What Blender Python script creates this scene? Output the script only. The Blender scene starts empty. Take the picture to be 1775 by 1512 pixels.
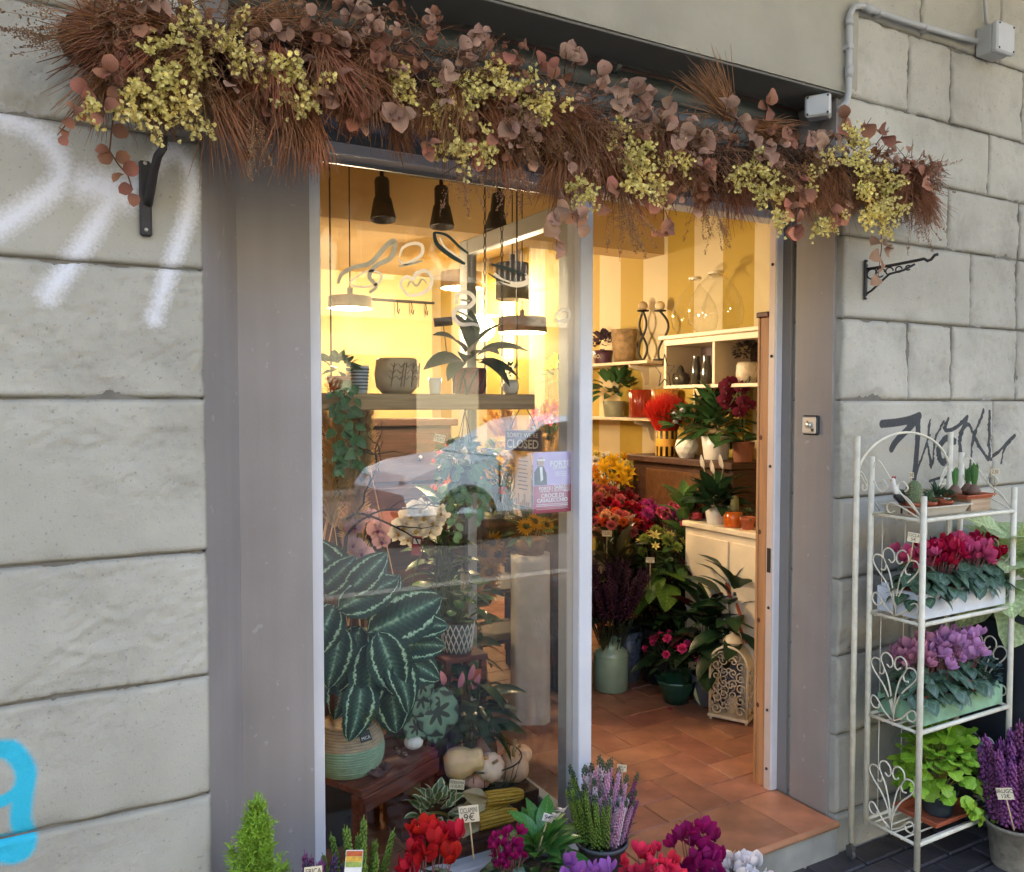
import bpy, math, random
from mathutils import Vector, Matrix, Euler, noise
R = math.radians
scn = bpy.context.scene
col = scn.collection
random.seed(7)

# ------------------------------------------------------------------ camera
F_PX, YAW, PITCH = 1450.0, R(29.34), R(-2.25)
CAM = Vector((0.0, -1.92, 1.55))
cd = bpy.data.cameras.new('camera'); cam = bpy.data.objects.new('camera', cd); col.objects.link(cam)
cam.location = CAM; cam.rotation_euler = (math.pi/2 + PITCH, 0, -YAW)
cd.sensor_width = 36; cd.lens = F_PX/1775*36; cd.clip_start = .05; cd.clip_end = 500
scn.camera = cam

# ------------------------------------------------------------------ sky, sun, exposure
SUN_EL, SUN_AZ = R(62), R(28)
w = bpy.data.worlds.new('World'); scn.world = w; w.use_nodes = True
nt = w.node_tree; bg = nt.nodes['Background']
sky = nt.nodes.new('ShaderNodeTexSky'); sky.sky_type = 'NISHITA'; sky.sun_disc = False
sky.sun_elevation = SUN_EL; sky.sun_rotation = SUN_AZ; sky.air_density = 1.0; sky.dust_density = 4.0; sky.ozone_density = 1.0
nt.links.new(sky.outputs[0], bg.inputs[0]); bg.inputs[1].default_value = .15
sl = bpy.data.lights.new('sun', 'SUN'); so = bpy.data.objects.new('sun', sl); col.objects.link(so)
sl.energy = 3.0; sl.angle = R(12); sl.color = (1, .95, .88)
so.rotation_euler = (math.pi/2 - SUN_EL, 0, math.pi - SUN_AZ)
so.location = (0, -4, 8)
vs = scn.view_settings; vs.view_transform = 'Standard'; vs.look = 'None'; vs.gamma = 1; vs.exposure = 3.1
vs.use_curve_mapping = False
scn.render.engine = 'CYCLES'
scn.cycles.max_bounces = 8; scn.cycles.transparent_max_bounces = 16
scn.cycles.sample_clamp_indirect = 6; scn.cycles.caustics_reflective = False; scn.cycles.caustics_refractive = False

# ------------------------------------------------------------------ pixels of the photograph to points in the place
def ray(x, y):
    d = Vector(((x-887.5)/F_PX, 1.0, -(y-756)/F_PX))
    c, s = math.cos(PITCH), math.sin(PITCH)
    d = Vector((d.x, c*d.y - s*d.z, s*d.y + c*d.z))
    c, s = math.cos(YAW), math.sin(YAW)
    return Vector((c*d.x + s*d.y, -s*d.x + c*d.y, d.z))
def at(x, y, Y=None, Z=None, X=None):
    r = ray(x, y)
    k = (Y-CAM.y)/r.y if Y is not None else (Z-CAM.z)/r.z if Z is not None else (X-CAM.x)/r.x
    return CAM + r*k
FWD = Vector((math.sin(YAW)*math.cos(PITCH), math.cos(YAW)*math.cos(PITCH), math.sin(PITCH)))
def mpp(p): return (Vector(p)-CAM).dot(FWD)/F_PX      # metres per photograph pixel at a point

# ------------------------------------------------------------------ mesh collecting
def V(*a): return Vector(a)
class MB:
    def __init__(s): s.v = []; s.f = []; s.uv = []; s.sm = []
    def add(s, vs, fs, uv=None, smooth=True):
        o = len(s.v); s.v += [tuple(p) for p in vs]
        s.uv += list(uv) if uv else [(0, 0)]*len(vs)
        s.f += [tuple(i+o for i in f) for f in fs]; s.sm += [smooth]*len(fs)
        return s
    def merge(s, o, M=None):
        s.add([M @ Vector(p) for p in o.v] if M else o.v, o.f, o.uv); s.sm[-len(o.f):] = o.sm
        return s
    def box(s, lo, hi, b=0.0, M=None):
        (x0, y0, z0), (x1, y1, z1) = lo, hi
        if b <= 0:
            vs = [V(x, y, z) for z in (z0, z1) for y in (y0, y1) for x in (x0, x1)]
            fs = [(0, 2, 3, 1), (4, 5, 7, 6), (0, 1, 5, 4), (2, 6, 7, 3), (0, 4, 6, 2), (1, 3, 7, 5)]
        else:
            vs = []; idx = {}
            lo = (x0, y0, z0); hi = (x1, y1, z1)
            for cx in (0, 1):
                for cy in (0, 1):
                    for cz in (0, 1):
                        c = (cx, cy, cz)
                        for ax in range(3):
                            p = [(hi[i]-b if c[i] else lo[i]+b) for i in range(3)]
                            p[ax] = hi[ax] if c[ax] else lo[ax]
                            idx[(c, ax)] = len(vs); vs.append(V(*p))
            fs = []
            for ax in range(3):
                o1, o2 = [i for i in range(3) if i != ax]
                for sd in (0, 1):
                    q = []
                    for a, bb in ((0, 0), (1, 0), (1, 1), (0, 1)):
                        c = [0, 0, 0]; c[ax] = sd; c[o1] = a; c[o2] = bb; q.append(idx[(tuple(c), ax)])
                    flip = (sd == 1) == (ax != 1)
                    fs.append(tuple(q if flip else q[::-1]))
                for sa in (0, 1):
                    for sb in (0, 1):
                        q = []
                        for e in (0, 1):
                            c = [0, 0, 0]; c[ax] = e; c[o1] = sa; c[o2] = sb
                            q.append((idx[(tuple(c), o1)], idx[(tuple(c), o2)]))
                        fs.append((q[0][0], q[0][1], q[1][1], q[1][0]))
            for cx in (0, 1):
                for cy in (0, 1):
                    for cz in (0, 1): fs.append(tuple(idx[((cx, cy, cz), a)] for a in range(3)))
        if M: vs = [M @ p for p in vs]
        return s.add(vs, fs, smooth=False)
    def tube(s, pts, r, n=6, cap=True, closed=False):
        pts = [Vector(p) for p in pts]; m = len(pts)
        rs = r if isinstance(r, (list, tuple)) else [r]*m
        vs = []; prev = None
        for i, p in enumerate(pts):
            if closed: t = pts[(i+1) % m]-pts[i-1]
            else: t = pts[min(i+1, m-1)]-pts[max(i-1, 0)]
            t = t.normalized() if t.length > 1e-9 else V(0, 0, 1)
            if prev is None:
                a = V(0, 0, 1) if abs(t.z) < .9 else V(1, 0, 0)
                u = t.cross(a).normalized()
            else:
                u = (prev - t*prev.dot(t)); u = u.normalized() if u.length > 1e-6 else t.orthogonal().normalized()
            prev = u; w_ = t.cross(u)
            for k in range(n):
                a = 2*math.pi*k/n; vs.append(p + (u*math.cos(a)+w_*math.sin(a))*rs[i])
        fs = []
        for i in range(m if closed else m-1):
            j = (i+1) % m
            for k in range(n): fs.append((i*n+k, i*n+(k+1) % n, j*n+(k+1) % n, j*n+k))
        if cap and not closed:
            fs.append(tuple(range(n))[::-1]); fs.append(tuple((m-1)*n+k for k in range(n)))
        return s.add(vs, fs)
    def lathe(s, prof, n=24, c=(0, 0, 0), jit=None):
        vs = []; fs = []; c = Vector(c)
        for i, (r, z) in enumerate(prof):
            for k in range(n):
                a = 2*math.pi*k/n; q = r*(jit(a, z) if jit else 1)
                vs.append(c + V(q*math.cos(a), q*math.sin(a), z))
        for i in range(len(prof)-1):
            for k in range(n): fs.append((i*n+k, i*n+(k+1) % n, (i+1)*n+(k+1) % n, (i+1)*n+k))
        return s.add(vs, fs)
    def ball(s, c, r, nu=10, nv=6, sc=(1, 1, 1), M=None):
        vs = []; c = Vector(c)
        for j in range(nv+1):
            th = math.pi*j/nv
            for k in range(nu):
                a = 2*math.pi*k/nu
                p = V(math.sin(th)*math.cos(a)*sc[0], math.sin(th)*math.sin(a)*sc[1], math.cos(th)*sc[2])*r
                vs.append((M @ p if M else p)+c)
        fs = [(j*nu+k, (j+1)*nu+k, (j+1)*nu+(k+1) % nu, j*nu+(k+1) % nu) for j in range(nv) for k in range(nu)]
        return s.add(vs, fs)
    def octa(s, c, r, h):
        c = Vector(c)
        vs = [c+V(r, 0, 0), c+V(0, r, 0), c+V(-r, 0, 0), c+V(0, -r, 0), c+V(0, 0, h), c+V(0, 0, -h)]
        return s.add(vs, [(0, 1, 4), (1, 2, 4), (2, 3, 4), (3, 0, 4), (1, 0, 5), (2, 1, 5), (3, 2, 5), (0, 3, 5)])
    def leaf(s, M, L, W, bend=.6, fold=.2, n=4, prof=None, wave=0, cols=3):
        prof = prof or (lambda t: math.sin(math.pi*min(1, t**.75))**.8)
        vs = []; uv = []; y = z = 0.0
        for i in range(n+1):
            t = i/n; a = bend*(t-.15)
            if i: y += L/n*math.cos(a); z -= L/n*math.sin(a)
            hw = W/2*max(.04, prof(t))
            for c_ in range(cols):
                v_ = -1+2*c_/(cols-1)
                vs.append(M @ V(v_*hw, y + fold*0, z + fold*abs(v_)*hw + wave*hw*math.sin(t*9+v_*2)*abs(v_)))
                uv.append((t, v_*.5+.5))
        fs = [(i*cols+c_, i*cols+c_+1, (i+1)*cols+c_+1, (i+1)*cols+c_) for i in range(n) for c_ in range(cols-1)]
        return s.add(vs, fs, uv)
    def data(s, name, mat=None, smooth=None):
        me = bpy.data.meshes.new(name); me.from_pydata(s.v, [], s.f); me.update()
        sm = s.sm if smooth is None else [smooth]*len(s.f)
        me.polygons.foreach_set('use_smooth', sm)
        if any(u != (0, 0) for u in s.uv):
            ul = me.uv_layers.new(name='UVMap'); vi = [0]*len(me.loops); me.loops.foreach_get('vertex_index', vi)
            ul.data.foreach_set('uv', [c for i in vi for c in s.uv[i]])
        if mat: me.materials.append(mat)
        return me
    def build(s, name, mat, parent=None, loc=(0, 0, 0), rot=(0, 0, 0), sc=1, smooth=None):
        return ob(name, s.data(name, mat, smooth), parent, loc, rot, sc)

def ob(name, data, parent=None, loc=(0, 0, 0), rot=(0, 0, 0), sc=1):
    o = bpy.data.objects.new(name, data); col.objects.link(o)
    o.location = loc; o.rotation_euler = rot; o.scale = (sc, sc, sc) if isinstance(sc, (int, float)) else sc
    if parent: o.parent = parent
    return o
def obm(name, data, parent, M):
    o = bpy.data.objects.new(name, data); col.objects.link(o)
    o.matrix_local = M
    if parent: o.parent = parent
    return o
def tag(o, label=None, cat=None, group=None, kind=None):
    if label: o['label'] = label
    if cat: o['category'] = cat
    if group: o['group'] = group
    if kind: o['kind'] = kind
    return o
def thing(name, label, cat, loc=(0, 0, 0), rz=0, group=None, rot=None, sc=1):
    o = ob(name, None, None, loc, rot or (0, 0, rz), sc); o.empty_display_size = .05
    return tag(o, label, cat, group)
def stuff(o): o['kind'] = 'stuff'; return o
def struct(o): o['kind'] = 'structure'; return o
def frame(p, d, up=(0, 0, 1), roll=0, sc=1):
    """matrix at p whose +Y points along d and +Z roughly up"""
    y = Vector(d).normalized(); u = Vector(up)
    x = y.cross(u)
    x = x.normalized() if x.length > 1e-5 else y.orthogonal().normalized()
    z = x.cross(y)
    M = Matrix((x, y, z)).transposed().to_4x4()
    if roll: M = M @ Matrix.Rotation(roll, 4, 'Y')
    if sc != 1: M = M @ Matrix.Scale(sc, 4)
    M.translation = Vector(p)
    return M
def rnd(a, b): return random.uniform(a, b)
def rvec(): 
    while True:
        v = V(rnd(-1, 1), rnd(-1, 1), rnd(-1, 1))
        if .01 < v.length < 1: return v.normalized()

# ------------------------------------------------------------------ materials
MC = {}
def lin(h):
    h = h.lstrip('#'); c = [int(h[i:i+2], 16)/255 for i in (0, 2, 4)]
    return tuple(x/12.92 if x <= .04045 else ((x+.055)/1.055)**2.4 for x in c)
def mat(name, rgb, rough=.55, var=.18, scale=14, bump=0.0, bscale=None, metal=0, spec=.5, transl=0, rand=0, coat=0, uvp=None):
    if name in MC: return MC[name]
    if isinstance(rgb, str): rgb = lin(rgb)
    m = bpy.data.materials.new(name); m.use_nodes = True; t = m.node_tree; N = t.nodes; Lk = t.links
    b = N['Principled BSDF']; b.inputs['Roughness'].default_value = rough; b.inputs['Metallic'].default_value = metal
    b.inputs['Specular IOR Level'].default_value = spec
    if coat: b.inputs['Coat Weight'].default_value = coat; b.inputs['Coat Roughness'].default_value = .1
    tc = N.new('ShaderNodeTexCoord')
    nz = N.new('ShaderNodeTexNoise'); nz.inputs['Scale'].default_value = scale; nz.inputs['Detail'].default_value = 5
    Lk.new(tc.outputs['Object'], nz.inputs['Vector'])
    mr = N.new('ShaderNodeMapRange'); mr.inputs[1].default_value = .3; mr.inputs[2].default_value = .7
    mr.inputs[3].default_value = 1-var; mr.inputs[4].default_value = 1+var; Lk.new(nz.outputs[0], mr.inputs[0])
    vm = N.new('ShaderNodeVectorMath'); vm.operation = 'SCALE'; vm.inputs[0].default_value = rgb; Lk.new(mr.outputs[0], vm.inputs['Scale'])
    out = vm.outputs[0]
    if rand:
        oi = N.new('ShaderNodeObjectInfo'); hs = N.new('ShaderNodeHueSaturation')
        a = N.new('ShaderNodeMapRange'); a.inputs[3].default_value = .5-rand*.018; a.inputs[4].default_value = .5+rand*.018
        Lk.new(oi.outputs['Random'], a.inputs[0]); Lk.new(a.outputs[0], hs.inputs['Hue'])
        wn = N.new('ShaderNodeTexWhiteNoise'); wn.noise_dimensions = '1D'; Lk.new(oi.outputs['Random'], wn.inputs['W'])
        a2 = N.new('ShaderNodeMapRange'); a2.inputs[3].default_value = 1-rand*.45; a2.inputs[4].default_value = 1+rand*.35
        Lk.new(wn.outputs[0], a2.inputs[0]); Lk.new(a2.outputs[0], hs.inputs['Value'])
        Lk.new(out, hs.inputs['Color']); out = hs.outputs[0]
    if uvp:      # leaf or petal pattern along the blade: midrib, side veins, paler tip
        uv = N.new('ShaderNodeUVMap'); sx = N.new('ShaderNodeSeparateXYZ'); Lk.new(uv.outputs[0], sx.inputs[0])
        pp = N.new('ShaderNodeMath'); pp.operation = 'PINGPONG'; pp.inputs[1].default_value = .5; Lk.new(sx.outputs[1], pp.inputs[0])
        def mrange(src, a, b_, c, d):
            q = N.new('ShaderNodeMapRange'); q.inputs[1].default_value = a; q.inputs[2].default_value = b_; q.inputs[3].default_value = c; q.inputs[4].default_value = d; Lk.new(src, q.inputs[0]); return q.outputs[0]
        def mm(op, a, b_):
            q = N.new('ShaderNodeMath'); q.operation = op
            for i_, s_ in ((0, a), (1, b_)):
                if isinstance(s_, (int, float)): q.inputs[i_].default_value = s_
                else: Lk.new(s_, q.inputs[i_])
            return q.outputs[0]
        if uvp == 'leaf':
            rib = mrange(pp.outputs[0], .44, .49, 1.0, 1.45)
            wv = mm('SINE', mm('MULTIPLY', mm('ADD', sx.outputs[0], mm('MULTIPLY', pp.outputs[0], .5)), 55), 0)
            fac = mm('MULTIPLY', rib, mrange(wv, -1, 1, .86, 1.1)); fac = mm('MULTIPLY', fac, mrange(sx.outputs[0], 0, 1, 1.12, .92))
        elif uvp == 'marble':
            ring = mm('ABSOLUTE', mm('SUBTRACT', mm('ADD', mm('MULTIPLY', mm('SUBTRACT', .5, pp.outputs[0]), 1.2), mm('ABSOLUTE', mm('SUBTRACT', sx.outputs[0], .4), 0)), .36), 0)
            fac = mrange(mm('ADD', ring, mm('MULTIPLY', nz.outputs[0], .14)), .06, .17, 1.9, .85); fac = mm('MULTIPLY', fac, mrange(pp.outputs[0], .45, .49, 1, 1.35))
        else:
            wv = mm('SINE', mm('MULTIPLY', sx.outputs[1], 48), 0)
            fac = mm('MULTIPLY', mrange(sx.outputs[0], 0, .9, .62, 1.12), mrange(wv, -1, 1, .92, 1.06))
        v2 = N.new('ShaderNodeVectorMath'); v2.operation = 'SCALE'; Lk.new(out, v2.inputs[0]); Lk.new(fac, v2.inputs['Scale']); out = v2.outputs[0]
    Lk.new(out, b.inputs['Base Color'])
    if bump:
        n2 = N.new('ShaderNodeTexNoise'); n2.inputs['Scale'].default_value = bscale or scale*4; n2.inputs['Detail'].default_value = 6
        Lk.new(tc.outputs['Object'], n2.inputs['Vector'])
        bp = N.new('ShaderNodeBump'); bp.inputs['Strength'].default_value = min(1, bump); bp.inputs['Distance'].default_value = .004
        Lk.new(n2.outputs[0], bp.inputs['Height']); Lk.new(bp.outputs[0], b.inputs['Normal'])
    if transl:
        tr = N.new('ShaderNodeBsdfTranslucent'); Lk.new(out, tr.inputs[0])
        mx = N.new('ShaderNodeMixShader'); mx.inputs[0].default_value = transl
        Lk.new(b.outputs[0], mx.inputs[1]); Lk.new(tr.outputs[0], mx.inputs[2])
        Lk.new(mx.outputs[0], N['Material Output'].inputs[0])
    MC[name] = m; return m
def leafm(name, rgb, rough=.4, rand=.6, var=.25, scale=30, spec=.4): return mat(name, rgb, rough, var, scale, transl=.22, rand=rand, spec=spec, uvp='leaf')
def petal(name, rgb, rand=.35, var=.15, rough=.6): return mat(name, rgb, rough, var, 40, transl=.42, rand=rand, spec=.2, uvp='petal')
def glassm(name, tint=(1, 1, 1), refl=1.0, ior=1.5, rough=0.0):
    if name in MC: return MC[name]
    m = bpy.data.materials.new(name); m.use_nodes = True; t = m.node_tree; N = t.nodes; Lk = t.links
    N.remove(N['Principled BSDF'])
    tr = N.new('ShaderNodeBsdfTransparent'); tr.inputs[0].default_value = (*tint, 1)
    gl = N.new('ShaderNodeBsdfGlossy'); gl.inputs['Roughness'].default_value = rough
    fr = N.new('ShaderNodeFresnel'); fr.inputs[0].default_value = ior
    ge = N.new('ShaderNodeNewGeometry'); mi = N.new('ShaderNodeMapRange'); mi.inputs[3].default_value = ior; mi.inputs[4].default_value = 1/ior
    Lk.new(ge.outputs['Backfacing'], mi.inputs[0]); Lk.new(mi.outputs[0], fr.inputs[0])
    mu = N.new('ShaderNodeMath'); mu.operation = 'MULTIPLY'; mu.inputs[1].default_value = refl; mu.use_clamp = True
    mx = N.new('ShaderNodeMixShader')
    Lk.new(fr.outputs[0], mu.inputs[0]); Lk.new(mu.outputs[0], mx.inputs[0]); Lk.new(tr.outputs[0], mx.inputs[1]); Lk.new(gl.outputs[0], mx.inputs[2])
    Lk.new(mx.outputs[0], N['Material Output'].inputs[0])
    MC[name] = m; return m
def emitm(name, rgb, s):
    if name in MC: return MC[name]
    m = bpy.data.materials.new(name); m.use_nodes = True; b = m.node_tree.nodes['Principled BSDF']
    b.inputs['Base Color'].default_value = (*rgb, 1); b.inputs['Emission Color'].default_value = (*rgb, 1); b.inputs['Emission Strength'].default_value = s
    MC[name] = m; return m
def woodm(name, rgb, rgb2, sc=(2, 30, 30), rough=.6, bump=.3):
    if name in MC: return MC[name]
    m = mat(name, rgb, rough, .1, 10); t = m.node_tree; N = t.nodes; Lk = t.links; b = N['Principled BSDF']
    tc = [n for n in N if n.type == 'TEX_COORD'][0]
    mp = N.new('ShaderNodeMapping'); mp.inputs['Scale'].default_value = sc; Lk.new(tc.outputs['Object'], mp.inputs[0])
    nz = N.new('ShaderNodeTexNoise'); nz.inputs['Scale'].default_value = 1.5; nz.inputs['Detail'].default_value = 8; nz.inputs['Distortion'].default_value = .6
    Lk.new(mp.outputs[0], nz.inputs['Vector'])
    mr = N.new('ShaderNodeMapRange'); mr.inputs[1].default_value = .35; mr.inputs[2].default_value = .65; Lk.new(nz.outputs[0], mr.inputs[0])
    mx = N.new('ShaderNodeMix'); mx.data_type = 'RGBA'; Lk.new(mr.outputs[0], mx.inputs[0])
    mx.inputs[6].default_value = (*(lin(rgb) if isinstance(rgb, str) else rgb), 1); mx.inputs[7].default_value = (*(lin(rgb2) if isinstance(rgb2, str) else rgb2), 1)
    Lk.new(mx.outputs[2], b.inputs['Base Color'])
    bp = N.new('ShaderNodeBump'); bp.inputs['Strength'].default_value = bump; bp.inputs['Distance'].default_value = .002
    Lk.new(nz.outputs[0], bp.inputs['Height']); Lk.new(bp.outputs[0], b.inputs['Normal'])
    return m

# lettering meshes are made first, while the scene is small
TX = {}
def text_mesh(s, bold=0.0):
    k = (s, bold)
    if k in TX: return TX[k]
    c = bpy.data.curves.new('lettering', 'FONT'); c.body = s; c.align_x = 'CENTER'; c.align_y = 'CENTER'; c.size = 1; c.extrude = .006; c.offset = bold
    c.resolution_u = 3
    o = bpy.data.objects.new('lettering', c); col.objects.link(o)
    dg = bpy.context.evaluated_depsgraph_get(); dg.update()
    me = bpy.data.meshes.new_from_object(o.evaluated_get(dg)); me.name = 'lettering'
    bpy.data.objects.remove(o); bpy.data.curves.remove(c)
    TX[k] = me; return me
def lettering(s, m, parent, loc, rot, size, bold=0.0, sx=1.0):
    me = text_mesh(s, bold).copy(); me.materials.clear(); me.materials.append(m)
    return ob('lettering', me, parent, loc, rot, (size*sx, size, size))
for s_ in ('SORRY WE\'RE', 'CLOSED', 'SORRY WE\'RE|', 'FORTE', 'DEI MARMI', 'SABATO', '18 OTTOBRE', 'CROCE DI', 'CASALECCHIO', 'CICLAMINI', '9€', 'PEPEROMIA', '10 EURO', 'MiCA', 'ERICA', 'CICLA', '5€', '2,50', 'NO.', 'BRUGO', '12€', 'CALATEA', '7 EURO', 'FELCE', 'MUM'):
    text_mesh(s_)
# ================================================================== the setting
ST = .123      # shop floor height above the pavement
gm = mat('pavement', '#4d4b49', .8, .25, 3, bump=.4, bscale=60)
struct(MB().box((-60, -3.9, -.3), (60, .2, -.012)).build('ground', gm))
asp = mat('asphalt', (.055, .055, .058), .9, .2, 8, bump=.5, bscale=150)
struct(MB().box((-60, -40, -.4), (60, -3.9, -.12)).build('road', asp))
kb = mat('kerb_stone', '#8d8a84', .8, .2, 6, bump=.3)
struct(MB().box((-60, -4.05, -.2), (60, -3.9, .003)).build('kerb', kb))
struct(MB().box((-60, -14.0, -.2), (60, -11.2, .0)).build('far_pavement', gm))

# dark pavers in front of the step
pav = thing('pavement_paving', 'dark grey rectangular pavers laid in front of the shop step', 'paving'); del pav['category']; del pav['label']; struct(pav)
pm_ = mat('paver', '#3d3a3c', .5, .3, 12, bump=.5, bscale=50, rand=.5)
pd = MB().box((0, 0, -.03), (.194, .094, 0), .006).data('paver', pm_)
j = 0
for iy in range(12):
    for ix in range(14):
        x = 1.0+ix*.2+(.1 if iy % 2 else 0); y = -.1-iy*.1
        if x > 3.2: continue
        ob('paver', pd, pav, (x, y, rnd(-.001, .001)))

# ---- stone facing blocks
STROKES = {'white': [], 'black': [], 'cyan': []}
def stroke(kind, wpx, pts):
    q = [at(x, y, Y=0) for x, y in pts]; wm = wpx*mpp(q[len(q)//2])/2
    # smooth the polyline
    sm = []
    for i in range(len(q)-1):
        a, b = q[i], q[i+1]; p0 = q[max(0, i-1)]; p3 = q[min(len(q)-1, i+2)]
        for k in range(5):
            t = k/5; sm.append(.5*((2*a)+(b-p0)*t+(2*p0-5*a+4*b-p3)*t*t+(3*a-p0-3*b+p3)*t**3))
    sm.append(q[-1])
    STROKES[kind].append(([(p.x, p.z) for p in sm], wm))
stroke('white', 40, [(-60, 425), (0, 392), (60, 352), (100, 318), (104, 280), (70, 232), (0, 205), (-60, 195)])
stroke('white', 36, [(152, 312), (196, 326), (178, 372), (140, 430), (84, 512)])
stroke('white', 30, [(212, 344), (256, 300), (300, 262), (332, 300), (328, 362), (300, 450), (268, 552)])
stroke('white', 60, [(150, 318), (215, 338)])
stroke('cyan', 34, [(-30, 1306), (16, 1300), (44, 1335), (40, 1376), (36, 1420), (46, 1460), (28, 1482), (-20, 1474)])
stroke('cyan', 22, [(-20, 1398), (14, 1384), (40, 1364)])
stroke('cyan', 26, [(-40, 1452), (10, 1462), (40, 1452)])
def z8(l): return [(1300+x/3.149, 380+y/3.149) for x, y in l]
for wp, l in ((14, [(718, 1118), (800, 1110), (870, 1096), (925, 1074)]), (13, [(925, 1074), (870, 1140), (800, 1210), (772, 1255)]),
              (13, [(918, 1078), (912, 1200), (905, 1320), (896, 1420)]), (6, [(985, 1100), (972, 1180), (985, 1355), (1015, 1210), (1060, 1105)]),
              (5, [(905, 1400), (940, 1290), (985, 1180)]), (12, [(1120, 1215), (1075, 1195), (1030, 1260), (1050, 1330), (1085, 1290)]),
              (7, [(1085, 1090), (1068, 1150), (1120, 1140), (1185, 1078)]), (10, [(1180, 1090), (1150, 1190), (1150, 1320)]),
              (7, [(1275, 1042), (1240, 1160), (1212, 1290), (1195, 1390)]), (7, [(1150, 1165), (1190, 1120), (1225, 1165), (1270, 1260), (1302, 1310), (1310, 1180), (1308, 1050)]),
              (6, [(1315, 1312), (1390, 1232), (1440, 1180), (1425, 1205), (1390, 1250), (1372, 1330)]), (5, [(980, 1430), (1060, 1408), (1160, 1412), (1230, 1432)])):
    stroke('black', wp*1.05, z8(l))
def sdist(kind, x, z):
    best = 9.0
    for pts, wm in STROKES[kind]:
        bb = 3*wm
        for i in range(len(pts)-1):
            ax, az = pts[i]; bx, bz = pts[i+1]
            if x < min(ax, bx)-bb or x > max(ax, bx)+bb or z < min(az, bz)-bb or z > max(az, bz)+bb: continue
            dx, dz = bx-ax, bz-az; l2 = dx*dx+dz*dz or 1e-9
            t = max(0, min(1, ((x-ax)*dx+(z-az)*dz)/l2))
            d = math.hypot(x-ax-dx*t, z-az-dz*t)/wm
            if d < best: best = d
    return best

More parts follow.
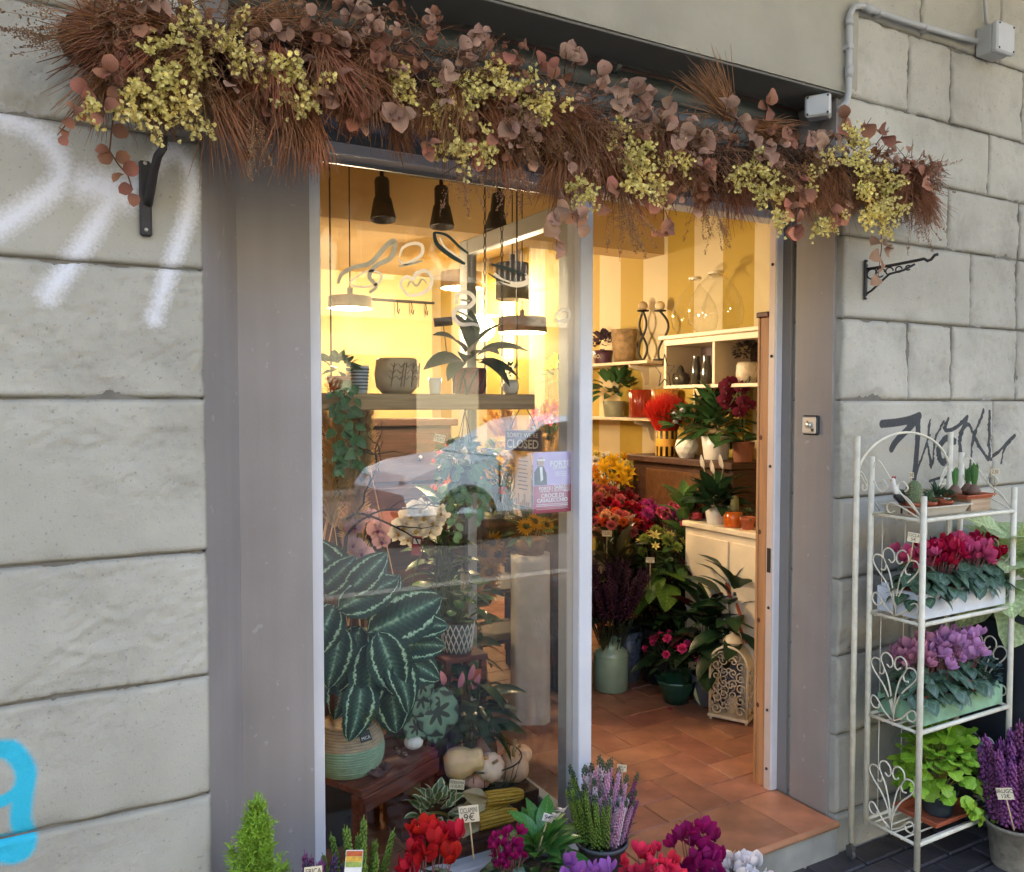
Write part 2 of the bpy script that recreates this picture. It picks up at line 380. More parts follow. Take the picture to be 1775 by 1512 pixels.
def stone_material():
    m = mat('stone', '#a9a593', .85, .08, 5); t = m.node_tree; N = t.nodes; Lk = t.links; b = N['Principled BSDF']
    geo = N.new('ShaderNodeNewGeometry')
    n1 = N.new('ShaderNodeTexNoise'); n1.inputs['Scale'].default_value = 2.2; n1.inputs['Detail'].default_value = 7; Lk.new(geo.outputs['Position'], n1.inputs['Vector'])
    r1 = N.new('ShaderNodeValToRGB'); e = r1.color_ramp.elements
    e[0].position = .3; e[0].color = (*lin('#9d998b'), 1); e[1].position = .72; e[1].color = (*lin('#bab6a8'), 1)
    Lk.new(n1.outputs[0], r1.inputs[0])
    n2 = N.new('ShaderNodeTexNoise'); n2.inputs['Scale'].default_value = 120; n2.inputs['Detail'].default_value = 6; Lk.new(geo.outputs['Position'], n2.inputs['Vector'])
    sp = N.new('ShaderNodeMapRange'); sp.inputs[1].default_value = .62; sp.inputs[2].default_value = .72; sp.inputs[3].default_value = 1; sp.inputs[4].default_value = .66; Lk.new(n2.outputs[0], sp.inputs[0])
    at_d = N.new('ShaderNodeAttribute'); at_d.attribute_name = 'dirt'
    dm = N.new('ShaderNodeMapRange'); dm.inputs[3].default_value = 1; dm.inputs[4].default_value = .42; Lk.new(at_d.outputs['Fac'], dm.inputs[0])
    mu = N.new('ShaderNodeMath'); mu.operation = 'MULTIPLY'; Lk.new(sp.outputs[0], mu.inputs[0]); Lk.new(dm.outputs[0], mu.inputs[1])
    sc = N.new('ShaderNodeVectorMath'); sc.operation = 'SCALE'; Lk.new(r1.outputs[0], sc.inputs[0]); Lk.new(mu.outputs[0], sc.inputs['Scale'])
    out = sc.outputs[0]
    n3 = N.new('ShaderNodeTexNoise'); n3.inputs['Scale'].default_value = 160; n3.inputs['Detail'].default_value = 3; Lk.new(geo.outputs['Position'], n3.inputs['Vector'])
    for k, c, lo, hi, gr in (('white', (.74, .74, .76), 1.45, .15, 1.4), ('cyan', lin('#1fb4d0'), 1.25, .7, .35), ('black', (.028, .032, .036), 1.05, .88, .06)):
        a = N.new('ShaderNodeAttribute'); a.attribute_name = k
        g = N.new('ShaderNodeMath'); g.operation = 'MULTIPLY_ADD'; Lk.new(n3.outputs[0], g.inputs[0]); g.inputs[1].default_value = gr; Lk.new(a.outputs['Fac'], g.inputs[2])
        mr = N.new('ShaderNodeMapRange'); mr.inputs[1].default_value = lo+gr*.5; mr.inputs[2].default_value = hi+gr*.5; mr.inputs[3].default_value = 0; mr.inputs[4].default_value = .9 if k == 'white' else .96
        Lk.new(g.outputs[0], mr.inputs[0])
        mx = N.new('ShaderNodeMix'); mx.data_type = 'RGBA'; Lk.new(mr.outputs[0], mx.inputs[0]); Lk.new(out, mx.inputs[6]); mx.inputs[7].default_value = (*c, 1); out = mx.outputs[2]
    Lk.new(out, b.inputs['Base Color'])
    bp = N.new('ShaderNodeBump'); bp.inputs['Strength'].default_value = .8; bp.inputs['Distance'].default_value = .003
    n4 = N.new('ShaderNodeTexNoise'); n4.inputs['Scale'].default_value = 110; n4.inputs['Detail'].default_value = 8; n4.inputs['Roughness'].default_value = .75; Lk.new(geo.outputs['Position'], n4.inputs['Vector'])
    n5 = N.new('ShaderNodeTexNoise'); n5.inputs['Scale'].default_value = 16; n5.inputs['Detail'].default_value = 5; n5.inputs['Distortion'].default_value = .5; Lk.new(geo.outputs['Position'], n5.inputs['Vector'])
    c1 = N.new('ShaderNodeMath'); c1.operation = 'SUBTRACT'; c1.inputs[1].default_value = .5; Lk.new(n5.outputs[0], c1.inputs[0])
    c2 = N.new('ShaderNodeMath'); c2.operation = 'ABSOLUTE'; Lk.new(c1.outputs[0], c2.inputs[0])
    c3 = N.new('ShaderNodeMapRange'); c3.inputs[1].default_value = .0; c3.inputs[2].default_value = .016; c3.inputs[3].default_value = 1; c3.inputs[4].default_value = 0; Lk.new(c2.outputs[0], c3.inputs[0])
    n6 = N.new('ShaderNodeTexNoise'); n6.inputs['Scale'].default_value = 6.5; n6.inputs['Detail'].default_value = 3; Lk.new(geo.outputs['Position'], n6.inputs['Vector'])
    c4 = N.new('ShaderNodeMapRange'); c4.inputs[1].default_value = .52; c4.inputs[2].default_value = .62; Lk.new(n6.outputs[0], c4.inputs[0])
    c5 = N.new('ShaderNodeMath'); c5.operation = 'MULTIPLY'; Lk.new(c3.outputs[0], c5.inputs[0]); Lk.new(c4.outputs[0], c5.inputs[1])
    hh = N.new('ShaderNodeMath'); hh.operation = 'MULTIPLY_ADD'; hh.inputs[1].default_value = -.06; Lk.new(c5.outputs[0], hh.inputs[0]); Lk.new(n4.outputs[0], hh.inputs[2])
    Lk.new(hh.outputs[0], bp.inputs['Height']); Lk.new(bp.outputs[0], b.inputs['Normal'])
    dk = N.new('ShaderNodeMapRange'); dk.inputs[3].default_value = 1; dk.inputs[4].default_value = .985; Lk.new(c5.outputs[0], dk.inputs[0])
    fin = N.new('ShaderNodeVectorMath'); fin.operation = 'SCALE'; Lk.new(out, fin.inputs[0]); Lk.new(dk.outputs[0], fin.inputs['Scale']); Lk.new(fin.outputs[0], b.inputs['Base Color'])
    return m
stm = stone_material()
def block(parent, x0, x1, z0, z1, rough, step=.010, paint=True, name='stone_block', depth=.20, gap=.0022):
    """one facing stone: rock-faced front built as a displaced grid, sides going back into the wall"""
    x0 += gap; x1 -= gap; z0 += gap; z1 -= gap
    nx = max(2, int((x1-x0)/step)); nz = max(2, int((z1-z0)/step)); seed = rnd(0, 50)
    vs = []; dirt = []; pts = []
    for j in range(nz+1):
        for i in range(nx+1):
            x = x0+(x1-x0)*i/nx; z = z0+(z1-z0)*j/nz
            e = min(x-x0, x1-x, z-z0, z1-z)
            n = noise.fractal(V(x*7, seed, z*9), .9, 2.1, 5)
            r = noise.noise(V(x*2.3+seed, 3.1, z*3.1)); rr = max(0, min(1, (r+.12+rough*.9)*2.2))
            chip = max(0, noise.noise(V(x*11, seed+9, z*11))-.05)
            lam = abs(noise.noise(V(x*16+3*n, seed, z*42+5*n)))
            d = .0012*n + rr*(.0055*n - .006*(1-min(1, lam*5))**2)
            eb = max(0, 1-e/.006)
            ew = max(0, 1-e/.045)*chip
            y = -d + .007*eb*eb + .030*ew*(.3+rough)
            vs.append((x, y, z)); dirt.append(min(1, .38*eb**3 + max(0, -n)*rr*.30 + ew*.45))
    fs = [(j*(nx+1)+i, j*(nx+1)+i+1, (j+1)*(nx+1)+i+1, (j+1)*(nx+1)+i) for j in range(nz) for i in range(nx)]
    nf = len(vs)
    ring = [i for i in range(nx+1)] + [j*(nx+1)+nx for j in range(1, nz+1)] + [nz*(nx+1)+i for i in range(nx-1, -1, -1)] + [j*(nx+1) for j in range(nz-1, 0, -1)]
    for k in ring:
        x, y, z = vs[k]; vs.append((x, depth, z)); dirt.append(1.0 if (x-x0 > .001 and x1-x > .001) else .5)
    m = len(ring)
    fs += [(ring[k], nf+k, nf+(k+1) % m, ring[(k+1) % m]) for k in range(m)]
    me = bpy.data.meshes.new(name); me.from_pydata(vs, [], fs); me.update()
    me.polygons.foreach_set('use_smooth', [True]*len(fs)); me.materials.append(stm)
    a = me.attributes.new('dirt', 'FLOAT', 'POINT'); a.data.foreach_set('value', dirt)
    for k in ('white', 'black', 'cyan'):
        vals = [sdist(k, p[0], p[2]) if (paint and p[1] < .05) else 9.0 for p in vs]
        a = me.attributes.new(k, 'FLOAT', 'POINT'); a.data.foreach_set('value', vals)
    return ob(name, me, parent)

CO = [-.03, .13, .405, .68, .948, 1.225, 1.56, 1.838, 2.115, 2.34, 2.575, 2.85, 3.13]
XL, XR = .315, 2.357
mort = mat('mortar', '#6f6a60', .95, .2, 20, bump=.4)
wl = thing('stone_wall', 'pale grey rock-faced stone wall sprayed with white and cyan graffiti beside window', 'wall')
MB().box((-1.6, .012, -.03), (XL-.012, .30, 3.13)).build('mortar_bed', mort, wl)
rg = [.5, .3, .1, .15, .35, 0, .55, .1, .7, .3, .2, .3]
for i in range(len(CO)-1):
    j0 = [-.62, -.30][i % 2]
    block(wl, -1.6, j0, CO[i], CO[i+1], rg[i], .016, paint=False, depth=.011)
    block(wl, j0, XL, CO[i], CO[i+1], rg[i], .0075, depth=.20)
wr = thing('stone_wall', 'rock-faced stone wall with conduit and dark scribbled tag behind plant rack', 'wall')
MB().box((XR+.012, .012, -.03), (5.6, .30, 3.13)).build('mortar_bed', mort, wr)
def xa(px, py): return at(px, py, Y=0).x
JR = {11: [2.75], 10: [xa(1577, 120), xa(1651, 150), xa(1775, 180)], 9: [xa(1716, 270)], 8: [xa(1645, 380)], 7: [xa(1684, 500), xa(1765, 500)],
      6: [xa(1576, 620), xa(1652, 620)], 5: [xa(1722, 760)]}
for i in range(len(CO)-1):
    js = JR.get(i, [2.75+.25*(i % 3)])
    xs = [XR]+list(js)
    while xs[-1] < 5.2: xs.append(xs[-1]+rnd(.35, .8))
    xs[-1] = 5.6
    for k in range(len(xs)-1):
        near = xs[k] < 3.6
        rough = {6: .75, 7: .05 if k == 0 else .6, 8: .2, 9: .25 if k == 0 else .5, 10: .35, 5: .25}.get(i, .3)
        block(wr, xs[k], xs[k+1], CO[i], CO[i+1], rough, .0075 if (near and i == 5) else .010 if near else .03, paint=near and i in (4, 5), depth=.30 if k == 0 else .011)

# ---- concrete lintel, soffit, roller shutter
LZ = 2.583
cm = mat('concrete', '#9c9889', .85, .14, 3, bump=.35, bscale=40)
bl = thing('concrete_lintel', 'smooth grey concrete beam spanning above the flower garland', 'lintel')
def rough_box(lo, hi, step, amp):
    m = MB(); (x0, y0, z0), (x1, y1, z1) = lo, hi
    nx = int((x1-x0)/step); nz = int((z1-z0)/step); vs = []
    for j in range(nz+1):
        for i in range(nx+1):
            x = x0+(x1-x0)*i/nx; z = z0+(z1-z0)*j/nz
            e = min(1, (z-z0)/.012)
            vs.append((x, y0-amp*noise.fractal(V(x*3, 1.7, z*5), 1, 2, 4)+.006*(1-e)**2, z))
    m.add(vs, [(j*(nx+1)+i, j*(nx+1)+i+1, (j+1)*(nx+1)+i+1, (j+1)*(nx+1)+i) for j in range(nz) for i in range(nx)])
    m.box((x0, y0+.006, z0+.0005), (x1, y1, z1))
    return m
rough_box((XL+.004, -.004, LZ), (XR+.05, .30, 3.12), .02, .004).build('beam', cm, bl)
sof = mat('shutter_metal', '#3f4444', .5, .15, 6, metal=.3)
rs = thing('roller_shutter', 'dark grey rolled-up metal shutter tucked under the lintel', 'shutter')
MB().box((XL+.01, .006, LZ-.008), (XR-.01, .158, LZ-.0005), .002).build('cover_plate', mat('shutter_cover', '#6a6962', .7, .12, 5), rs)
sd = MB()
pr = []
for k in range(7):
    a = k/6*math.pi; pr.append((.172+.012-.012*math.sin(a)*1.0, k/6*.068))
vs = []; 
for x in (XL+.06, XR-.03):
    for y, z in pr: vs.append((x, y, z))
sd.add(vs, [(k, k+7, k+8, k+1) for k in range(6)])
sdd = sd.data('slat', sof)
for k in range(5): ob('slat', sdd, rs, (0, .006*k*0, LZ-.012-.071*(k+1)))
MB().box((XL+.05, .19, 2.24), (XR-.02, .40, LZ-.001)).build('casing', mat('casing_board', '#4b342a', .7, .25, 8, bump=.2), rs)
MB().tube([(1.5, .165, 2.545), (1.5, .12, 2.53), (1.5, .10, 2.545)], .008, 6).build('pull_hook', sof, rs)

# ---- painted reveals
tp = mat('taupe_paint', '#8e8884', .55, .10, 3, bump=.12, bscale=120)
def scuff(m):
    t = m.node_tree; N = t.nodes; Lk = t.links; b = N['Principled BSDF']; src = b.inputs['Base Color'].links[0].from_socket
    geo = N.new('ShaderNodeNewGeometry'); mp = N.new('ShaderNodeMapping'); mp.inputs['Scale'].default_value = (26, 26, 1.6); Lk.new(geo.outputs['Position'], mp.inputs[0])
    n1 = N.new('ShaderNodeTexNoise'); n1.inputs['Scale'].default_value = 1; n1.inputs['Detail'].default_value = 6; Lk.new(mp.outputs[0], n1.inputs['Vector'])
    n2 = N.new('ShaderNodeTexNoise'); n2.inputs['Scale'].default_value = 34; n2.inputs['Detail'].default_value = 4; Lk.new(geo.outputs['Position'], n2.inputs['Vector'])
    a = N.new('ShaderNodeMapRange'); a.inputs[1].default_value = .3; a.inputs[2].default_value = .7; a.inputs[3].default_value = .95; a.inputs[4].default_value = 1.04; Lk.new(n1.outputs[0], a.inputs[0])
    c = N.new('ShaderNodeMapRange'); c.inputs[1].default_value = .68; c.inputs[2].default_value = .71; c.inputs[3].default_value = 1.0; c.inputs[4].default_value = 1.28; Lk.new(n2.outputs[0], c.inputs[0])
    mu = N.new('ShaderNodeMath'); mu.operation = 'MULTIPLY'; Lk.new(a.outputs[0], mu.inputs[0]); Lk.new(c.outputs[0], mu.inputs[1])
    v = N.new('ShaderNodeVectorMath'); v.operation = 'SCALE'; Lk.new(src, v.inputs[0]); Lk.new(mu.outputs[0], v.inputs['Scale']); Lk.new(v.outputs[0], b.inputs['Base Color'])
scuff(tp)
rl = thing('painted_reveal', 'taupe painted reveal panel between graffitied stone and white window frame', 'wall panel')
MB().add([(XL-.006, .012, .0), (XL-.006, .012, LZ), (.425, .215, LZ), (.425, .215, .0)], [(0, 3, 2, 1)], smooth=False).build('splayed_panel', tp, rl)
MB().box((.425, .215, 0), (.606, .34, LZ)).build('flat_panel', tp, rl)
rr_ = thing('painted_reveal', 'taupe painted reveal with key switch and black shutter guide slot', 'wall panel')
MB().box((XR-.012, .03, ST), (XR+.06, .192, LZ-.01)).build('outer_panel', tp, rr_)
MB().box((XR-.012, .213, ST), (XR+.06, .262, LZ-.01)).build('inner_panel', mat('taupe_paint_grey', '#85817d', .62, .05, 4, bump=.12, bscale=120), rr_)
MB().box((XR+.008, .188, ST), (XR+.06, .217, LZ-.02)).build('guide_slot', mat('slot_black', (.012, .012, .013), .5, .1, 10), rr_)

# ---- step and shop floor
stp = MB().box((.30, -.012, -.03), (XR+.0, .255, ST-.022), .004)
so_ = struct(stp.build('shop_step', mat('step_concrete', '#8f9089', .85, .25, 7, bump=.5, bscale=50)))
tm = mat('terracotta_tile', '#94664f', .4, .32, 9, bump=.15, bscale=70, rand=.38)
XW, YB, ZC = 3.2, 5.3, 2.72       # right wall, back wall, ceiling of the shop
XLW = -1.2
fl = struct(MB().box((XLW, .25, -.02), (XW, YB, ST-.010)).build('shop_floor', mat('grout', '#a08873', .9, .2, 30)))
u = .142; g = .0035
tdx = {}
def tile(w_, h_): 
    k = (round(w_, 3), round(h_, 3))
    if k not in tdx: tdx[k] = MB().box((0, 0, -.012), (k[0], k[1], 0), .0025).data('tile', tm)
    return tdx[k]
def tjit(z=ST): return z+rnd(-.0006, .0006)
# threshold tiles
for k in range(-1, 12):
    x = 2.16-.284*k
    if x < .28 and x+.284 < .5: break
    x1 = min(x+.284, XR-.014)
    if x1-x > .03: ob('tile', tile(x1-x-g, .275), so_ if False else fl, (x, -.022, ST+.0008))
nose = MB().tube([(.32, -.020, ST-.010), (XR-.014, -.020, ST-.010)], .0115, 8)
nose.build('nosing', mat('nosing_clay', '#b98563', .5, .2, 12), fl)
ox, oy = 2.122, .2555
cnt = 0
for jy in range(-2, 26):
    for ix in range(-14, 9):
        mmod = (ix-jy) % 4
        x = ox+ix*u; y = oy+jy*u
        if mmod == 0: w_, h_ = 2*u, u
        elif mmod == 3: w_, h_ = u, 2*u
        else: continue
        y1 = y+h_; x1 = x+w_; y0 = max(y, .2565); x0 = x
        x1 = min(x1, XW); 
        if y1-y0 < .03 or x1-x0 < .03 or y > 3.3 or x > XW or (y > 1.9 and x < 1.3): continue
        cnt += 1
        if cnt > 290: continue
        ob('tile', tile(x1-x0-g, y1-y0-g), fl, (x0, y0, tjit()))

# ---- shop walls and ceiling
def stripe_mat(name, axis):
    m = mat(name, '#d9a53a', .8, .06, 3); t = m.node_tree; N = t.nodes; Lk = t.links; b = N['Principled BSDF']
    geo = N.new('ShaderNodeNewGeometry'); sx = N.new('ShaderNodeSeparateXYZ'); Lk.new(geo.outputs['Position'], sx.inputs[0])
    ma = N.new('ShaderNodeMath'); ma.operation = 'ADD'; Lk.new(sx.outputs[axis], ma.inputs[0]); ma.inputs[1].default_value = STRIPE_OFF
    mb = N.new('ShaderNodeMath'); mb.operation = 'PINGPONG'; mb.inputs[1].default_value = STRIPE; Lk.new(ma.outputs[0], mb.inputs[0])
    mc = N.new('ShaderNodeMath'); mc.operation = 'GREATER_THAN'; mc.inputs[1].default_value = STRIPE/2; Lk.new(mb.outputs[0], mc.inputs[0])
    mx = N.new('ShaderNodeMix'); mx.data_type = 'RGBA'; Lk.new(mc.outputs[0], mx.inputs[0])
    mx.inputs[6].default_value = (*lin('#cbbd98'), 1); mx.inputs[7].default_value = (*lin('#ad9340'), 1)
    Lk.new(mx.outputs[2], b.inputs['Base Color'])
    return m
STRIPE = .0711*XW
yb0 = XW*1.1996-1.92         # stripe boundary seen at pixel column 1156
STRIPE_OFF = -(yb0 - STRIPE/2) + 21*STRIPE
wallm = stripe_mat('striped_wall', 1)
crm = mat('cream_wall', '#d6c48e', .8, .06, 3)
struct(MB().box((XW, .30, ST-.02), (XW+.1, YB, 3.1)).build('wall_right', wallm))
struct(MB().box((XLW, YB, ST-.02), (XW+.1, YB+.1, 3.1)).build('wall_back', crm))
struct(MB().box((XLW-.1, .30, ST-.02), (XLW, YB+.1, 3.1)).build('wall_left', crm))
struct(MB().box((XLW, .402, ZC), (XW, YB, ZC+.1)).build('ceiling', mat('ceiling_paint', '#c4ad84', .8, .05, 3)))
struct(MB().box((XLW, 1.95, 2.42), (XW, 2.15, ZC-.002)).build('ceiling_beam', mat('beam_paint', '#bfa67a', .8, .05, 3)))
struct(MB().box((XLW, .30, 2.2), (XL+.05, .33, 3.1)).build('wall_front_left', crm))
struct(MB().box((XR+.06, .301, ST), (XW+.1, .33, 3.1)).build('wall_front_right', crm))
struct(MB().box((XLW-.1, .31, -.02), (.43, .335, 3.1)).build('wall_front_pier', crm))
struct(MB().box((.43, .33, 2.3), (XR+.1, .40, 3.1)).build('wall_above_header', crm))
# unseen roof slab above the pavement, put in to shade the upper facade
struct(MB().box((-14, -1.9, 3.95), (16, .3, 4.2)).build('unseen_roof_slab', mat('roof_slab_plaster', '#b5ad9c', .9, .1, 2)))
struct(MB().box((-14, .02, 3.131), (16, .32, 8.6)).build('wall_upper', cm))
struct(MB().box((-14, .02, -.03), (-1.6005, .30, 3.13)).build('unseen_wall_left', cm))  # unseen side wall, added to stop sun slipping past the shop
struct(MB().box((5.6005, .02, -.03), (16, .30, 3.13)).build('unseen_wall_right', cm))  # same on the right: unseen, added against stray sun
struct(MB().box((-14, .3205, 3.131), (16, 6, 8.6)).build('unseen_sun_block', cm))  # unseen storey block, added to hold back sun from behind the shop
# ================================================================== shopfront frame, glass, open door
wp = mat('white_aluminium', '#cfd0d3', .38, .06, 6, bump=.05, bscale=30, spec=.5)

gr = mat('grey_aluminium', '#8e8f90', .4, .08, 6)
FY0, FY1 = .25, .325
HB, HT = 2.207, 2.25
sf = thing('shop_front_frame', 'white aluminium shop front frame with fixed pane and open doorway', 'shop front')
MB().box((.603, FY0, ST-.02), (.645, FY1, HT), .003).build('post', wp, sf)
MB().box((1.462, FY0, ST), (1.512, FY1, HB-.001), .003).build('mullion', wp, sf)
jb = MB().box((2.312, FY0, ST), (2.345, .2845, HB-.001), .003)
jb.build('jamb', wp, sf)
MB().box((2.3105, FY0+.006, ST+.001), (2.3118, .2842, HB-.002)).build('inner_face', mat('jamb_inner', '#cdb9ab', .5, .06, 8), sf)
MB().box((.6455, FY0, HB), (2.345, FY1, HT), .003).build('header', wp, sf)
MB().box((.6455, FY0-.012, HT-.018), (2.35, FY0-.0005, HT-.001), .002).build('header_bead', wp, sf)
MB().box((.6455, FY0+.001, ST-.0), (1.4615, FY1, ST+.05), .003).build('sill', wp, sf)
MB().box((.646, .300, HB-.012), (1.4615, .306, HB)).build('gasket', gr, sf)
hole = mat('screw_dark', (.03, .025, .02), .5)
for z in (2.05, 1.72, 1.32, .80, .42, .2):
    MB().ball((2.310, .270, z), .006, 8, 4).build('screw', hole, sf)
MB().box((2.3085, .262, .93), (2.3103, .280, 1.02), .001).build('strike_plate', hole, sf)
pane = glassm('pane_glass', (.95, .965, .96), 1.45)
MB().box((.6458, .284, ST+.05), (1.4612, .290, HB)).build('pane', pane, sf)
# door leaf swung inwards, hinged on the mullion
dl = thing('glass_door', 'open glass door leaf with grey frame swung into the shop', 'door', (1.475, .335, ST+.008))
DW = .80; DH = HB-ST-.02
dz0 = 0
dm_ = mat('door_metal', '#9c9c98', .4, .07, 6)
def dbox(y0, y1, z0, z1, nm, m, x0=0, x1=.042, b=.003): return MB().box((x0, y0, z0), (x1, y1, z1), b).build(nm, m, dl)
dbox(0, .06, 0, DH, 'hinge_stile', dm_)
dbox(DW-.07, DW, 0, DH, 'lock_stile', dm_)
dbox(.0605, DW-.0705, DH-.06, DH, 'top_rail', dm_)
dbox(.0605, DW-.0705, 0, .06, 'bottom_rail', dm_)
dbox(.06, DW-.07, .06, DH-.06, 'pane', glassm('door_glass', (.95, .96, .95), .8), .016, .022, 0)
blk = mat('black_metal', (.018, .018, .02), .45, .15, 20)
hx = MB()
n = 6; vs = []
for x in (-.012, 0):
    for y, z in ((-.03, -.16), (.03, -.10), (.045, 0), (.03, .10), (-.03, .16), (-.03, .0)):
        vs.append((x, DW-.04+y, 1.02-ST+z))
hx.add(vs, [tuple(range(6))[::-1], tuple(range(6, 12))]+[(i, (i+1) % 6, 6+(i+1) % 6, 6+i) for i in range(6)], smooth=False)
h_ = hx.build('handle_plate', blk, dl)
MB().tube([(-.012, DW-.03, 1.12-ST), (-.05, DW-.03, 1.10-ST), (-.055, DW-.03, 1.0-ST), (-.05, DW-.03, .90-ST), (-.012, DW-.03, .88-ST)], .008, 8).build('handle', blk, dl)
MB().lathe([(0, .0), (.018, 0), (.022, .02), (0, .03)], 12, (.02, DW-.02, DH-.30)).build('closer_knob', gr, dl)
# ================================================================== leaf and flower shapes (shared mesh data)
DC = {}
def cached(k, fn):
    if k not in DC: DC[k] = fn()
    return DC[k]
OV = lambda t: math.sin(math.pi*t**.8)**.75
HEART = lambda t: (1.0 if t > .02 else .3)*math.cos((t-.12)*1.75)**.7 if t < 1 else 0
STRAP = lambda t: .55+.45*math.sin(math.pi*min(1, t*1.2)) if t < .75 else max(0, (1-t)/.25)*.95
ROUND = lambda t: math.sqrt(max(0, 1-(2*t-1)**2))
PETAL = lambda t: math.sin(math.pi*(.12+.86*t**1.3))**.7 if t < 1 else .1
def leafd(key, m, L=1, W=.5, bend=.7, fold=.25, n=5, prof=OV, wave=0, cols=3):
    return cached(('leaf', key, m.name), lambda: MB().leaf(Matrix(), L, W, bend, fold, n, prof, wave, cols).data('leaf', m))
def rose(m, key=''):
    def f():
        b = MB(); r = random.Random(3)
        for k in range(3): b.leaf(Matrix.Rotation(k*2.1, 4, 'Z') @ Matrix.Translation((0, .04, .0)) @ Matrix.Rotation(1.45, 4, 'X'), .62, .42, -.5, .55, 3, PETAL)
        for k in range(5): b.leaf(Matrix.Rotation(k*1.257+.3, 4, 'Z') @ Matrix.Translation((0, .08, -.02)) @ Matrix.Rotation(1.25+r.uniform(-.1, .1), 4, 'X'), .62, .58, .2, .5, 3, PETAL)
        for k in range(6): b.leaf(Matrix.Rotation(k*1.047+.7, 4, 'Z') @ Matrix.Translation((0, .10, -.05)) @ Matrix.Rotation(.95+r.uniform(-.12, .12), 4, 'X'), .62, .64, 1.0, .35, 3, PETAL)
        for k in range(5): b.leaf(Matrix.Rotation(k*1.257, 4, 'Z') @ Matrix.Translation((0, .08, -.08)) @ Matrix.Rotation(.45, 4, 'X'), .56, .60, 1.3, .25, 3, PETAL)
        return b.data('flower', m)
    return cached(('rose', m.name), f)
def cyclamen_flower(m):
    def f():
        b = MB()
        for k in range(5):
            b.leaf(Matrix.Rotation(k*1.257, 4, 'Z') @ Matrix.Translation((0, .06, 0)) @ Matrix.Rotation(.55+.3*(k % 2), 4, 'X') @ Matrix.Rotation(.4, 4, 'Y'), 1.0, .66, -.9, .22, 4, PETAL, wave=.12)
        b.ball((0, 0, -.03), .12, 7, 4)
        return b.data('flower', m)
    return cached(('cyc', m.name), f)
def daisy(m, key, np_=14, layers=1, W=.3, up=.25, disc=None):
    def f():
        b = MB()
        for l in range(layers):
            for k in range(np_-2*l):
                b.leaf(Matrix.Rotation(k*2*math.pi/(np_-2*l)+l*.2, 4, 'Z') @ Matrix.Translation((0, .10, .03*l)) @ Matrix.Rotation(up+l*.33, 4, 'X'), .9-.16*l, W, .5-.1*l, .2, 2, PETAL)
        return b.data('flower', m)
    return cached(('daisy', key, m.name), f)
def pom(m, n=60):
    def f():
        b = MB(); r = random.Random(5)
        for k in range(n):
            z = 1-1.25*(k+.5)/n; a = k*2.39996; d = V(math.sqrt(max(0, 1-z*z))*math.cos(a), math.sqrt(max(0, 1-z*z))*math.sin(a), z)
            b.leaf(frame(d*.25, d), .72, .30, r.uniform(-.5, .3), .3, 2, PETAL)
        return b.data('flower', m)
    return cached(('pom', m.name, n), f)
def lily(m):
    def f():
        b = MB()
        for k in range(6): b.leaf(Matrix.Rotation(k*1.047, 4, 'Z') @ Matrix.Rotation(1.0 if k % 2 else .8, 4, 'X'), 1.0, .42, .8, .3, 3, OV)
        return b.data('flower', m)
    return cached(('lily', m.name), f)
def orchid(m, lipm):
    def f():
        b = MB()
        for a, w_, l in ((0, .55, .85), (1.25, .95, .95), (-1.25, .95, .95), (2.4, .5, .8), (-2.4, .5, .8)):
            b.leaf(Matrix.Rotation(a, 4, 'Y') @ Matrix.Rotation(math.pi/2-.15, 4, 'X'), l, w_, .25, .1, 4, ROUND if w_ > .8 else OV)
        return b.data('flower', m)
    return cached(('orc', m.name), f)
def heather_spike(m, key, tipm=None, h=1.0, r=.055, n=90):
    def f():
        b = MB(); q = random.Random(hash(key) % 1000)
        for k in range(n):
            t = .12+.83*k/n; a = k*2.4; rr = r*(1.15-.75*t)
            b.octa((rr*math.cos(a), rr*math.sin(a), t*h+q.uniform(-.01, .01)), r*.45*(1.1-.4*t), r*.62)
        b.tube([(0, 0, 0), (0, 0, h)], [r*.22, r*.1], 4)
        return b.data('flower_spike', m)
    return cached(('spike', key, m.name), f)
def scatter_leaves(parent, data, pts, name='leaf'):
    for M in pts: obm(name, data, parent, M)
def rosette(n, r0, r1, z, tilt, size, jitter=.25, c=(0, 0, 0)):
    """leaf frames round a plant's heart"""
    out = []
    for k in range(n):
        t = (k+.5)/n; a = k*2.39996+rnd(-.2, .2); el = tilt[0]+(tilt[1]-tilt[0])*(1-t)+rnd(-jitter, jitter)
        d = V(math.cos(a)*math.cos(el), math.sin(a)*math.cos(el), math.sin(el)); rr = r0+(r1-r0)*t
        p = Vector(c)+V(math.cos(a)*rr, math.sin(a)*rr, z[0]+(z[1]-z[0])*(1-t))
        out.append(frame(p, d, roll=rnd(-.4, .4), sc=size*rnd(.75, 1.2)))
    return out
def bushy(n, c, rad, size, up=.4, shell=.55, out=1.0):
    o = []
    for k in range(n):
        v = rvec(); 
        if v.z < -.55: v.z = -v.z
        q = V(v.x*rad[0], v.y*rad[1], v.z*rad[2])*rnd(shell, 1.0)
        d = v*out + V(rnd(-.5, .5), rnd(-.5, .5), up+rnd(-.4, .4))
        o.append(frame(Vector(c)+q, d, roll=rnd(-.6, .6), sc=size*rnd(.7, 1.25)))
    return o
def joined(frames, proto):
    b = MB()
    for M in frames: b.merge(proto, M)
    return b
def stems(pairs, r, bow=.1, n=4):
    b = MB()
    for a, c in pairs:
        a = Vector(a); c = Vector(c); m_ = (a+c)/2 + V(rnd(-1, 1), rnd(-1, 1), 0)*bow*(c-a).length*.5
        b.tube([a, (a*.5+m_*.5+V(0, 0, 0)), m_, (c+m_)*.5, c], [r, r, r*.9, r*.85, r*.8], n, cap=False)
    return b
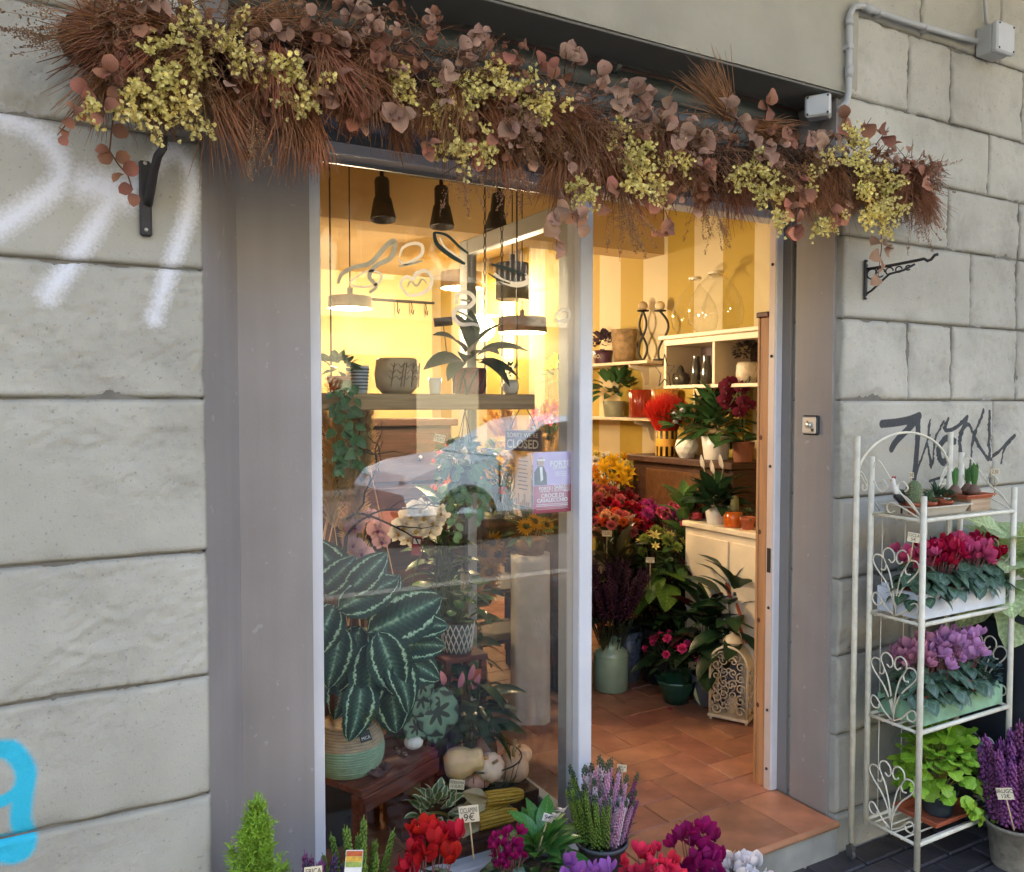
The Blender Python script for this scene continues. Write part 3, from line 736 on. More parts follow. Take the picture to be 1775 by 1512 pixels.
# pots
terra = mat('terracotta', '#a9593a', .8, .2, 18, bump=.2)
soil = mat('soil', (.035, .024, .017), .95, .4, 60, bump=.8)
def pot_profile(r0, r1, h, rim=.0, t=.004): 
    p = [(0, 0), (r0*.96, 0), (r0, .004)]
    if rim: p += [(r1*.95, h-rim), (r1*1.06, h-rim+.001), (r1*1.06, h)]
    else: p += [((r0+r1)/2, h*.5), (r1, h)]
    p += [(p[-1][0]-t, h), (p[-1][0]-t-.001, h*.86), (0, h*.85)]
    return p
def pot(parent, m, r0, r1, h, rim=0, name='pot', n=26, c=(0, 0, 0)):
    o = MB().lathe(pot_profile(r0, r1, h, rim), n, c).build(name, m, parent)
    MB().lathe([(r1*.92, h*.88), (r1*.5, h*.91), (0, h*.92)], 14, c).build('soil', soil, parent)
    return o
SC_ = {}
def card(label, lines, p, w_, h_, facing=None, stick=.10, tilt=.12, colr='#d9c9a8', ink='#1c1a18', name='price_card', roll=0.0, fs=None, group=None):
    """small hand-written card on a stick; p is the card centre"""
    p = Vector(p); f_ = Vector(facing) if facing else (CAM-p); rz = math.atan2(f_.y, f_.x)+math.pi/2
    t = thing(name, label, 'price card', p, rot=(-tilt, roll, rz), group=group)
    MB().box((-w_/2, -.0012, -h_/2), (w_/2, .0012, h_/2)).build('card', mat('card_'+colr[1:], colr, .8, .06, 30), t)
    n = len(lines)
    for i, s in enumerate(lines):
        k = fs[i] if fs else .62/n
        sz = h_*k*1.5; wx = len(s)*.56*sz; sx = min(1, w_*.9/wx) if wx else 1
        lettering(s, mat('ink_'+ink[1:], ink, .7), t, (0, -.0016, h_*(.5-(i+.5)/n)*.86), (math.pi/2, 0, 0), sz, sx=sx)
    if stick: MB().tube([(0, .002, -h_/2-stick), (0, .002, h_*.2)], .0022, 5).build('stick', mat('stick_wood', '#b9a27c', .8), t)
    return t
# ================================================================== dried flower garland over the shop front
random.seed(21)
GP = [(165, 60), (220, 75), (300, 95), (420, 105), (540, 112), (660, 128), (790, 172), (900, 202), (1000, 238), (1110, 262), (1220, 284), (1340, 292), (1450, 302), (1540, 315), (1590, 322)]
GPW = [at(x, y, Y=-.075) for x, y in GP]
g0 = GPW[0]
def gpt(u):
    t = max(0, min(.9999, u))*(len(GPW)-1); i = int(t); return GPW[i].lerp(GPW[i+1], t-i)
def gu(px):   # parameter for a photograph column
    for i in range(len(GP)-1):
        if GP[i][0] <= px <= GP[i+1][0]: return (i+(px-GP[i][0])/(GP[i+1][0]-GP[i][0]))/(len(GP)-1)
    return 0 if px < GP[0][0] else 1
def gr_(u): return .085+.05*math.sin(math.pi*min(1, max(0, u))**.8)
ga = thing('dried_flower_garland', 'long rusty garland of dried grasses, eucalyptus and yellow statice over the entrance', 'garland', (1.3, 0, 2.25))
off = Vector((1.3, 0, 2.25))
rust = mat('rust_grass', '#a06a46', .8, .3, 8, transl=.15, rand=.7)
brown = mat('brown_plume', '#96704f', .9, .3, 20, transl=.1, rand=.6)
twig = mat('garland_twig', '#694530', .9, .3, 30)
yel = mat('statice_yellow', '#eee092', .8, .2, 60, transl=.25, rand=.4)
olive = mat('statice_stem', '#7d6a33', .85, .3, 30)
cop = petal('eucalyptus_copper', '#a5715a', .6, .25)
pink = petal('eucalyptus_pink', '#b08c76', .5, .25)
# core of twigs
b = MB()
for k in range(1500):
    u_ = rnd(0, 1); p = gpt(u_)-off; rr = gr_(u_)
    v = V(rnd(-.4, .4), rnd(-1, .6), rnd(-1, .8)).normalized()
    p = p+v*rr*rnd(.1, .75)
    p.y = min(p.y, .05)
    d = V(rnd(-1, 1), rnd(-.5, .2), rnd(-.9, .35)).normalized()*rnd(.05, .13)
    if p.y+d.y > .12: d.y = 0
    b.tube([p, p+d*.5+rvec()*.008, p+d], [.0020, .0016, .0008], 3, cap=False)
stuff(b.build('twig_core', twig, ga))
b = MB()
for k in range(60):
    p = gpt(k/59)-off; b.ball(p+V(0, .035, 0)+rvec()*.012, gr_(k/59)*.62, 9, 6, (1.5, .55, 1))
b.build('dark_core', mat('garland_core_shade', (.045, .028, .017), .95, .5, 60, bump=1.0, bscale=120), ga)  # dark core: its near-black brown stands in for deep shade inside the garland
# grass fans
def grass_fan(seed, n=75, L=.20, spread=.3):
    q = random.Random(seed); b = MB()
    for k in range(n):
        a = q.gauss(0, spread); e = q.gauss(0, spread*.6); l = L*q.uniform(.6, 1.1); sag = q.uniform(.0, .05)
        d = V(math.sin(a), math.cos(a)*math.cos(e), math.sin(e)).normalized()
        s0 = V(q.gauss(0, .008), 0, q.gauss(0, .008))
        pts = [s0+d*l*t+V(0, 0, -sag*t*t)+V(q.gauss(0, .002), 0, q.gauss(0, .002)) for t in (0, .35, .7, 1)]
        b.tube(pts, [.0012, .0012, .001, .0005], 3, cap=False)
    return b
fans = [grass_fan(i, 95, .15+.02*i, .16+.04*i).data('grass_bundle', rust) for i in range(4)]
def gplace(u_, phi, rr):
    """phi 0 = towards street, pi/2 = up, -pi/2 = down"""
    p = gpt(u_)-off; v = V(0, -math.cos(phi), math.sin(phi)); return p+v*rr, v
for k in range(92):
    u_ = (k+rnd(0, 1))/92; phi = rnd(-1.25, .9); p, v = gplace(u_, phi, gr_(u_)*rnd(.25, .7))
    d = v*.3+V(rnd(-.8, .8), -.12, rnd(-1.1, -.35))
    obm('grass_bundle', fans[k % 4], ga, frame(p, d, (0, -1, .3), rnd(-1, 1), rnd(.55, .95)))
for px, py, dx, dz, s in ((400, 40, .8, .25, 1.1), (470, 130, .5, -.8, 1), (520, 60, 1, -.15, 1.1), (345, 60, -.2, -1, 1), (540, 190, .2, -1, .9), (1010, 190, -.1, -1, 1.3), (1060, 240, .2, -1, 1.2), (980, 250, -.5, -1, 1.1), (1270, 205, -.9, .5, 1.0), (1300, 215, 1, -.1, 1.2), (1560, 300, 1, .05, 1.0), (1560, 330, 1, -.35, 1.0), (1550, 310, 1, -.7, .9), (1160, 230, .8, .1, .9), (215, 40, -1, .1, .5), (205, 70, -1, -.2, .5)):
    p = at(px, py, Y=-.13)-off
    obm('grass_bundle', fans[int(px) % 4], ga, frame(p, (dx, -.15, dz), (0, -1, .2), rnd(-1, 1), s))
# brown seed plumes
def plume(seed, L=.2):
    q = random.Random(seed); b = MB()
    for s in range(7):
        a = q.gauss(0, .35); e = q.gauss(0, .3); l = L*q.uniform(.6, 1)
        d = V(math.sin(a), math.cos(a), math.sin(e)).normalized()
        b.tube([(0, 0, 0), d*l], [.001, .0006], 3, cap=False)
        for k in range(42):
            t = q.uniform(.3, 1); w_ = .013*(1.15-t)
            b.octa(d*l*t+V(q.gauss(0, w_), q.gauss(0, w_), q.gauss(0, w_)), q.uniform(.0014, .003), q.uniform(.002, .004))
    return b
plumes = [plume(40+i, .17+.03*i).data('seed_plume', brown) for i in range(3)]
for k in range(58):
    u_ = (k+rnd(0, 1))/58; phi = rnd(-1.5, .7); p, v = gplace(u_, phi, gr_(u_)*rnd(.4, .85))
    d = v*.6+V(rnd(-.8, .8), -.1, rnd(-1.1, 0))
    obm('seed_plume', plumes[k % 3], ga, frame(p, d, (0, -1, .3), rnd(-2, 2), rnd(.45, .75)))
for px, py, dx, dz in ((120, 40, -1, -.05), (140, 75, -1, -.25), (440, 190, .1, -1), (800, 260, 0, -1), (900, 290, .1, -1), (1070, 330, .1, -1), (1085, 345, .25, -1), (1440, 330, .1, -1), (1590, 330, .8, -.8), (1580, 350, .4, -1), (1600, 300, 1, -.1), (1240, 360, .1, -1)):
    obm('seed_plume', plumes[px % 3], ga, frame(at(px, py, Y=-.15)-off, (dx, -.1, dz), (0, -1, .2), rnd(-1, 1), rnd(.65, .9)))
# yellow statice heads
def statice(seed):
    q = random.Random(seed); b = MB(); s = MB()
    for br in range(5):
        d = V(q.gauss(0, .5), 1, q.gauss(0, .45)).normalized(); l = q.uniform(.05, .085)
        s.tube([(0, -.03, 0), d*l*.5, d*l], .0014, 3, cap=False)
        for k in range(13):
            t = q.uniform(.45, 1.1); c = d*l*t+V(q.gauss(0, .008), q.gauss(0, .006), q.gauss(0, .008))
            dd = (d+rvec()*.7).normalized()
            for j in range(3): b.leaf(frame(c, dd, rvec(), j*2.1), .0095, .009, q.uniform(.3, 1.2), .5, 1, lambda t: .35+.65*t)
    return b, s
sts = []
for i in range(4):
    b, s = statice(70+i); sts.append((b.data('statice_head', yel), s.data('stem', olive)))
SP = [(325, 25), (350, 60), (300, 90), (285, 120), (330, 110), (275, 165), (250, 175), (300, 180), (165, 190), (230, 200), (345, 200), (400, 80), (430, 100), (390, 60), (450, 120), (480, 115), (500, 130), (540, 160), (525, 165), (240, 165),
      (690, 140), (700, 155), (780, 155), (825, 155), (820, 165), (790, 190), (775, 200), (870, 140), (880, 165), (885, 185), (920, 165), (950, 185), (945, 200), (780, 255), (790, 265), (840, 250), (850, 120),
      (1075, 230), (1100, 245), (1110, 270), (1085, 265), (1105, 320), (1120, 310), (1150, 275), (1180, 280), (1165, 260), (1010, 330), (1020, 350), (1130, 320), (1290, 300), (1310, 310), (1325, 330), (1350, 320), (1300, 280), (1285, 315),
      (1480, 230), (1490, 250), (1495, 280), (1510, 300), (1500, 320), (1530, 330), (1540, 300), (1525, 360), (1540, 350), (1510, 380), (1530, 390), (1545, 380), (1440, 390), (1420, 395), (1400, 320), (1430, 280), (1470, 270), (1350, 375), (1505, 345)]
for k, (px, py) in enumerate(SP):
    p = at(px+rnd(-5, 5), py+rnd(-5, 5), Y=-.17-rnd(0, .04))-off
    u_ = gu(px); c = gpt(u_)-off; d = (p-c)*1.2+V(rnd(-.06, .06), -.06, rnd(-.1, 0.02))
    M = frame(p-d.normalized()*.04, d, (0, -1, .2), rnd(0, 6), rnd(.78, 1.08))
    o = obm('statice_head', sts[k % 4][0], ga, M); obm('stem', sts[k % 4][1], o, Matrix())
# eucalyptus sprigs: each leaf a part
eucs = [leafd('euc', cop, 1, .9, .9, .3, 6, ROUND, .12), leafd('euc2', pink, 1, 1.0, 1.1, .45, 6, ROUND, .15), leafd('euc3', pink, 1, .8, 1.5, .6, 6, ROUND, .2)]
EU = [(235, 20, 0, 2), (260, 10, .3, 2), (215, 90, 0, 0), (200, 120, -.4, 0), (185, 130, 0, 0), (160, 160, -.5, 0), (205, 160, 0, 0), (130, 190, -.6, 0), (115, 215, -.3, 0), (240, 60, 0, 0), (180, 190, .2, 0),
      (610, 20, .2, 1), (630, 30, -.2, 1), (600, 80, -.2, 1), (585, 125, 0, 1), (590, 140, .2, 1), (580, 170, -.4, 1), (620, 150, 0, 0), (650, 90, .2, 0), (640, 160, .4, 1), (670, 190, .2, 1), (690, 200, 0, 1), (660, 65, 0, 0), (700, 75, .5, 0), (620, 205, 0, 0), (740, 80, .4, 0),
      (790, 100, .1, 1), (820, 85, .2, 2), (830, 80, -.1, 2), (775, 125, -.2, 1), (870, 110, .3, 0), (890, 120, .2, 0), (880, 210, 0, 1), (905, 205, 0, 1), (860, 235, 0, 0), (800, 250, .1, 0), (740, 250, 0, 0), (930, 130, .2, 0), (820, 275, 0, 0),
      (980, 110, -.1, 1), (1000, 105, .2, 1), (960, 135, 0, 0), (1040, 140, .2, 1), (1080, 160, .1, 1), (1100, 165, .2, 1), (1130, 180, .2, 2), (1150, 190, .2, 1), (1100, 210, 0, 1), (1120, 215, .2, 1), (1150, 220, .3, 2), (1170, 245, 0, 1), (1180, 240, .2, 1), (1090, 195, 0, 2), (1070, 185, -.2, 1),
      (965, 350, -.3, 1), (990, 360, 0, 1), (1000, 375, -.1, 1), (960, 380, -.4, 1), (1040, 340, .1, 0), (965, 410, -.1, 1), (1060, 330, .2, 0), (1160, 385, .2, 0), (1150, 345, .1, 0), (1130, 345, -.1, 0),
      (1255, 200, 0, 2), (1275, 215, .1, 1), (1300, 240, .3, 2), (1330, 260, .1, 1), (1320, 270, .2, 1), (1360, 240, .2, 0), (1400, 245, .2, 1), (1420, 255, .2, 1), (1440, 245, .3, 1), (1330, 190, .1, 0), (1380, 310, .2, 0), (1390, 330, .1, 0), (1440, 365, .2, 0), (1450, 375, .2, 0), (1380, 380, 0, 0), (1375, 400, 0, 0), (1460, 220, .3, 0), (1210, 250, .1, 1), (1220, 290, .1, 0), (1500, 220, .4, 0), (1530, 235, .4, 0), (1600, 310, .6, 0), (1370, 355, -.1, 0), (1560, 285, .3, 0)]
ne = 0; sb = MB()
for px, py, dx, kd in EU:
    if ne >= 292: break
    p0 = at(px, py, Y=-.16-rnd(0, .04))-off; c = gpt(gu(px))-off
    d = ((p0-c)*2.0+V(dx*.3, -.10, rnd(-.12, .05))).normalized()
    nl = 4 if kd == 2 else 3; s_ = mpp(p0+off)
    sb.tube([p0-d*.05, p0, p0+d*.04], [.0016, .0014, .001], 3, cap=False)
    for k in range(nl):
        if ne >= 292: break
        q = p0+d*(.012*k)+rvec()*.010
        a = rnd(0, 6.28); dd = (d*.5+V(math.cos(a), rnd(-.7, .1), math.sin(a))*.9).normalized()
        obm('leaf', eucs[kd if k else (0 if kd == 0 else 1)], ga, frame(q, dd, (rnd(-.4, .4), -1, .4), rnd(-.9, .9), rnd(19, 32)*s_)); ne += 1
def hang(pts, leaves, kd):
    global ne
    q = [at(x, y, Y=-.09)-off for x, y in pts]; sb.tube(q, .0015, 4, cap=False)
    for x, y, dx, dz, s in leaves:
        p = at(x, y, Y=-.10)-off; obm('leaf', eucs[kd], ga, frame(p, (dx, -.25, dz), (0, -1, .3), rnd(-.8, .8), s*mpp(p+off))); ne += 1
hang([(198, 195), (193, 230), (190, 262), (205, 285), (222, 305), (230, 330)], [(193, 228, 1, .1, 30), (190, 262, -1, .1, 24), (196, 276, -1, 0, 26), (200, 275, .8, .2, 26), (212, 295, 1, .25, 30), (214, 302, -1, -.5, 24), (225, 320, -.7, -.8, 24), (229, 335, .2, -1, 24)], 0)
hang([(425, 205), (424, 240), (426, 262)], [(425, 255, .1, -1, 26)], 0)
hang([(1527, 395), (1528, 430), (1522, 480)], [(1525, 418, -1, 0, 26), (1530, 425, 1, .1, 24), (1524, 440, -1, -.4, 24), (1532, 432, 1, -.4, 24), (1526, 452, .2, -1, 24), (1520, 478, -.6, -.8, 22)], 1)
hang([(1150, 330), (1150, 385), (1152, 400)], [(1140, 350, -1, -.2, 20), (1150, 355, 1, .1, 20), (1155, 382, 1, 0, 18), (1148, 398, -.4, -1, 16), (1140, 402, -1, -.4, 16)], 0)
stuff(sb.build('sprig_stems', twig, ga))
for mm_, nn_, bx in ((cop, 420, (0, 1)), (pink, 540, (.2, 1))):
    b = MB(); pr0 = MB().leaf(Matrix(), .026, .024, .6, .25, 4, ROUND)
    for k in range(nn_//6):
        u_ = rnd(*bx); c, v = gplace(u_, rnd(-1.3, 1.35), gr_(u_)*rnd(.75, 1.1)); dd = (v+V(rnd(-.6, .6), -.2, rnd(-.6, .2))).normalized()
        b.tube([c-dd*.05, c+dd*.03], .0012, 3, cap=False)
        for j in range(6): b.merge(pr0, frame(c+dd*.012*j-dd*.03+rvec()*.008, (dd*.4+rvec()).normalized(), (rnd(-.4, .4), -1, .4), rnd(-.9, .9), rnd(.6, 1.15)))
    stuff(b.build('small_leaves', mm_, ga))
b = MB()
for k in range(2600):
    u_ = rnd(0, 1); p, v = gplace(u_, rnd(-1.5, 1.1), gr_(u_)*rnd(.45, 1.0)); d = (v*.5+V(rnd(-.7, .7), -.1, rnd(-1.1, .1))).normalized()*rnd(.03, .075)
    q_ = p+d; b.tube([p, p+d*.55+V(0, 0, .003), q_], [.0013, .0011, .0005], 3, cap=False)
    if k % 2:
        for j in range(3): b.octa(p+d*rnd(.4, 1)+rvec()*.003, .0018, .0028)
stuff(b.build('dried_sprays', brown, ga))

# ================================================================== wall fixtures
iron = mat('dark_iron', '#2b2625', .6, .25, 30, bump=.2)
brass = mat('screw_head', '#c9c6bb', .35, .1, 30, metal=.7)
p = at(252, 345, Y=-.006)
br = thing('wall_bracket', 'dark iron flag hook screwed to the graffitied stone', 'wall bracket', p)
s_ = mpp(p)
MB().box((-10*s_, -.006, -65*s_), (10*s_, .004, 65*s_), .004).build('plate', iron, br)
for z in (60, -54): MB().ball((0, -.007, z*s_), .004, 10, 5).build('screw', brass, br)
MB().tube([(4*s_, -.004, -10*s_), (6*s_, -.02, 10*s_), (10*s_, -.05, 40*s_), (14*s_, -.075, 60*s_), (22*s_, -.085, 72*s_), (25*s_, -.085, 92*s_)], [.009, .010, .009, .009, .008, .005], 8).build('hook_arm', iron, br)
p = at(1500, 485, Y=-.004)
br = thing('wall_bracket', 'ornate dark cast iron scroll bracket on the bare stone', 'wall bracket', p)
s_ = mpp(p)
H = .135; A = .19
MB().box((-.007, -.006, -H/2), (.007, .003, H/2), .003).build('plate', iron, br)
for z in (.055, -.06): MB().ball((0, -.006, z), .004, 8, 4).build('screw', brass, br)
MB().tube([(0, 0, .035), (.03, -.08, .04), (.055, -.15, .047), (.062, -.175, .050), (.065, -.185, .042), (.069, -.195, .045), (.072, -.205, .058), (.076, -.215, .060)], .005, 8).build('arm', iron, br)
sc2 = MB()
def arm_pt(t, dz): return V(.062*t, -.175*t, .035+.015*t+dz)
sc2.tube([V(0, -.003, -.05), arm_pt(.12, -.075), arm_pt(.25, -.055), arm_pt(.42, -.030), arm_pt(.65, -.026), arm_pt(.85, -.012)], .004, 6)
for t, r_ in ((.12, .017), (.26, .015), (.42, .012), (.58, .010), (.74, .008)):
    sc2.tube([arm_pt(t, -.020)+V(.33*r_*math.cos(a), -.94*r_*math.cos(a), r_*math.sin(a)) for a in [k*.55 for k in range(11)]], .0026, 5)
sc2.build('scrollwork', iron, br)

gp = mat('pvc_grey', '#a9aaa8', .5, .06, 8)
cdt = thing('electrical_conduit', 'light grey plastic conduit pipe bending round the lintel end', 'conduit', at(1470, 90, Y=-.02))
o0 = Vector(cdt.location)
def ptc(x, y, Y=-.02): return at(x, y, Y=Y)-o0
bend = [ptc(1693, 72), ptc(1640, 58), ptc(1560, 34), ptc(1510, 17), ptc(1493, 10), ptc(1480, 12), ptc(1473, 25), ptc(1472, 45), ptc(1472, 90), ptc(1471, 135), ptc(1471, 160), ptc(1468, 176), ptc(1460, 186, -.01), ptc(1452, 190, .0)]
MB().tube(bend, .0105, 10).build('pipe', gp, cdt)
MB().tube([ptc(1710, 44), ptc(1707, 0), ptc(1705, -60)], .006, 8).build('riser_pipe', gp, cdt)
for a, c in (((1512, 18), (1498, 12)), ((1472, 30), (1472, 45)), ((1472, 115), (1471, 135))): MB().tube([ptc(*a), ptc(*c)], .0135, 10).build('coupling', gp, cdt)
for x, y in ((1471, 82), (1605, 50), (1525, 24)):
    q = ptc(x, y); MB().box((q.x-.012, q.y-.013, q.z-.009), (q.x+.012, .02+q.y, q.z+.009), .003).build('clip', gp, cdt)
def junction(label, px, py, w_, h_, Y, d, rz=0):
    q = at(px, py, Y=Y); t = thing('junction_box', label, 'junction box', q, rz)
    MB().box((-w_/2, -d*.6, -h_/2), (w_/2, d*.4, h_/2), .006).build('box', gp, t)
    l = MB().box((-w_/2-.003, -d, -h_/2-.003), (w_/2+.003, -d*.6-.0005, h_/2+.003), .006).build('lid', mat('pvc_light', '#b9bab8', .5, .05, 8), t)
    for sx in (-1, 1):
        for sz in (-1, 1): MB().ball((sx*w_*.42, -d, sz*h_*.42), .004, 8, 4).build('screw', hole, l)
    return t
junction('square light grey junction box high on the stone wall', 1716, 76, .105, .105, -.025, .062)
junction('small grey junction box in the corner above the garland', 1420, 190, .075, .065, .05, .05, R(-55))
q = at(1407, 737, X=XR-.012)
ks = thing('key_switch', 'square metal shutter key switch on the taupe reveal', 'key switch', q, R(-90))
MB().box((-.034, -.010, -.034), (.034, .004, .034), .004).build('surround', blk, ks)
MB().box((-.029, -.014, -.029), (.029, -.0105, .029), .003).build('face_plate', mat('switch_face', '#c7c4bf', .35, .06, 20, metal=.5), ks)
MB().lathe([(0, 0), (.011, 0), (.011, .006), (0, .007)], 14).build('key_barrel', brass, ks, (0, -.014, 0), (math.pi/2, 0, 0))
MB().box((.010, -.0155, -.022), (.020, -.0143, -.012)).build('arrow_mark', hole, ks)
MB().add([(-.018, -.0147, .006), (-.004, -.0147, .016), (-.004, -.0147, .006)], [(0, 1, 2)], smooth=False).build('arrow_mark', hole, ks)
# ================================================================== cream wire plant rack and what stands on it
random.seed(33)
cr = mat('cream_enamel', '#d6d0ba', .45, .12, 30, bump=.2, bscale=200)
RX0, RX1, RYB, RYF = 2.405, 2.895, -.055, -.276
RZ = [1.181, .85, .504, .142]
rk = thing('plant_rack', 'cream metal four-tier plant rack on castors against the stone wall', 'plant rack')
posts = [((RX0-.035, RYB), .06, 1.441), ((RX1-.02, RYB), .06, 1.445), ((RX0, RYB-.03), .13, 1.372), ((RX0, RYF), .06, 1.258), ((RX1, RYF), .06, 1.262), ((RX1, RYB-.03), .13, 1.372)]
for (x, y), z0, z1 in posts:
    MB().tube([(x, y, z0), (x, y, z1)], .0095, 10).build('post', cr, rk)
for (x, y) in ((RX0-.035, RYB), (RX1-.02, RYB), (RX0, RYF), (RX1, RYF)):
    c = thing('x', '', '', (x, y, 0)); bpy.data.objects.remove(c)
    cs = MB().tube([(x, y, .035), (x, y, .075)], .006, 8).box((x-.010, y-.014, .030), (x+.010, y+.014, .046), .002).box((x-.010, y-.012, .012), (x-.008, y+.012, .032)).box((x+.008, y-.012, .012), (x+.010, y+.012, .032)).build('castor', mat('castor_zinc', '#77746f', .4, .1, 20, metal=.8), rk)
    MB().lathe([(0, -.006), (.016, -.006), (.018, -.003), (.018, .003), (.016, .006), (0, .006)], 16).build('wheel', mat('castor_wheel', '#4a4a4a', .5), cs, (x, y, .018), (0, math.pi/2, 0))
for z in RZ:
    MB().tube([(RX0, RYF, z), (RX1, RYF, z)], .0075, 8).build('front_rail', cr, rk)
    MB().tube([(RX0, RYB-.03, z), (RX1, RYB-.03, z)], .0055, 8).build('back_rail', cr, rk)
    for x in (RX0, RX1): MB().tube([(x, RYB-.03, z), (x, RYF, z)], .0055, 8).build('side_rail', cr, rk)
    for k in range(5):
        y = RYB-.03+(RYF-RYB+.03)*(k+.5)/5; MB().tube([(RX0, y, z-.006), (RX1, y, z-.006)], .003, 6).build('shelf_wire', cr, rk)
def curl(pts, f):
    q = []; P_ = pts
    for i in range(len(P_)-1):
        a, b_ = Vector(P_[i]), Vector(P_[i+1]); p0 = Vector(P_[max(0, i-1)]); p3 = Vector(P_[min(len(P_)-1, i+2)])
        for k in range(4):
            t = k/4; q.append(.5*((2*a)+(b_-p0)*t+(2*p0-5*a+4*b_-p3)*t*t+(3*a-p0-3*b_+p3)*t**3))
    q.append(Vector(P_[-1])); return [f(p.x, p.y) for p in q]
CA = [(.5, 0), (.46, .3), (.32, .6), (.1, .85), (.03, 1.0), (.1, 1.1), (.22, 1.08), (.3, .95), (.28, .84), (.2, .84)]
CB = [(.5, 0), (.47, .4), (.38, .8), (.25, 1.05), (.26, 1.2), (.36, 1.26), (.46, 1.19), (.48, 1.06), (.42, 1.0), (.36, 1.05)]
CE = [(.5, .02), (.32, .14), (.16, .34), (.07, .36), (.03, .25), (.1, .15), (.2, .17), (.21, .24)]
mir = lambda c: [(1-x, y) for x, y in c]
wd = abs(RYF-RYB+.03)-.012
for x in (RX0, RX1):
    for z in RZ[1:]:
        f = lambda u_, v_: (x, RYB-.036-u_*wd, z+.006+v_*wd*.98)
        for c in (CA, CB, mir(CA), mir(CB), CE, [(1-a, b_*.9) for a, b_ in CE]):
            MB().tube(curl(c, f), .0028, 6).build('scroll', cr, rk)
    z = RZ[0]; f = lambda u_, v_: (x, RYB-.036-u_*wd, z+.006+v_*wd)
    for c in ([(0, .78), (.05, .95), (.16, .93), (.45, .55), (.75, .25), (1, .02)], [(.98, .03), (.75, .3), (.55, .42), (.52, .55), (.62, .62), (.72, .52), (.66, .44)], [(.95, 0), (.6, .16), (.38, .22), (.3, .12), (.36, .03), (.46, .08)], [(.02, .6), (.1, .45), (.22, .4), (.3, .5), (.22, .62), (.14, .55)]):
        MB().tube(curl(c, f), .0028, 6).build('scroll', cr, rk)
xb0, xb1 = RX0-.035, RX1-.02; xm = (xb0+xb1)/2
MB().tube([(xm+(xb1-xb0)/2*math.cos(a), RYB, 1.29+.158*math.sin(a)) for a in [math.pi*k/24 for k in range(25)]], .0042, 8).build('arch', cr, rk)
for sg, xe in ((1, xb0), (-1, xb1)):
    f = lambda u_, v_: (xe+sg*u_*.16, RYB, 1.20+v_*.16)
    MB().tube(curl([(0, .65), (.12, .75), (.3, .55), (.32, .38), (.2, .36), (.18, .48)], f), .003, 6).build('scroll', cr, rk)
    MB().tube(curl([(.1, .7), (.45, .25), (.75, -.1)], f), .003, 6).build('scroll', cr, rk)
for z0, z1 in ((RZ[1], RZ[0]), (RZ[2], RZ[1]), (RZ[3], RZ[2])):
    for k in range(4): MB().tube([(RX0+.06+k*.12, RYB-.03, z0), (RX0+.06+k*.12, RYB-.03, z1)], .002, 5).build('back_wire', cr, rk)
sh1 = RZ[0]+.0075

# --- top tier: tray of small succulents
trm = mat('tray_plastic', '#bdb6a4', .5, .08, 10)
def tray(label, x0, x1, y0, y1, z, h, m, name='seed_tray', flare=.012):
    t = thing(name, label, 'tray', ((x0+x1)/2, (y0+y1)/2, z)); a, c = (x1-x0)/2, (y1-y0)/2
    b = MB(); f = flare
    ring = lambda a_, c_, z_: [(-a_, -c_, z_), (a_, -c_, z_), (a_, c_, z_), (-a_, c_, z_)]
    vs = ring(a-f, c-f, 0)+ring(a, c, h)+ring(a+.006, c+.006, h)+ring(a+.006, c+.006, h-.004)+ring(a-.004, c-.004, h-.003)+ring(a-f-.003, c-f-.003, .003)
    fs = [(3, 2, 1, 0)]
    for q0, q1 in ((0, 4), (4, 8), (8, 12), (8, 16), (16, 20)):
        for k in range(4): fs.append((q0+k, q0+(k+1) % 4, q1+(k+1) % 4, q1+k))
    fs.append((20, 21, 22, 23)); b.add(vs, fs, smooth=False).build('tray', m, t); return t
tray('shallow cream plastic tray of little succulents on rack top', RX0+.02, RX0+.275, RYF+.02, RYB-.05, sh1, .030, trm)
zt = sh1+.004
succ = leafm('succulent_green', '#4f6b48', .5, .5); succ2 = leafm('succulent_dark', '#34502f', .45, .5)
def succulent(label, x, y, kind, r=.022, z=None, group=None):
    t = thing('potted_succulent', label, 'succulent', (x, y, zt if z is None else z))
    pot(t, terra, r*.78, r, r*1.7, rim=r*.5, n=16)
    h = r*1.6
    if kind == 'rosette': scatter_leaves(t, leafd('suc', succ, 1, .42, -.5, .5, 3), rosette(16, .001, .006, (h, h+.01), (.3, 1.2), r*1.5))
    elif kind == 'spiky': scatter_leaves(t, leafd('spk', succ2, 1, .22, .2, .5, 3), rosette(16, .001, .005, (h, h+.006), (.5, 1.4), r*2.6))
    elif kind == 'bushy': stuff(joined(bushy(90, (0, 0, h+.012), (r*1.3, r*1.3, r*.9), 1), MB().leaf(Matrix(), .014, .008, .5, .4, 2)).build('foliage', succ2, t))
    return t
for i, (px, py, k, l) in enumerate(((1508, 862, 'bushy', 'tiny bushy succulent in terracotta pot in the tray beside rack post'), (1528, 868, 'bushy', 'trailing little succulent in terracotta pot behind curled rack scroll'), (1612, 868, 'rosette', 'grey-green rosette succulent in terracotta pot right after the cactus'),
                                  (1624, 862, 'spiky', 'spiky striped aloe in terracotta pot in the cream tray'), (1640, 864, 'bushy', 'low green succulent in terracotta pot at the tray end'))):
    y = RYF+.065+.06*(i % 2); q = at(px, py, Y=y); succulent(l, max(q.x, RX0+.05+.035*i), y, k, .021)
t = thing('barrel_cactus', 'hairy green cylindrical cactus in terracotta pot on the rack tray', 'cactus', (at(1585, 870, Y=RYF+.06).x, RYF+.06, zt))
pot(t, terra, .018, .023, .038, .01, n=16)
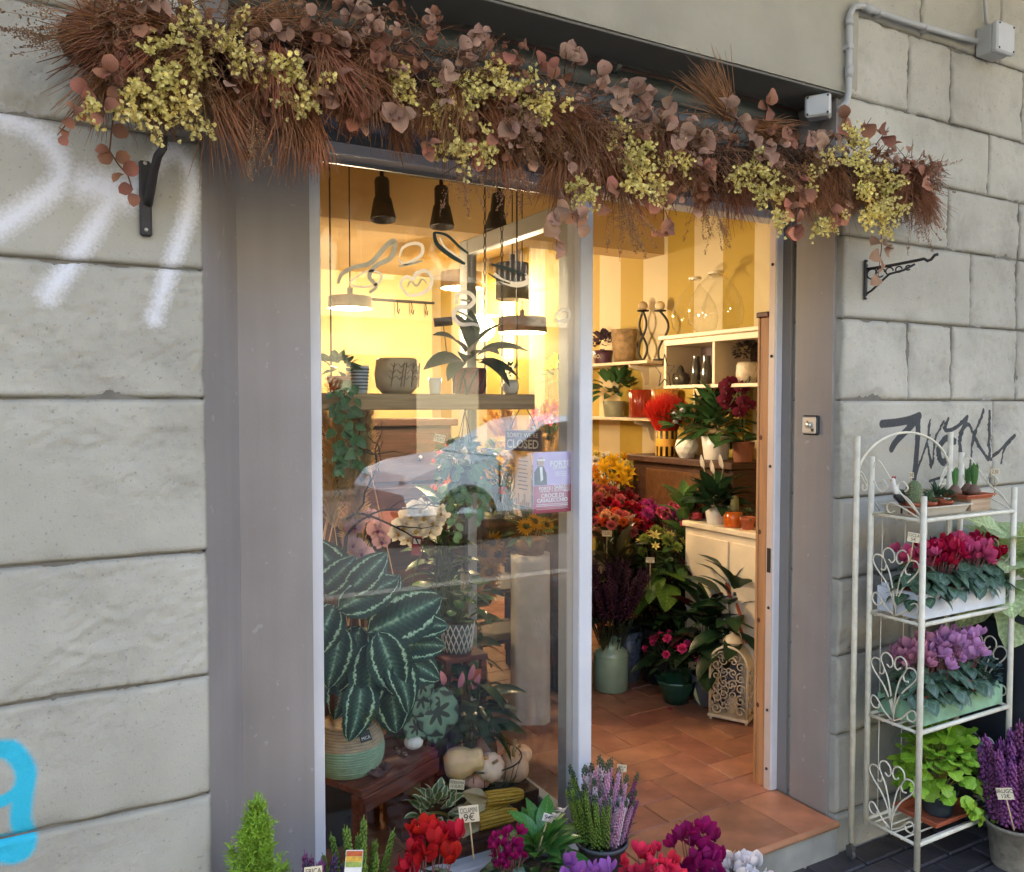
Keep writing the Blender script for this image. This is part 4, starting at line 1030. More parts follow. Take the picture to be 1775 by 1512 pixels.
MB().lathe([(0, .03), (.016, .032), (.021, .05), (.022, .075), (.018, .097), (.008, .108), (0, .11)], 24, jit=lambda a, z: 1+.07*math.cos(a*12)).build('stem', mat('cactus_green', '#5f6d4a', .8, .15, 60), t)
b = MB()
for k in range(260):
    z = rnd(.034, .108); a = rnd(0, 6.28); rr = .022*math.sqrt(max(.05, 1-((z-.06)/.05)**2)) if z > .06 else .021
    p = V(rr*math.cos(a), rr*math.sin(a), z); b.tube([p, p+V(math.cos(a), math.sin(a), rnd(-.5, .6))*.007], [.0004, .0002], 3, cap=False)
stuff(b.build('spines', mat('spine', '#cdbf9d', .7), t))
# rooster ornament
q = at(1563, 868, Y=RYF+.09)
ro = thing('rooster_ornament', 'black and white rooster garden ornament among the succulents', 'ornament', (q.x, q.y, zt), R(-20))
bk = mat('rooster_black', (.02, .02, .022), .5, .2, 40); wh = mat('rooster_white', '#d5d2c8', .6, .1, 40); rd = mat('rooster_red', '#9c1f18', .5)
MB().tube([(0, 0, 0), (0, 0, .045)], .003, 6).build('stake', bk, ro)
MB().tube([(.022, 0, .058), (.012, 0, .05), (-.004, 0, .05), (-.018, 0, .06), (-.024, 0, .075)], [.004, .014, .017, .013, .006], 10).build('body', bk, ro)
MB().tube([(-.014, 0, .058), (-.024, 0, .078), (-.030, 0, .098), (-.031, 0, .110), (-.034, 0, .116)], [.012, .010, .007, .006, .003], 8).build('neck', wh, ro)
MB().tube([(-.035, 0, .110), (-.043, 0, .107)], [.003, .0008], 6).build('beak', mat('beak', '#c79a35', .5), ro)
for k in range(3): MB().ball((-.034+.005*k, 0, .118), .0035, 6, 4, (.8, .4, 1.2)).build('comb', rd, ro)
for k in range(6):
    a = .6+.22*k; MB().leaf(frame((.018, 0, .058), (math.cos(a)*.7, (k % 3-1)*.15, math.sin(a)), (-1, 0, .2)), .055, .014, 1.1, .2, 4).build('tail_feather', wh if k < 3 else bk, ro)
# hyacinth bulbs on a tile above a little wooden box
q0 = at(1683, 876, Y=RYF+.055)
wb = thing('wooden_box', 'small pale wooden box with dark stamp under hyacinth bulbs', 'box', (q0.x+.012, RYF+.062, sh1))
pale = woodm('pale_wood', '#b59b7c', '#9a8062', (4, 40, 40), .7)
for nm, lo, hi in (('side', (-.055, -.034, 0), (.055, -.030, .036)), ('side', (-.055, .030, 0), (.055, .034, .036)), ('end', (-.055, -.0295, 0), (-.050, .0295, .036)), ('end', (.050, -.0295, 0), (.055, .0295, .036)), ('base', (-.0495, -.0295, .001), (.0495, .0295, .005)), ('lid', (-.056, -.035, .0365), (.056, .035, .040))):
    MB().box(lo, hi, .001).build(nm, pale, wb)
MB().box((-.0562, -.020, .008), (-.0551, .018, .030)).build('stamp', mat('stamp_ink', '#2d2823', .8, .3, 200), wb)
dish = tray('shallow terracotta dish holding sprouting hyacinth bulbs', q0.x-.075, q0.x+.075, RYF+.022, RYF+.115, sh1+.0415, .014, terra, 'dish', .004)
hy = leafm('hyacinth_leaf', '#4d7a3d', .4, .3)
def hyacinth(label, dx, dy, n, s):
    t = thing('hyacinth_bulb', label, 'bulb', (q0.x+dx, RYF+.068+dy, sh1+.045))
    MB().lathe([(0, 0), (.012, .002), (.021, .012), (.022, .02), (.013, .034), (.006, .042)], 14).build('bulb', mat('bulb_skin', '#6d5240', .6, .3, 40), t)
    for k in range(n):
        a = k*6.28/n+rnd(-.2, .2); obm('leaf', leafd('hya', hy, 1, .26, -.35, .6, 4, STRAP), t, frame((.004*math.cos(a), .004*math.sin(a), .035), (math.cos(a)*.3, math.sin(a)*.3, 1), (-math.cos(a), -math.sin(a), .3), 0, s*rnd(.85, 1.1)))
hyacinth('short closed hyacinth bulb sprouting in a dish on the rack', -.052, .012, 5, .062)
hyacinth('taller hyacinth bulb with spread green leaves on the rack', .018, -.012, 7, .075)
hyacinth('half hidden hyacinth bulb at the back of the dish', .035, .022, 5, .06)
card('tiny cream price card reading 2,50 above hyacinth bulbs', ['2,50'], at(1725, 818, Y=RYF+.07), .028, .020, stick=.075, tilt=0)
card('tiny price tag with 5€ stuck behind the cactus', ['5€'], at(1580, 824, Y=RYF+.1), .014, .018, stick=.07, tilt=0)

# --- cyclamen builder
cycl = mat('cyclamen_leaf', '#46604a', .45, .3, 25, transl=.15, rand=.4, uvp='marble')
cyst = mat('cyclamen_stem', '#7a4a48', .6, .2, 30)
def cyclamen(label, p, pm, R_=.085, fh=.13, nf=16, nl=34, fs=.034, potm=None, pr=.05, ph=.085, group=None, ls=.05, spread=1.0, name='potted_cyclamen'):
    t = thing(name, label, 'cyclamen', p, rnd(0, 6), group)
    pot(t, potm or terra, pr*.75, pr, ph, rim=.012, n=20)
    M = []
    for k in range(nl):
        a = k*2.39996; rr = R_*math.sqrt((k+.5)/nl)*spread; el = rnd(-.3, .25)
        M.append(frame((rr*math.cos(a)*.75, rr*math.sin(a)*.75, ph+fh*.52-(.04+fh*.3)*(rr/R_)**2+rnd(-.018, .018)), (math.cos(a), math.sin(a), el-.35), roll=rnd(-.35, .35), sc=ls*rnd(.8, 1.2)))
    scatter_leaves(t, leafd('cycl', cycl, 1, .95, .7, .18, 4, HEART), M)
    pr_ = []
    for k in range(nf):
        a = k*2.39996+.4; rr = R_*.72*math.sqrt((k+.5)/nf)*spread; q = V(rr*math.cos(a), rr*math.sin(a), ph+fh*rnd(.62, 1.12)-.025*(rr/R_))
        pr_.append((V(q.x*.3, q.y*.3, ph*.95), q))
        obm('flower', cyclamen_flower(pm), t, Matrix.Translation(q) @ Euler((rnd(-.75, .75), rnd(-.75, .75), rnd(0, 6))).to_matrix().to_4x4() @ Matrix.Scale(fs*rnd(.7, 1.15), 4))
    stuff(stems(pr_, .0016).build('stems', cyst, t))
    return t
P_crim = petal('cyclamen_crimson', '#b5173f'); P_pink = petal('cyclamen_pink', '#d6567f'); P_lil = petal('cyclamen_lilac', '#cf98c4'); P_rose = petal('cyclamen_rose', '#c98aa0')
P_red = petal('cyclamen_red', '#bd1c28'); P_mag = petal('cyclamen_magenta', '#9c1862'); P_wht = petal('cyclamen_white', '#e4e2e6', .1); P_cor = petal('cyclamen_coral', '#e0385c'); P_vio = petal('cyclamen_violet', '#a968bb'); P_plum = petal('cyclamen_plum', '#7c1242')
# --- slatted crates
def crate(label, x0, x1, y0, y1, z, h, m, name='wooden_crate', rz=0, slats=1, t_=.008):
    cx, cy = (x0+x1)/2, (y0+y1)/2; t = thing(name, label, 'crate', (cx, cy, z), rz); a, c = (x1-x0)/2, (y1-y0)/2
    sh = h/slats
    for s in range(slats):
        zz0, zz1 = s*sh+.002, (s+1)*sh-.003
        MB().box((-a, -c, zz0), (a, -c+t_, zz1), .0015).build('slat', m, t); MB().box((-a, c-t_, zz0), (a, c, zz1), .0015).build('slat', m, t)
        MB().box((-a, -c+t_+.0005, zz0), (-a+t_, c-t_-.0005, zz1), .0015).build('slat', m, t); MB().box((a-t_, -c+t_+.0005, zz0), (a, c-t_-.0005, zz1), .0015).build('slat', m, t)
    for sx in (-1, 1):
        for sy in (-1, 1): MB().box((sx*(a-t_-.010)-.009, sy*(c-t_-.010)-.009, .003), (sx*(a-t_-.010)+.009, sy*(c-t_-.010)+.009, h+.008), .0015).build('corner_block', m, t)
    MB().box((-a+t_+.001, -c+t_+.001, .0025), (a-t_-.001, c-t_-.001, .007)).build('base', m, t)
    return t
wcr = mat('white_crate_paint', '#cfd3d8', .6, .1, 14, bump=.2, bscale=40); gcr = mat('green_crate_paint', '#7fa585', .7, .3, 16, bump=.3, bscale=40)
z2, z3, z4 = [z+.008 for z in RZ[1:]]
crate('white painted wooden crate filled with crimson cyclamen', RX0+.018, RX1-.015, RYF+.012, RYB-.045, z2, .088, wcr)
for k, (x, y, pm, l, nf) in enumerate(((.07, .06, P_pink, 'pink cyclamen in the white crate corner by the rack scrolls', 9), (.17, .05, P_crim, 'crimson cyclamen behind the price card in white crate', 20), (.25, .085, P_plum, 'dark plum cyclamen at the back of the white crate', 10), (.32, .05, P_pink, 'light pink cyclamen at the middle front of white crate', 20), (.42, .07, P_crim, 'crimson cyclamen at the far end of the white crate', 14))):
    cyclamen(l, (RX0+.012+x, RYF+.03+y-.02, z2+.008), pm, R_=.095, fh=.135, nf=int(nf*1.5), nl=40, fs=.038, pr=.042, ph=.078, ls=.055)
card('price card reading CICLA beside the crimson cyclamen', ['CICLA', '5€'], at(1584, 932, Y=RYF+.02), .036, .030, stick=.06, roll=.12)
crate('weathered green wooden crate holding lilac cyclamen', RX0+.03, RX1-.02, RYF+.012, RYB-.045, z3, .072, gcr)
for k, (x, y, pm, l, nf) in enumerate(((.08, .075, P_rose, 'dusty pink cyclamen behind the left end of green crate', 14), (.19, .055, P_lil, 'lilac cyclamen in the middle of the green crate', 20), (.30, .05, P_lil, 'bright lilac cyclamen drooping over green crate front', 16))):
    cyclamen(l, (RX0+.012+x, RYF+.03+y-.02, z3+.008), pm, R_=.095, fh=.165, nf=int(nf*1.6), nl=44, fs=.038, pr=.045, ph=.075, ls=.052)
t = thing('trailing_plant', 'blue-green round-leaved trailing plant at green crate end', 'plant', (RX0+.40, RYF+.06, z3+.008))
pot(t, terra, .032, .042, .06, .01, n=18)
scatter_leaves(t, leafd('trail', leafm('bluegreen_leaf', '#4a6660'), 1, .85, .4, .1, 3, ROUND), bushy(110, (.01, -.01, .095), (.085, .06, .06), .020))
# lowest tier: lime heuchera in a clay tray
tray('low clay saucer tray under lime heuchera on bottom tier', RX0+.13, RX0+.36, RYF+.02, RYB-.045, z4, .022, terra, 'dish', .006)
t = thing('heuchera_plant', 'lime green ruffled heuchera spilling off the bottom tier', 'plant', (RX0+.24, RYF+.09, z4+.004))
pot(t, mat('slate_pot', '#3c474c', .6), .045, .06, .09, .012, n=20)
lime = leafm('heuchera_lime', '#8fb83a', .5, .45)
ruf = lambda t_: (math.sin(math.pi*(.08+.9*t_))**.55)*(1+.16*math.sin(t_*17))
M = bushy(170, (0, -.01, .17), (.17, .09, .12), .055, .2) + [frame(V(.09+.01*k, -.11-.004*(k % 3), .14-.022*k), (rnd(-.4, .6), -.5, -.8), (0, -1, .5), rnd(-.5, .5), .05) for k in range(8)] + [frame(V(-.02+.012*k, -.10, .10-.01*k), (rnd(-.6, .6), -.6, -.7), (0, -1, .5), rnd(-.5, .5), .05) for k in range(8)]
scatter_leaves(t, leafd('heu', lime, 1, .95, .8, .2, 6, ruf, wave=.18), M)
stuff(stems([(V(rnd(-.02, .02), rnd(-.02, .02), .08), M[k].translation) for k in range(0, 150, 3)], .0014).build('stems', mat('lime_stem', '#8f8a3a', .6), t))
t = thing('coral_bells', 'small brown-leaved plant behind lime heuchera on rack', 'plant', (RX1-.08, RYF+.12, z4))
pot(t, mat('black_plastic', (.02, .02, .02), .5), .04, .052, .09, 0, n=18)
scatter_leaves(t, leafd('heub', leafm('heuchera_brown', '#4f4238'), 1, .9, .7, .2, 4, ruf), bushy(60, (0, 0, .15), (.07, .05, .08), .035))

# plants right of the rack
ps = thing('plant_stand', 'tall dark planter box beyond the rack by the wall', 'planter', (3.12, -.19, 0))
MB().box((-.16, -.14, 0), (.16, .14, .78), .01).build('body', mat('anthracite', '#23262c', .6, .2, 8), ps)
MB().box((-.17, -.15, .7805), (.17, .15, .82), .006).build('rim', mat('anthracite_rim', '#2b2f36', .5, .2, 8), ps)
t = thing('variegated_plant', 'large plant with pale cream-green crinkled leaves beyond the rack', 'plant', (3.06, -.19, .82))
cab = leafm('cream_green_leaf', '#b9c78e', .55, .4)
scatter_leaves(t, leafd('cab', cab, 1, .75, .9, .25, 6, OV, wave=.2, cols=5), rosette(34, .02, .06, (.02, .22), (-.3, 1.0), .22))
# ================================================================== plants on the pavement and step
random.seed(44)
# low bench just below the picture's edge that carries the front row of pots
lbm = woodm('old_bench_wood', '#6b4f39', '#4a3426', (3, 40, 40), .75)
lb = thing('low_display_bench', 'low weathered wooden bench under the cyclamen pots', 'bench', (0, 0, 0))
for k in range(3): MB().box((.40, -.30+.085*k, .25), (1.02, -.222+.085*k, .275), .003).build('plank', lbm, lb)
for x in (.46, .92):
    for y in (-.28, -.075): MB().box((x, y, 0), (x+.04, y+.035, .2495), .003).build('leg', lbm, lb)
BZ = .276
def conifer(label, p, H, r, m):
    t = thing('lemon_cypress', label, 'conifer', p)
    pot(t, terra, .06, .075, .12, .015)
    MB().tube([(0, 0, .1), (0, 0, H*.9)], [.008, .002], 6).build('trunk', mat('cypress_bark', '#6b4e35', .8), t)
    b = MB()
    for k in range(95):
        tt = (k/95)**.85; z = .13+(H-.17)*tt*.88; a = k*2.39996+rnd(-.3, .3); out = r*(1-tt)**.75*rnd(.35, 1.15)+.006
        L = rnd(.10, .19)*(1-.55*tt); base = V(0, 0, z-.03); tip = V(out*math.cos(a), out*math.sin(a), min(H+.0, z+L*.75)); mid = V(out*.75*math.cos(a), out*.75*math.sin(a), z+L*.12)
        path = [base, mid, tip]; b.tube(path, [.0018, .0014, .0006], 3, cap=False)
        n = int(34+40*(1-tt))
        for j in range(n):
            s = rnd(.15, 1); q = base.lerp(mid, min(1, s*2)) if s < .5 else mid.lerp(tip, s*2-1)
            dd = ((tip-mid).normalized()*.9+rvec()*.75+V(math.cos(a), math.sin(a), 0)*.25).normalized(); l = rnd(.016, .036)*(1.15-.5*s)
            b.tube([q, q+dd*l], [.0008, .0003], 3, cap=False)
            for i_ in range(4): b.leaf(frame(q+dd*l*(.25+.22*i_), (dd+rvec()*.8).normalized(), rvec()), rnd(.006, .011), .003, .2, .3, 1, lambda t_: 1-.7*t_)
    stuff(b.build('crown', m, t)); return t
lem = leafm('lemon_foliage', '#93b53c', .6, .2)
ptop = at(446, 1356, Y=-.10)
conifer('lime green lemon cypress standing before the taupe reveal', (ptop.x-.005, -.10, .12), ptop.z-.12, .095, lem)
st = thing('plant_pedestal', 'small wooden block lifting the lemon cypress pot', 'pedestal', (ptop.x-.005, -.10, 0))
for k in range(3): MB().box((-.09, -.09+.062*k, .0), (.09, -.032+.062*k, .119), .003).build('board', lbm, st)
def heather(label, p, mats, n, R_, H, potm, pr, ph, name='potted_heather', tilt=.35, tip=None, sr=.05, group=None):
    t = thing(name, label, 'heather', p, 0, group)
    pot(t, potm, pr*.78, pr, ph, .012)
    for k in range(n):
        a = k*2.39996; rr = R_*math.sqrt((k+.5)/n); d = V(math.cos(a)*rr/R_*tilt, math.sin(a)*rr/R_*tilt, 1).normalized()
        h = H*rnd(.65, 1.05)*(1-.25*rr/R_); m = mats(math.cos(a)*rr/R_, k) 
        M = frame(V(rr*.5*math.cos(a), rr*.5*math.sin(a), ph*.9), d) @ Matrix.Rotation(math.pi/2, 4, 'X').inverted() 
        M = Matrix.Translation(V(rr*.5*math.cos(a), rr*.5*math.sin(a), ph*.9)) @ V(0, 0, 1).rotation_difference(d).to_matrix().to_4x4() @ Matrix.Rotation(rnd(0, 6), 4, 'Z') @ Matrix.Scale(h, 4)
        o = obm('flower_spike', heather_spike(m, 's%d' % (k % 3), r=sr), t, M)
        if tip and k % 3 != 1: obm('bud_tip', heather_spike(tip, 'tip', h=.16, r=.035, n=16), o, Matrix.Translation((0, 0, .93)))
    fol = joined(bushy(130, (0, 0, ph+.03), (R_*.8, R_*.8, .05), 1, .8), MB().leaf(Matrix(), .03, .004, .2, .2, 1, lambda t_: 1-.6*t_))
    stuff(fol.build('foliage', mat('heather_green', '#3c5a35', .7, .3, 40), t)); return t
HM = lambda n_, c_: mat(n_, c_, .7, .2, 40, transl=.3, rand=.35)
hp = HM('heather_pale', '#d2a2bc'); hm = HM('heather_mauve', '#8a4a76'); hg = HM('heather_lime', '#7d9a3c'); hw = HM('heather_white', '#e2d2da'); hb = mat('heather_bud', '#3f5138', .7, .3, 40); hv = HM('heather_purple', '#95508a'); hd = HM('heather_dusk', '#4e3c58')
greyp = mat('grey_pot', '#56585c', .6, .12, 12)
q = at(1060, 1500, Y=.03)
heather('big heather with lime and pink spikes on the shop step', (q.x, .08, ST), lambda u_, k: hg if u_ < -.38 else (hm if u_ > .65 else (hp if k % 3 else hw)), 74, .115, .245, greyp, .075, .13, tip=hb)
card('small price card poking out of the big heather', ['ERICA', '5€'], at(1078, 1332, Y=.1), .028, .022, stick=.09, tilt=0)
q = at(1745, 1420, Y=-.34)
heather('tall purple heather in a wicker pot beside the rack', (q.x+.035, -.345, 0), lambda u_, k: hv if k % 3 else hm, 60, .11, .36, mat('wicker_grey', '#8a8272', .8, .3, 30, bump=.8, bscale=60), .085, .15, sr=.065)
card('cream price card reading BRUGO 12€ in purple heather', ['BRUGO', '12€'], at(1742, 1376, Y=-.46), .045, .034, stick=.09, roll=-.25)
q = at(545, 1505, Y=-.15)
heather('dusky purple erica in front of the window post', (q.x, -.16, BZ), lambda u_, k: hd if k % 2 else hm, 34, .07, .24, greyp, .05, .09)
card('price card reading ERICA among dusky heather', ['ERICA', '5€'], at(543, 1516, Y=-.26), .036, .032, stick=.06, tilt=.05)
heather('lime tipped grassy erica behind the ornamental pepper', (at(620, 1500, Y=-.10).x, -.105, BZ), lambda u_, k: hg, 26, .075, .25, greyp, .05, .09, sr=.03)
# ornamental pepper with yellow fruits
t = thing('ornamental_pepper', 'ornamental pepper with round yellow fruits and picture label', 'plant', (at(635, 1512, Y=-.2).x, -.21, BZ))
pot(t, terra, .04, .05, .085, .012)
scatter_leaves(t, leafd('pep', leafm('pepper_leaf', '#3f5a35'), 1, .4, .6, .3, 3), bushy(60, (0, 0, .14), (.06, .05, .06), .04))
fy = mat('pepper_yellow', '#e0a91a', .3, .1, 20, coat=.3); fo = mat('pepper_orange', '#d9691c', .3, .1, 20, coat=.3)
for k in range(9):
    a = k*2.4; MB().ball((.045*math.cos(a), .04*math.sin(a)-.012, .185+.02*math.sin(k*3)), .0095, 10, 7).build('fruit', fo if k % 3 == 2 else fy, t)
q = at(613, 1496, Y=-.24)
t = thing('plant_label', 'colourful picture plant label among yellow peppers', 'plant label', q, rot=(-.15, .1, -YAW*.6))
MB().box((-.018, -.001, -.06), (.018, .001, .026)).build('card', mat('label_white', '#d8d5cd', .6), t)
for i, c in enumerate(('#b4562a', '#d0a23a', '#8fa04a')): MB().box((-.017, -.0016, .014-.011*i), (.017, -.0011, .0245-.011*i)).build('print_band', mat('band'+c, c, .6, .3, 120), t)
# front row cyclamen
def fc(label, px, ptop_, Y, pm, nf, fs=.045, R_=.09, nl=26, base=None, **kw):
    q = at(px, ptop_, Y=Y); base = (BZ if q.z > .46 and Y < -.07 else ST if Y > -.03 else 0) if base is None else base
    hh = q.z-base; ph = min(.10, hh*.48); 
    cyclamen(label, (q.x, Y, base), pm, R_=R_, fh=hh-ph-.02, nf=nf, nl=nl, fs=fs, potm=greyp, pr=.06, ph=ph, ls=.06, **kw)
fc('vivid red cyclamen in the front row below the corn', 742, 1440, -.18, P_red, 17, .041, R_=.10)
fc('violet cyclamen in the front row below the big heather', 1022, 1494, -.15, P_vio, 17, .044, R_=.10)
fc('coral pink cyclamen with white-edged petals in front row', 1130, 1484, -.13, P_cor, 28, .036, R_=.12)
fc('deep magenta cyclamen on the step edge by the doorway', 1212, 1442, -.10, P_mag, 18, .047, R_=.11)
fc('white cyclamen at the row end on the step edge', 1285, 1492, -.12, P_wht, 24, .040, R_=.12)
fc('small-flowered magenta cyclamen beside the leafy green plant', 880, 1436, .02, P_mag, 26, .026, R_=.07, nl=30)
card('cream handwritten card reading CICLAMINI 9€', ['CICLAMINI', '9€'], at(813, 1411, Y=-.08), .050, .040, stick=.09, roll=-.1, fs=(.3, .42))
# leafy plant with a single white bloom
q = at(945, 1500, Y=.08)
t = thing('leafy_plant', 'glossy green broad-leaved plant with a small white bloom', 'plant', (q.x, .10, ST))
pot(t, greyp, .05, .065, .10, .012)
gl = leafm('glossy_green', '#4a7d3a', .3, .35)
scatter_leaves(t, leafd('glg', gl, 1, .42, .7, .3, 5), rosette(46, .01, .05, (.09, .17), (.1, 1.25), .112))
for k in range(3): obm('flower', lily(P_wht), t, frame((-.005+.02*k, -.06, .245+.01*k), (0, -1, .5), sc=.03))
card('white scribbled card in the glossy leafy plant', ['9€'], at(950, 1418, Y=.06), .030, .022, stick=.1, roll=.3, colr='#d6d3c8')
# ================================================================== window display behind the fixed pane
random.seed(55)
oldw = woodm('old_plank', '#a88c66', '#876c49', (2, 40, 40), .75, .5)
dkw = woodm('dark_wood', '#4a2c1d', '#331c12', (3, 40, 40), .6, .3)
redw = woodm('red_wood', '#6b3423', '#48201a', (3, 40, 40), .55, .3)
def AT(px, py, Y): return at(px, py, Y=Y)
SY = .55; SZ = AT(700, 683, SY).z
hs = thing('hanging_shelf', 'thick old plank shelf hung on chains inside the window', 'shelf', (0, SY, SZ))
x0, x1 = .655, AT(906, 690, SY).x
MB().box((x0, -.085, -.05), (x1, .085, 0), .004).build('board', oldw, hs)
def chain(parent, p0, p1, r=.008, wr=.0016, name='chain', m=None):
    p0 = Vector(p0); p1 = Vector(p1); L = (p1-p0).length; n = max(3, int(L/(r*2.6))); b = MB()
    for k in range(n):
        c = p0.lerp(p1, (k+.5)/n); ax = V(1, 0, 0) if k % 2 else V(0, 1, 0)
        b.tube([c+ax*(r*.55*math.cos(a))+V(0, 0, r*1.5*math.sin(a)) for a in [i*6.2832/8 for i in range(8)]], wr, 4, closed=True)
    return b.build(name, m or blk, parent)
for px in (855,):
    x = AT(px, 500, SY).x; chain(hs, (x, -.06, 0), (x, -.06, ZC-SZ)); chain(hs, (x, .06, 0), (x, .06, ZC-SZ))
for px in (573, 896):
    x = AT(px, 500, SY).x; MB().tube([(x, 0, -.04), (x, 0, ZC-SZ)], .0028, 5).build('cord', blk, hs)
def lathe_thing(name, label, cat, p, prof, m, n=24, jit=None, part='body', group=None):
    t = thing(name, label, cat, p, 0, group); MB().lathe(prof, n, jit=jit).build(part, m, t); return t
def on_shelf(px): return (AT(px, 680, SY).x, SY-.005, SZ)
t = lathe_thing('tin_bucket', 'small tin bucket printed with blue newspaper text on plank shelf', 'bucket', on_shelf(622), pot_profile(.024, .030, .085), mat('tin_paper', '#aeb6bd', .5, .15, 40))
for k in range(7): MB().lathe([(.0262+.0008*k, .012+.010*k), (.0264+.0008*k, .016+.010*k)], 20).build('print_line', mat('print_blue', '#4a5c70', .6, .4, 300), t)
t = lathe_thing('ceramic_pot', 'beige round pot with branch pattern on plank shelf', 'pot', on_shelf(687), [(0, 0), (.045, 0), (.064, .02), (.070, .06), (.064, .105), (.060, .11), (.056, .105), (.056, .08), (0, .08)], mat('beige_ceramic', '#b7a78a', .5, .15, 20), 30)
b = MB()
for k in range(6):
    a0 = -1.9+.32*k-.3; pts = [V(.0712*math.cos(a0+.16*t_+.12*math.sin(k*2)), .0712*math.sin(a0+.16*t_), .02+.075*t_) for t_ in (0, .25, .5, .75, 1)]
    b.tube(pts, .0014, 4)
    for t_ in (.3, .55, .8):
        for sg in (-1, 1): a = a0+.16*t_; b.tube([V(.0712*math.cos(a), .0712*math.sin(a), .02+.075*t_), V(.0712*math.cos(a+sg*.14), .0712*math.sin(a+sg*.14), .032+.075*t_)], .001, 3)
b.build('branch_pattern', mat('branch_brown', '#8c6f55', .6), t)
lathe_thing('white_cup', 'plain white tapered cup on plank shelf beside red pot', 'pot', on_shelf(753), pot_profile(.017, .022, .052), mat('white_ceramic', '#d9d7cf', .3, .04, 20, coat=.3))
t = lathe_thing('striped_pot', 'red pot with dark diagonal stripes holding big-leaved plant', 'pot', on_shelf(812), pot_profile(.048, .056, .085), mat('red_glaze', '#7d2018', .35, .2, 20, coat=.3), 28)
for k in range(9):
    a0 = k*.698; MB().tube([V((.0488+.008*s/4)*math.cos(a0+.14*s), (.0488+.008*s/4)*math.sin(a0+.14*s), .004+.019*s) for s in range(5)], .004, 5).build('stripe', mat('stripe_dark', '#33110f', .4), t)
ph_ = thing('philodendron', 'dark large-leaved philodendron spilling from red striped pot', 'plant', (*on_shelf(812)[:2], SZ+.075))
dkl = leafm('dark_glossy', '#26402a', .28, .4); dkl2 = leafm('mid_glossy', '#3b5c34', .3, .4)
for dx, dz, L, up in ((-.9, .1, .16, .1), (-.55, .5, .17, .1), (-.2, .75, .16, 0), (.25, .6, .17, 0), (.6, .35, .18, .2), (.9, -.05, .17, .2), (.5, -.2, .17, .5), (.1, .3, .16, .5), (-.4, .2, .15, .5), (-.75, -.2, .15, .3), (.0, .9, .13, 0), (.3, .05, .15, .8)):
    p = V(dx*.035, -.01-up*.02, .03+max(0, dz)*.06)
    obm('leaf', leafd('phil', dkl, 1, .46, .9, .28, 6), ph_, frame(p, (dx, -.25-up, dz), (0, -.3, 1), rnd(-.3, .3), L*rnd(.8, 1.0)))
t = lathe_thing('white_pot', 'round white pot with small green sprig on plank shelf end', 'pot', on_shelf(884), [(0, 0), (.018, 0), (.027, .016), (.027, .036), (.022, .05), (.019, .048), (0, .04)], mat('white_ceramic', '#d9d7cf', .3))
scatter_leaves(t, leafd('sprig', dkl2, 1, .4, .5, .2, 3), bushy(26, (0, 0, .075), (.025, .02, .03), .026, .9))
t = thing('plant_sign', 'dark little wooden sign on a stick above red pot', 'sign', AT(768, 558, SY-.02), rot=(0, -.12, -YAW*.5))
MB().box((-.030, -.002, -.014), (.030, .002, .014), .001).build('board', dkw, t); MB().tube([(0, .003, -.13), (0, .003, 0)], .002, 5).build('stick', dkw, t)
t = thing('trailing_ivy', 'trailing ivy draped over the plank shelf by window post', 'plant', (AT(575, 680, SY).x, SY-.06, SZ))
pot(t, terra, .022, .03, .05, .01, n=16)
ivm = leafm('ivy_leaf', '#4a6a42', .4, .5)
IV = bushy(30, (0, -.01, .075), (.05, .03, .035), .032)
for k in range(34):
    s = k/34; IV.append(frame((.0+.035*math.sin(k*1.3)+.02*s, -.042, .03-.26*s), (rnd(-1, 1), -.5, -.5), (0, -1, .3), rnd(-.6, .6), rnd(.028, .05)))
scatter_leaves(t, leafd('ivy', ivm, 1, .8, .5, .2, 4, HEART), IV)
MB().tube([(0, 0, .05), (.01, -.04, .03), (.02, -.045, -.08), (.03, -.045, -.22)], .0018, 5).build('vine', mat('vine_brown', '#5c5236', .7), t)

# hanging hoya basket
hk = AT(806, 712, .47)
t = thing('hanging_plant', 'hanging basket of glossy trailing peperomia below the plank shelf', 'hanging plant', (hk.x, .47, hk.z))
MB().tube([(0, 0, .10), (.006, 0, .045), (-.004, 0, .02), (.002, 0, 0)], [.004, .005, .005, .004], 8).build('hook', blk, t)
for dx, dy in ((-.05, 0), (.05, .01), (0, -.05), (.0, .05)): MB().tube([(0, 0, 0), (dx*.5, dy*.5, -.09), (dx, dy, -.18)], .0013, 4).build('wire', blk, t)
MB().lathe([(0, -.24), (.04, -.24), (.055, -.18), (.052, -.18), (.038, -.235), (0, -.235)], 20).build('basket_pot', mat('moss_pot', '#3a4428', .9, .3, 40, bump=.8), t)
pepl = leafm('peperomia_leaf', '#5f7f56', .3, .5)
M = bushy(120, (0, -.005, -.18), (.095, .075, .085), .040, -.5)
for k in range(60):
    s = rnd(0, 1); a = rnd(0, 6.28); M.append(frame((.06*math.cos(a)*(1-.3*s), .05*math.sin(a)-.02, -.22-.20*s*(.6+.4*math.sin(a*3))), (rnd(-1, 1), -.4, -.7), (0, -1, .4), rnd(-.6, .6), rnd(.025, .04)))
scatter_leaves(t, leafd('pept', pepl, 1, .78, .4, .2, 5, ROUND), M)
stuff(stems([((0, -.01, -.2), M[120+k].translation) for k in range(0, 60, 3)], .0012).build('stems', mat('vine_green', '#5a6a3a', .6), t))
card('pale handwritten card beside the hanging basket', ['CALATEA', '7 EURO'], AT(762, 760, .44), .034, .024, stick=0, roll=.2)

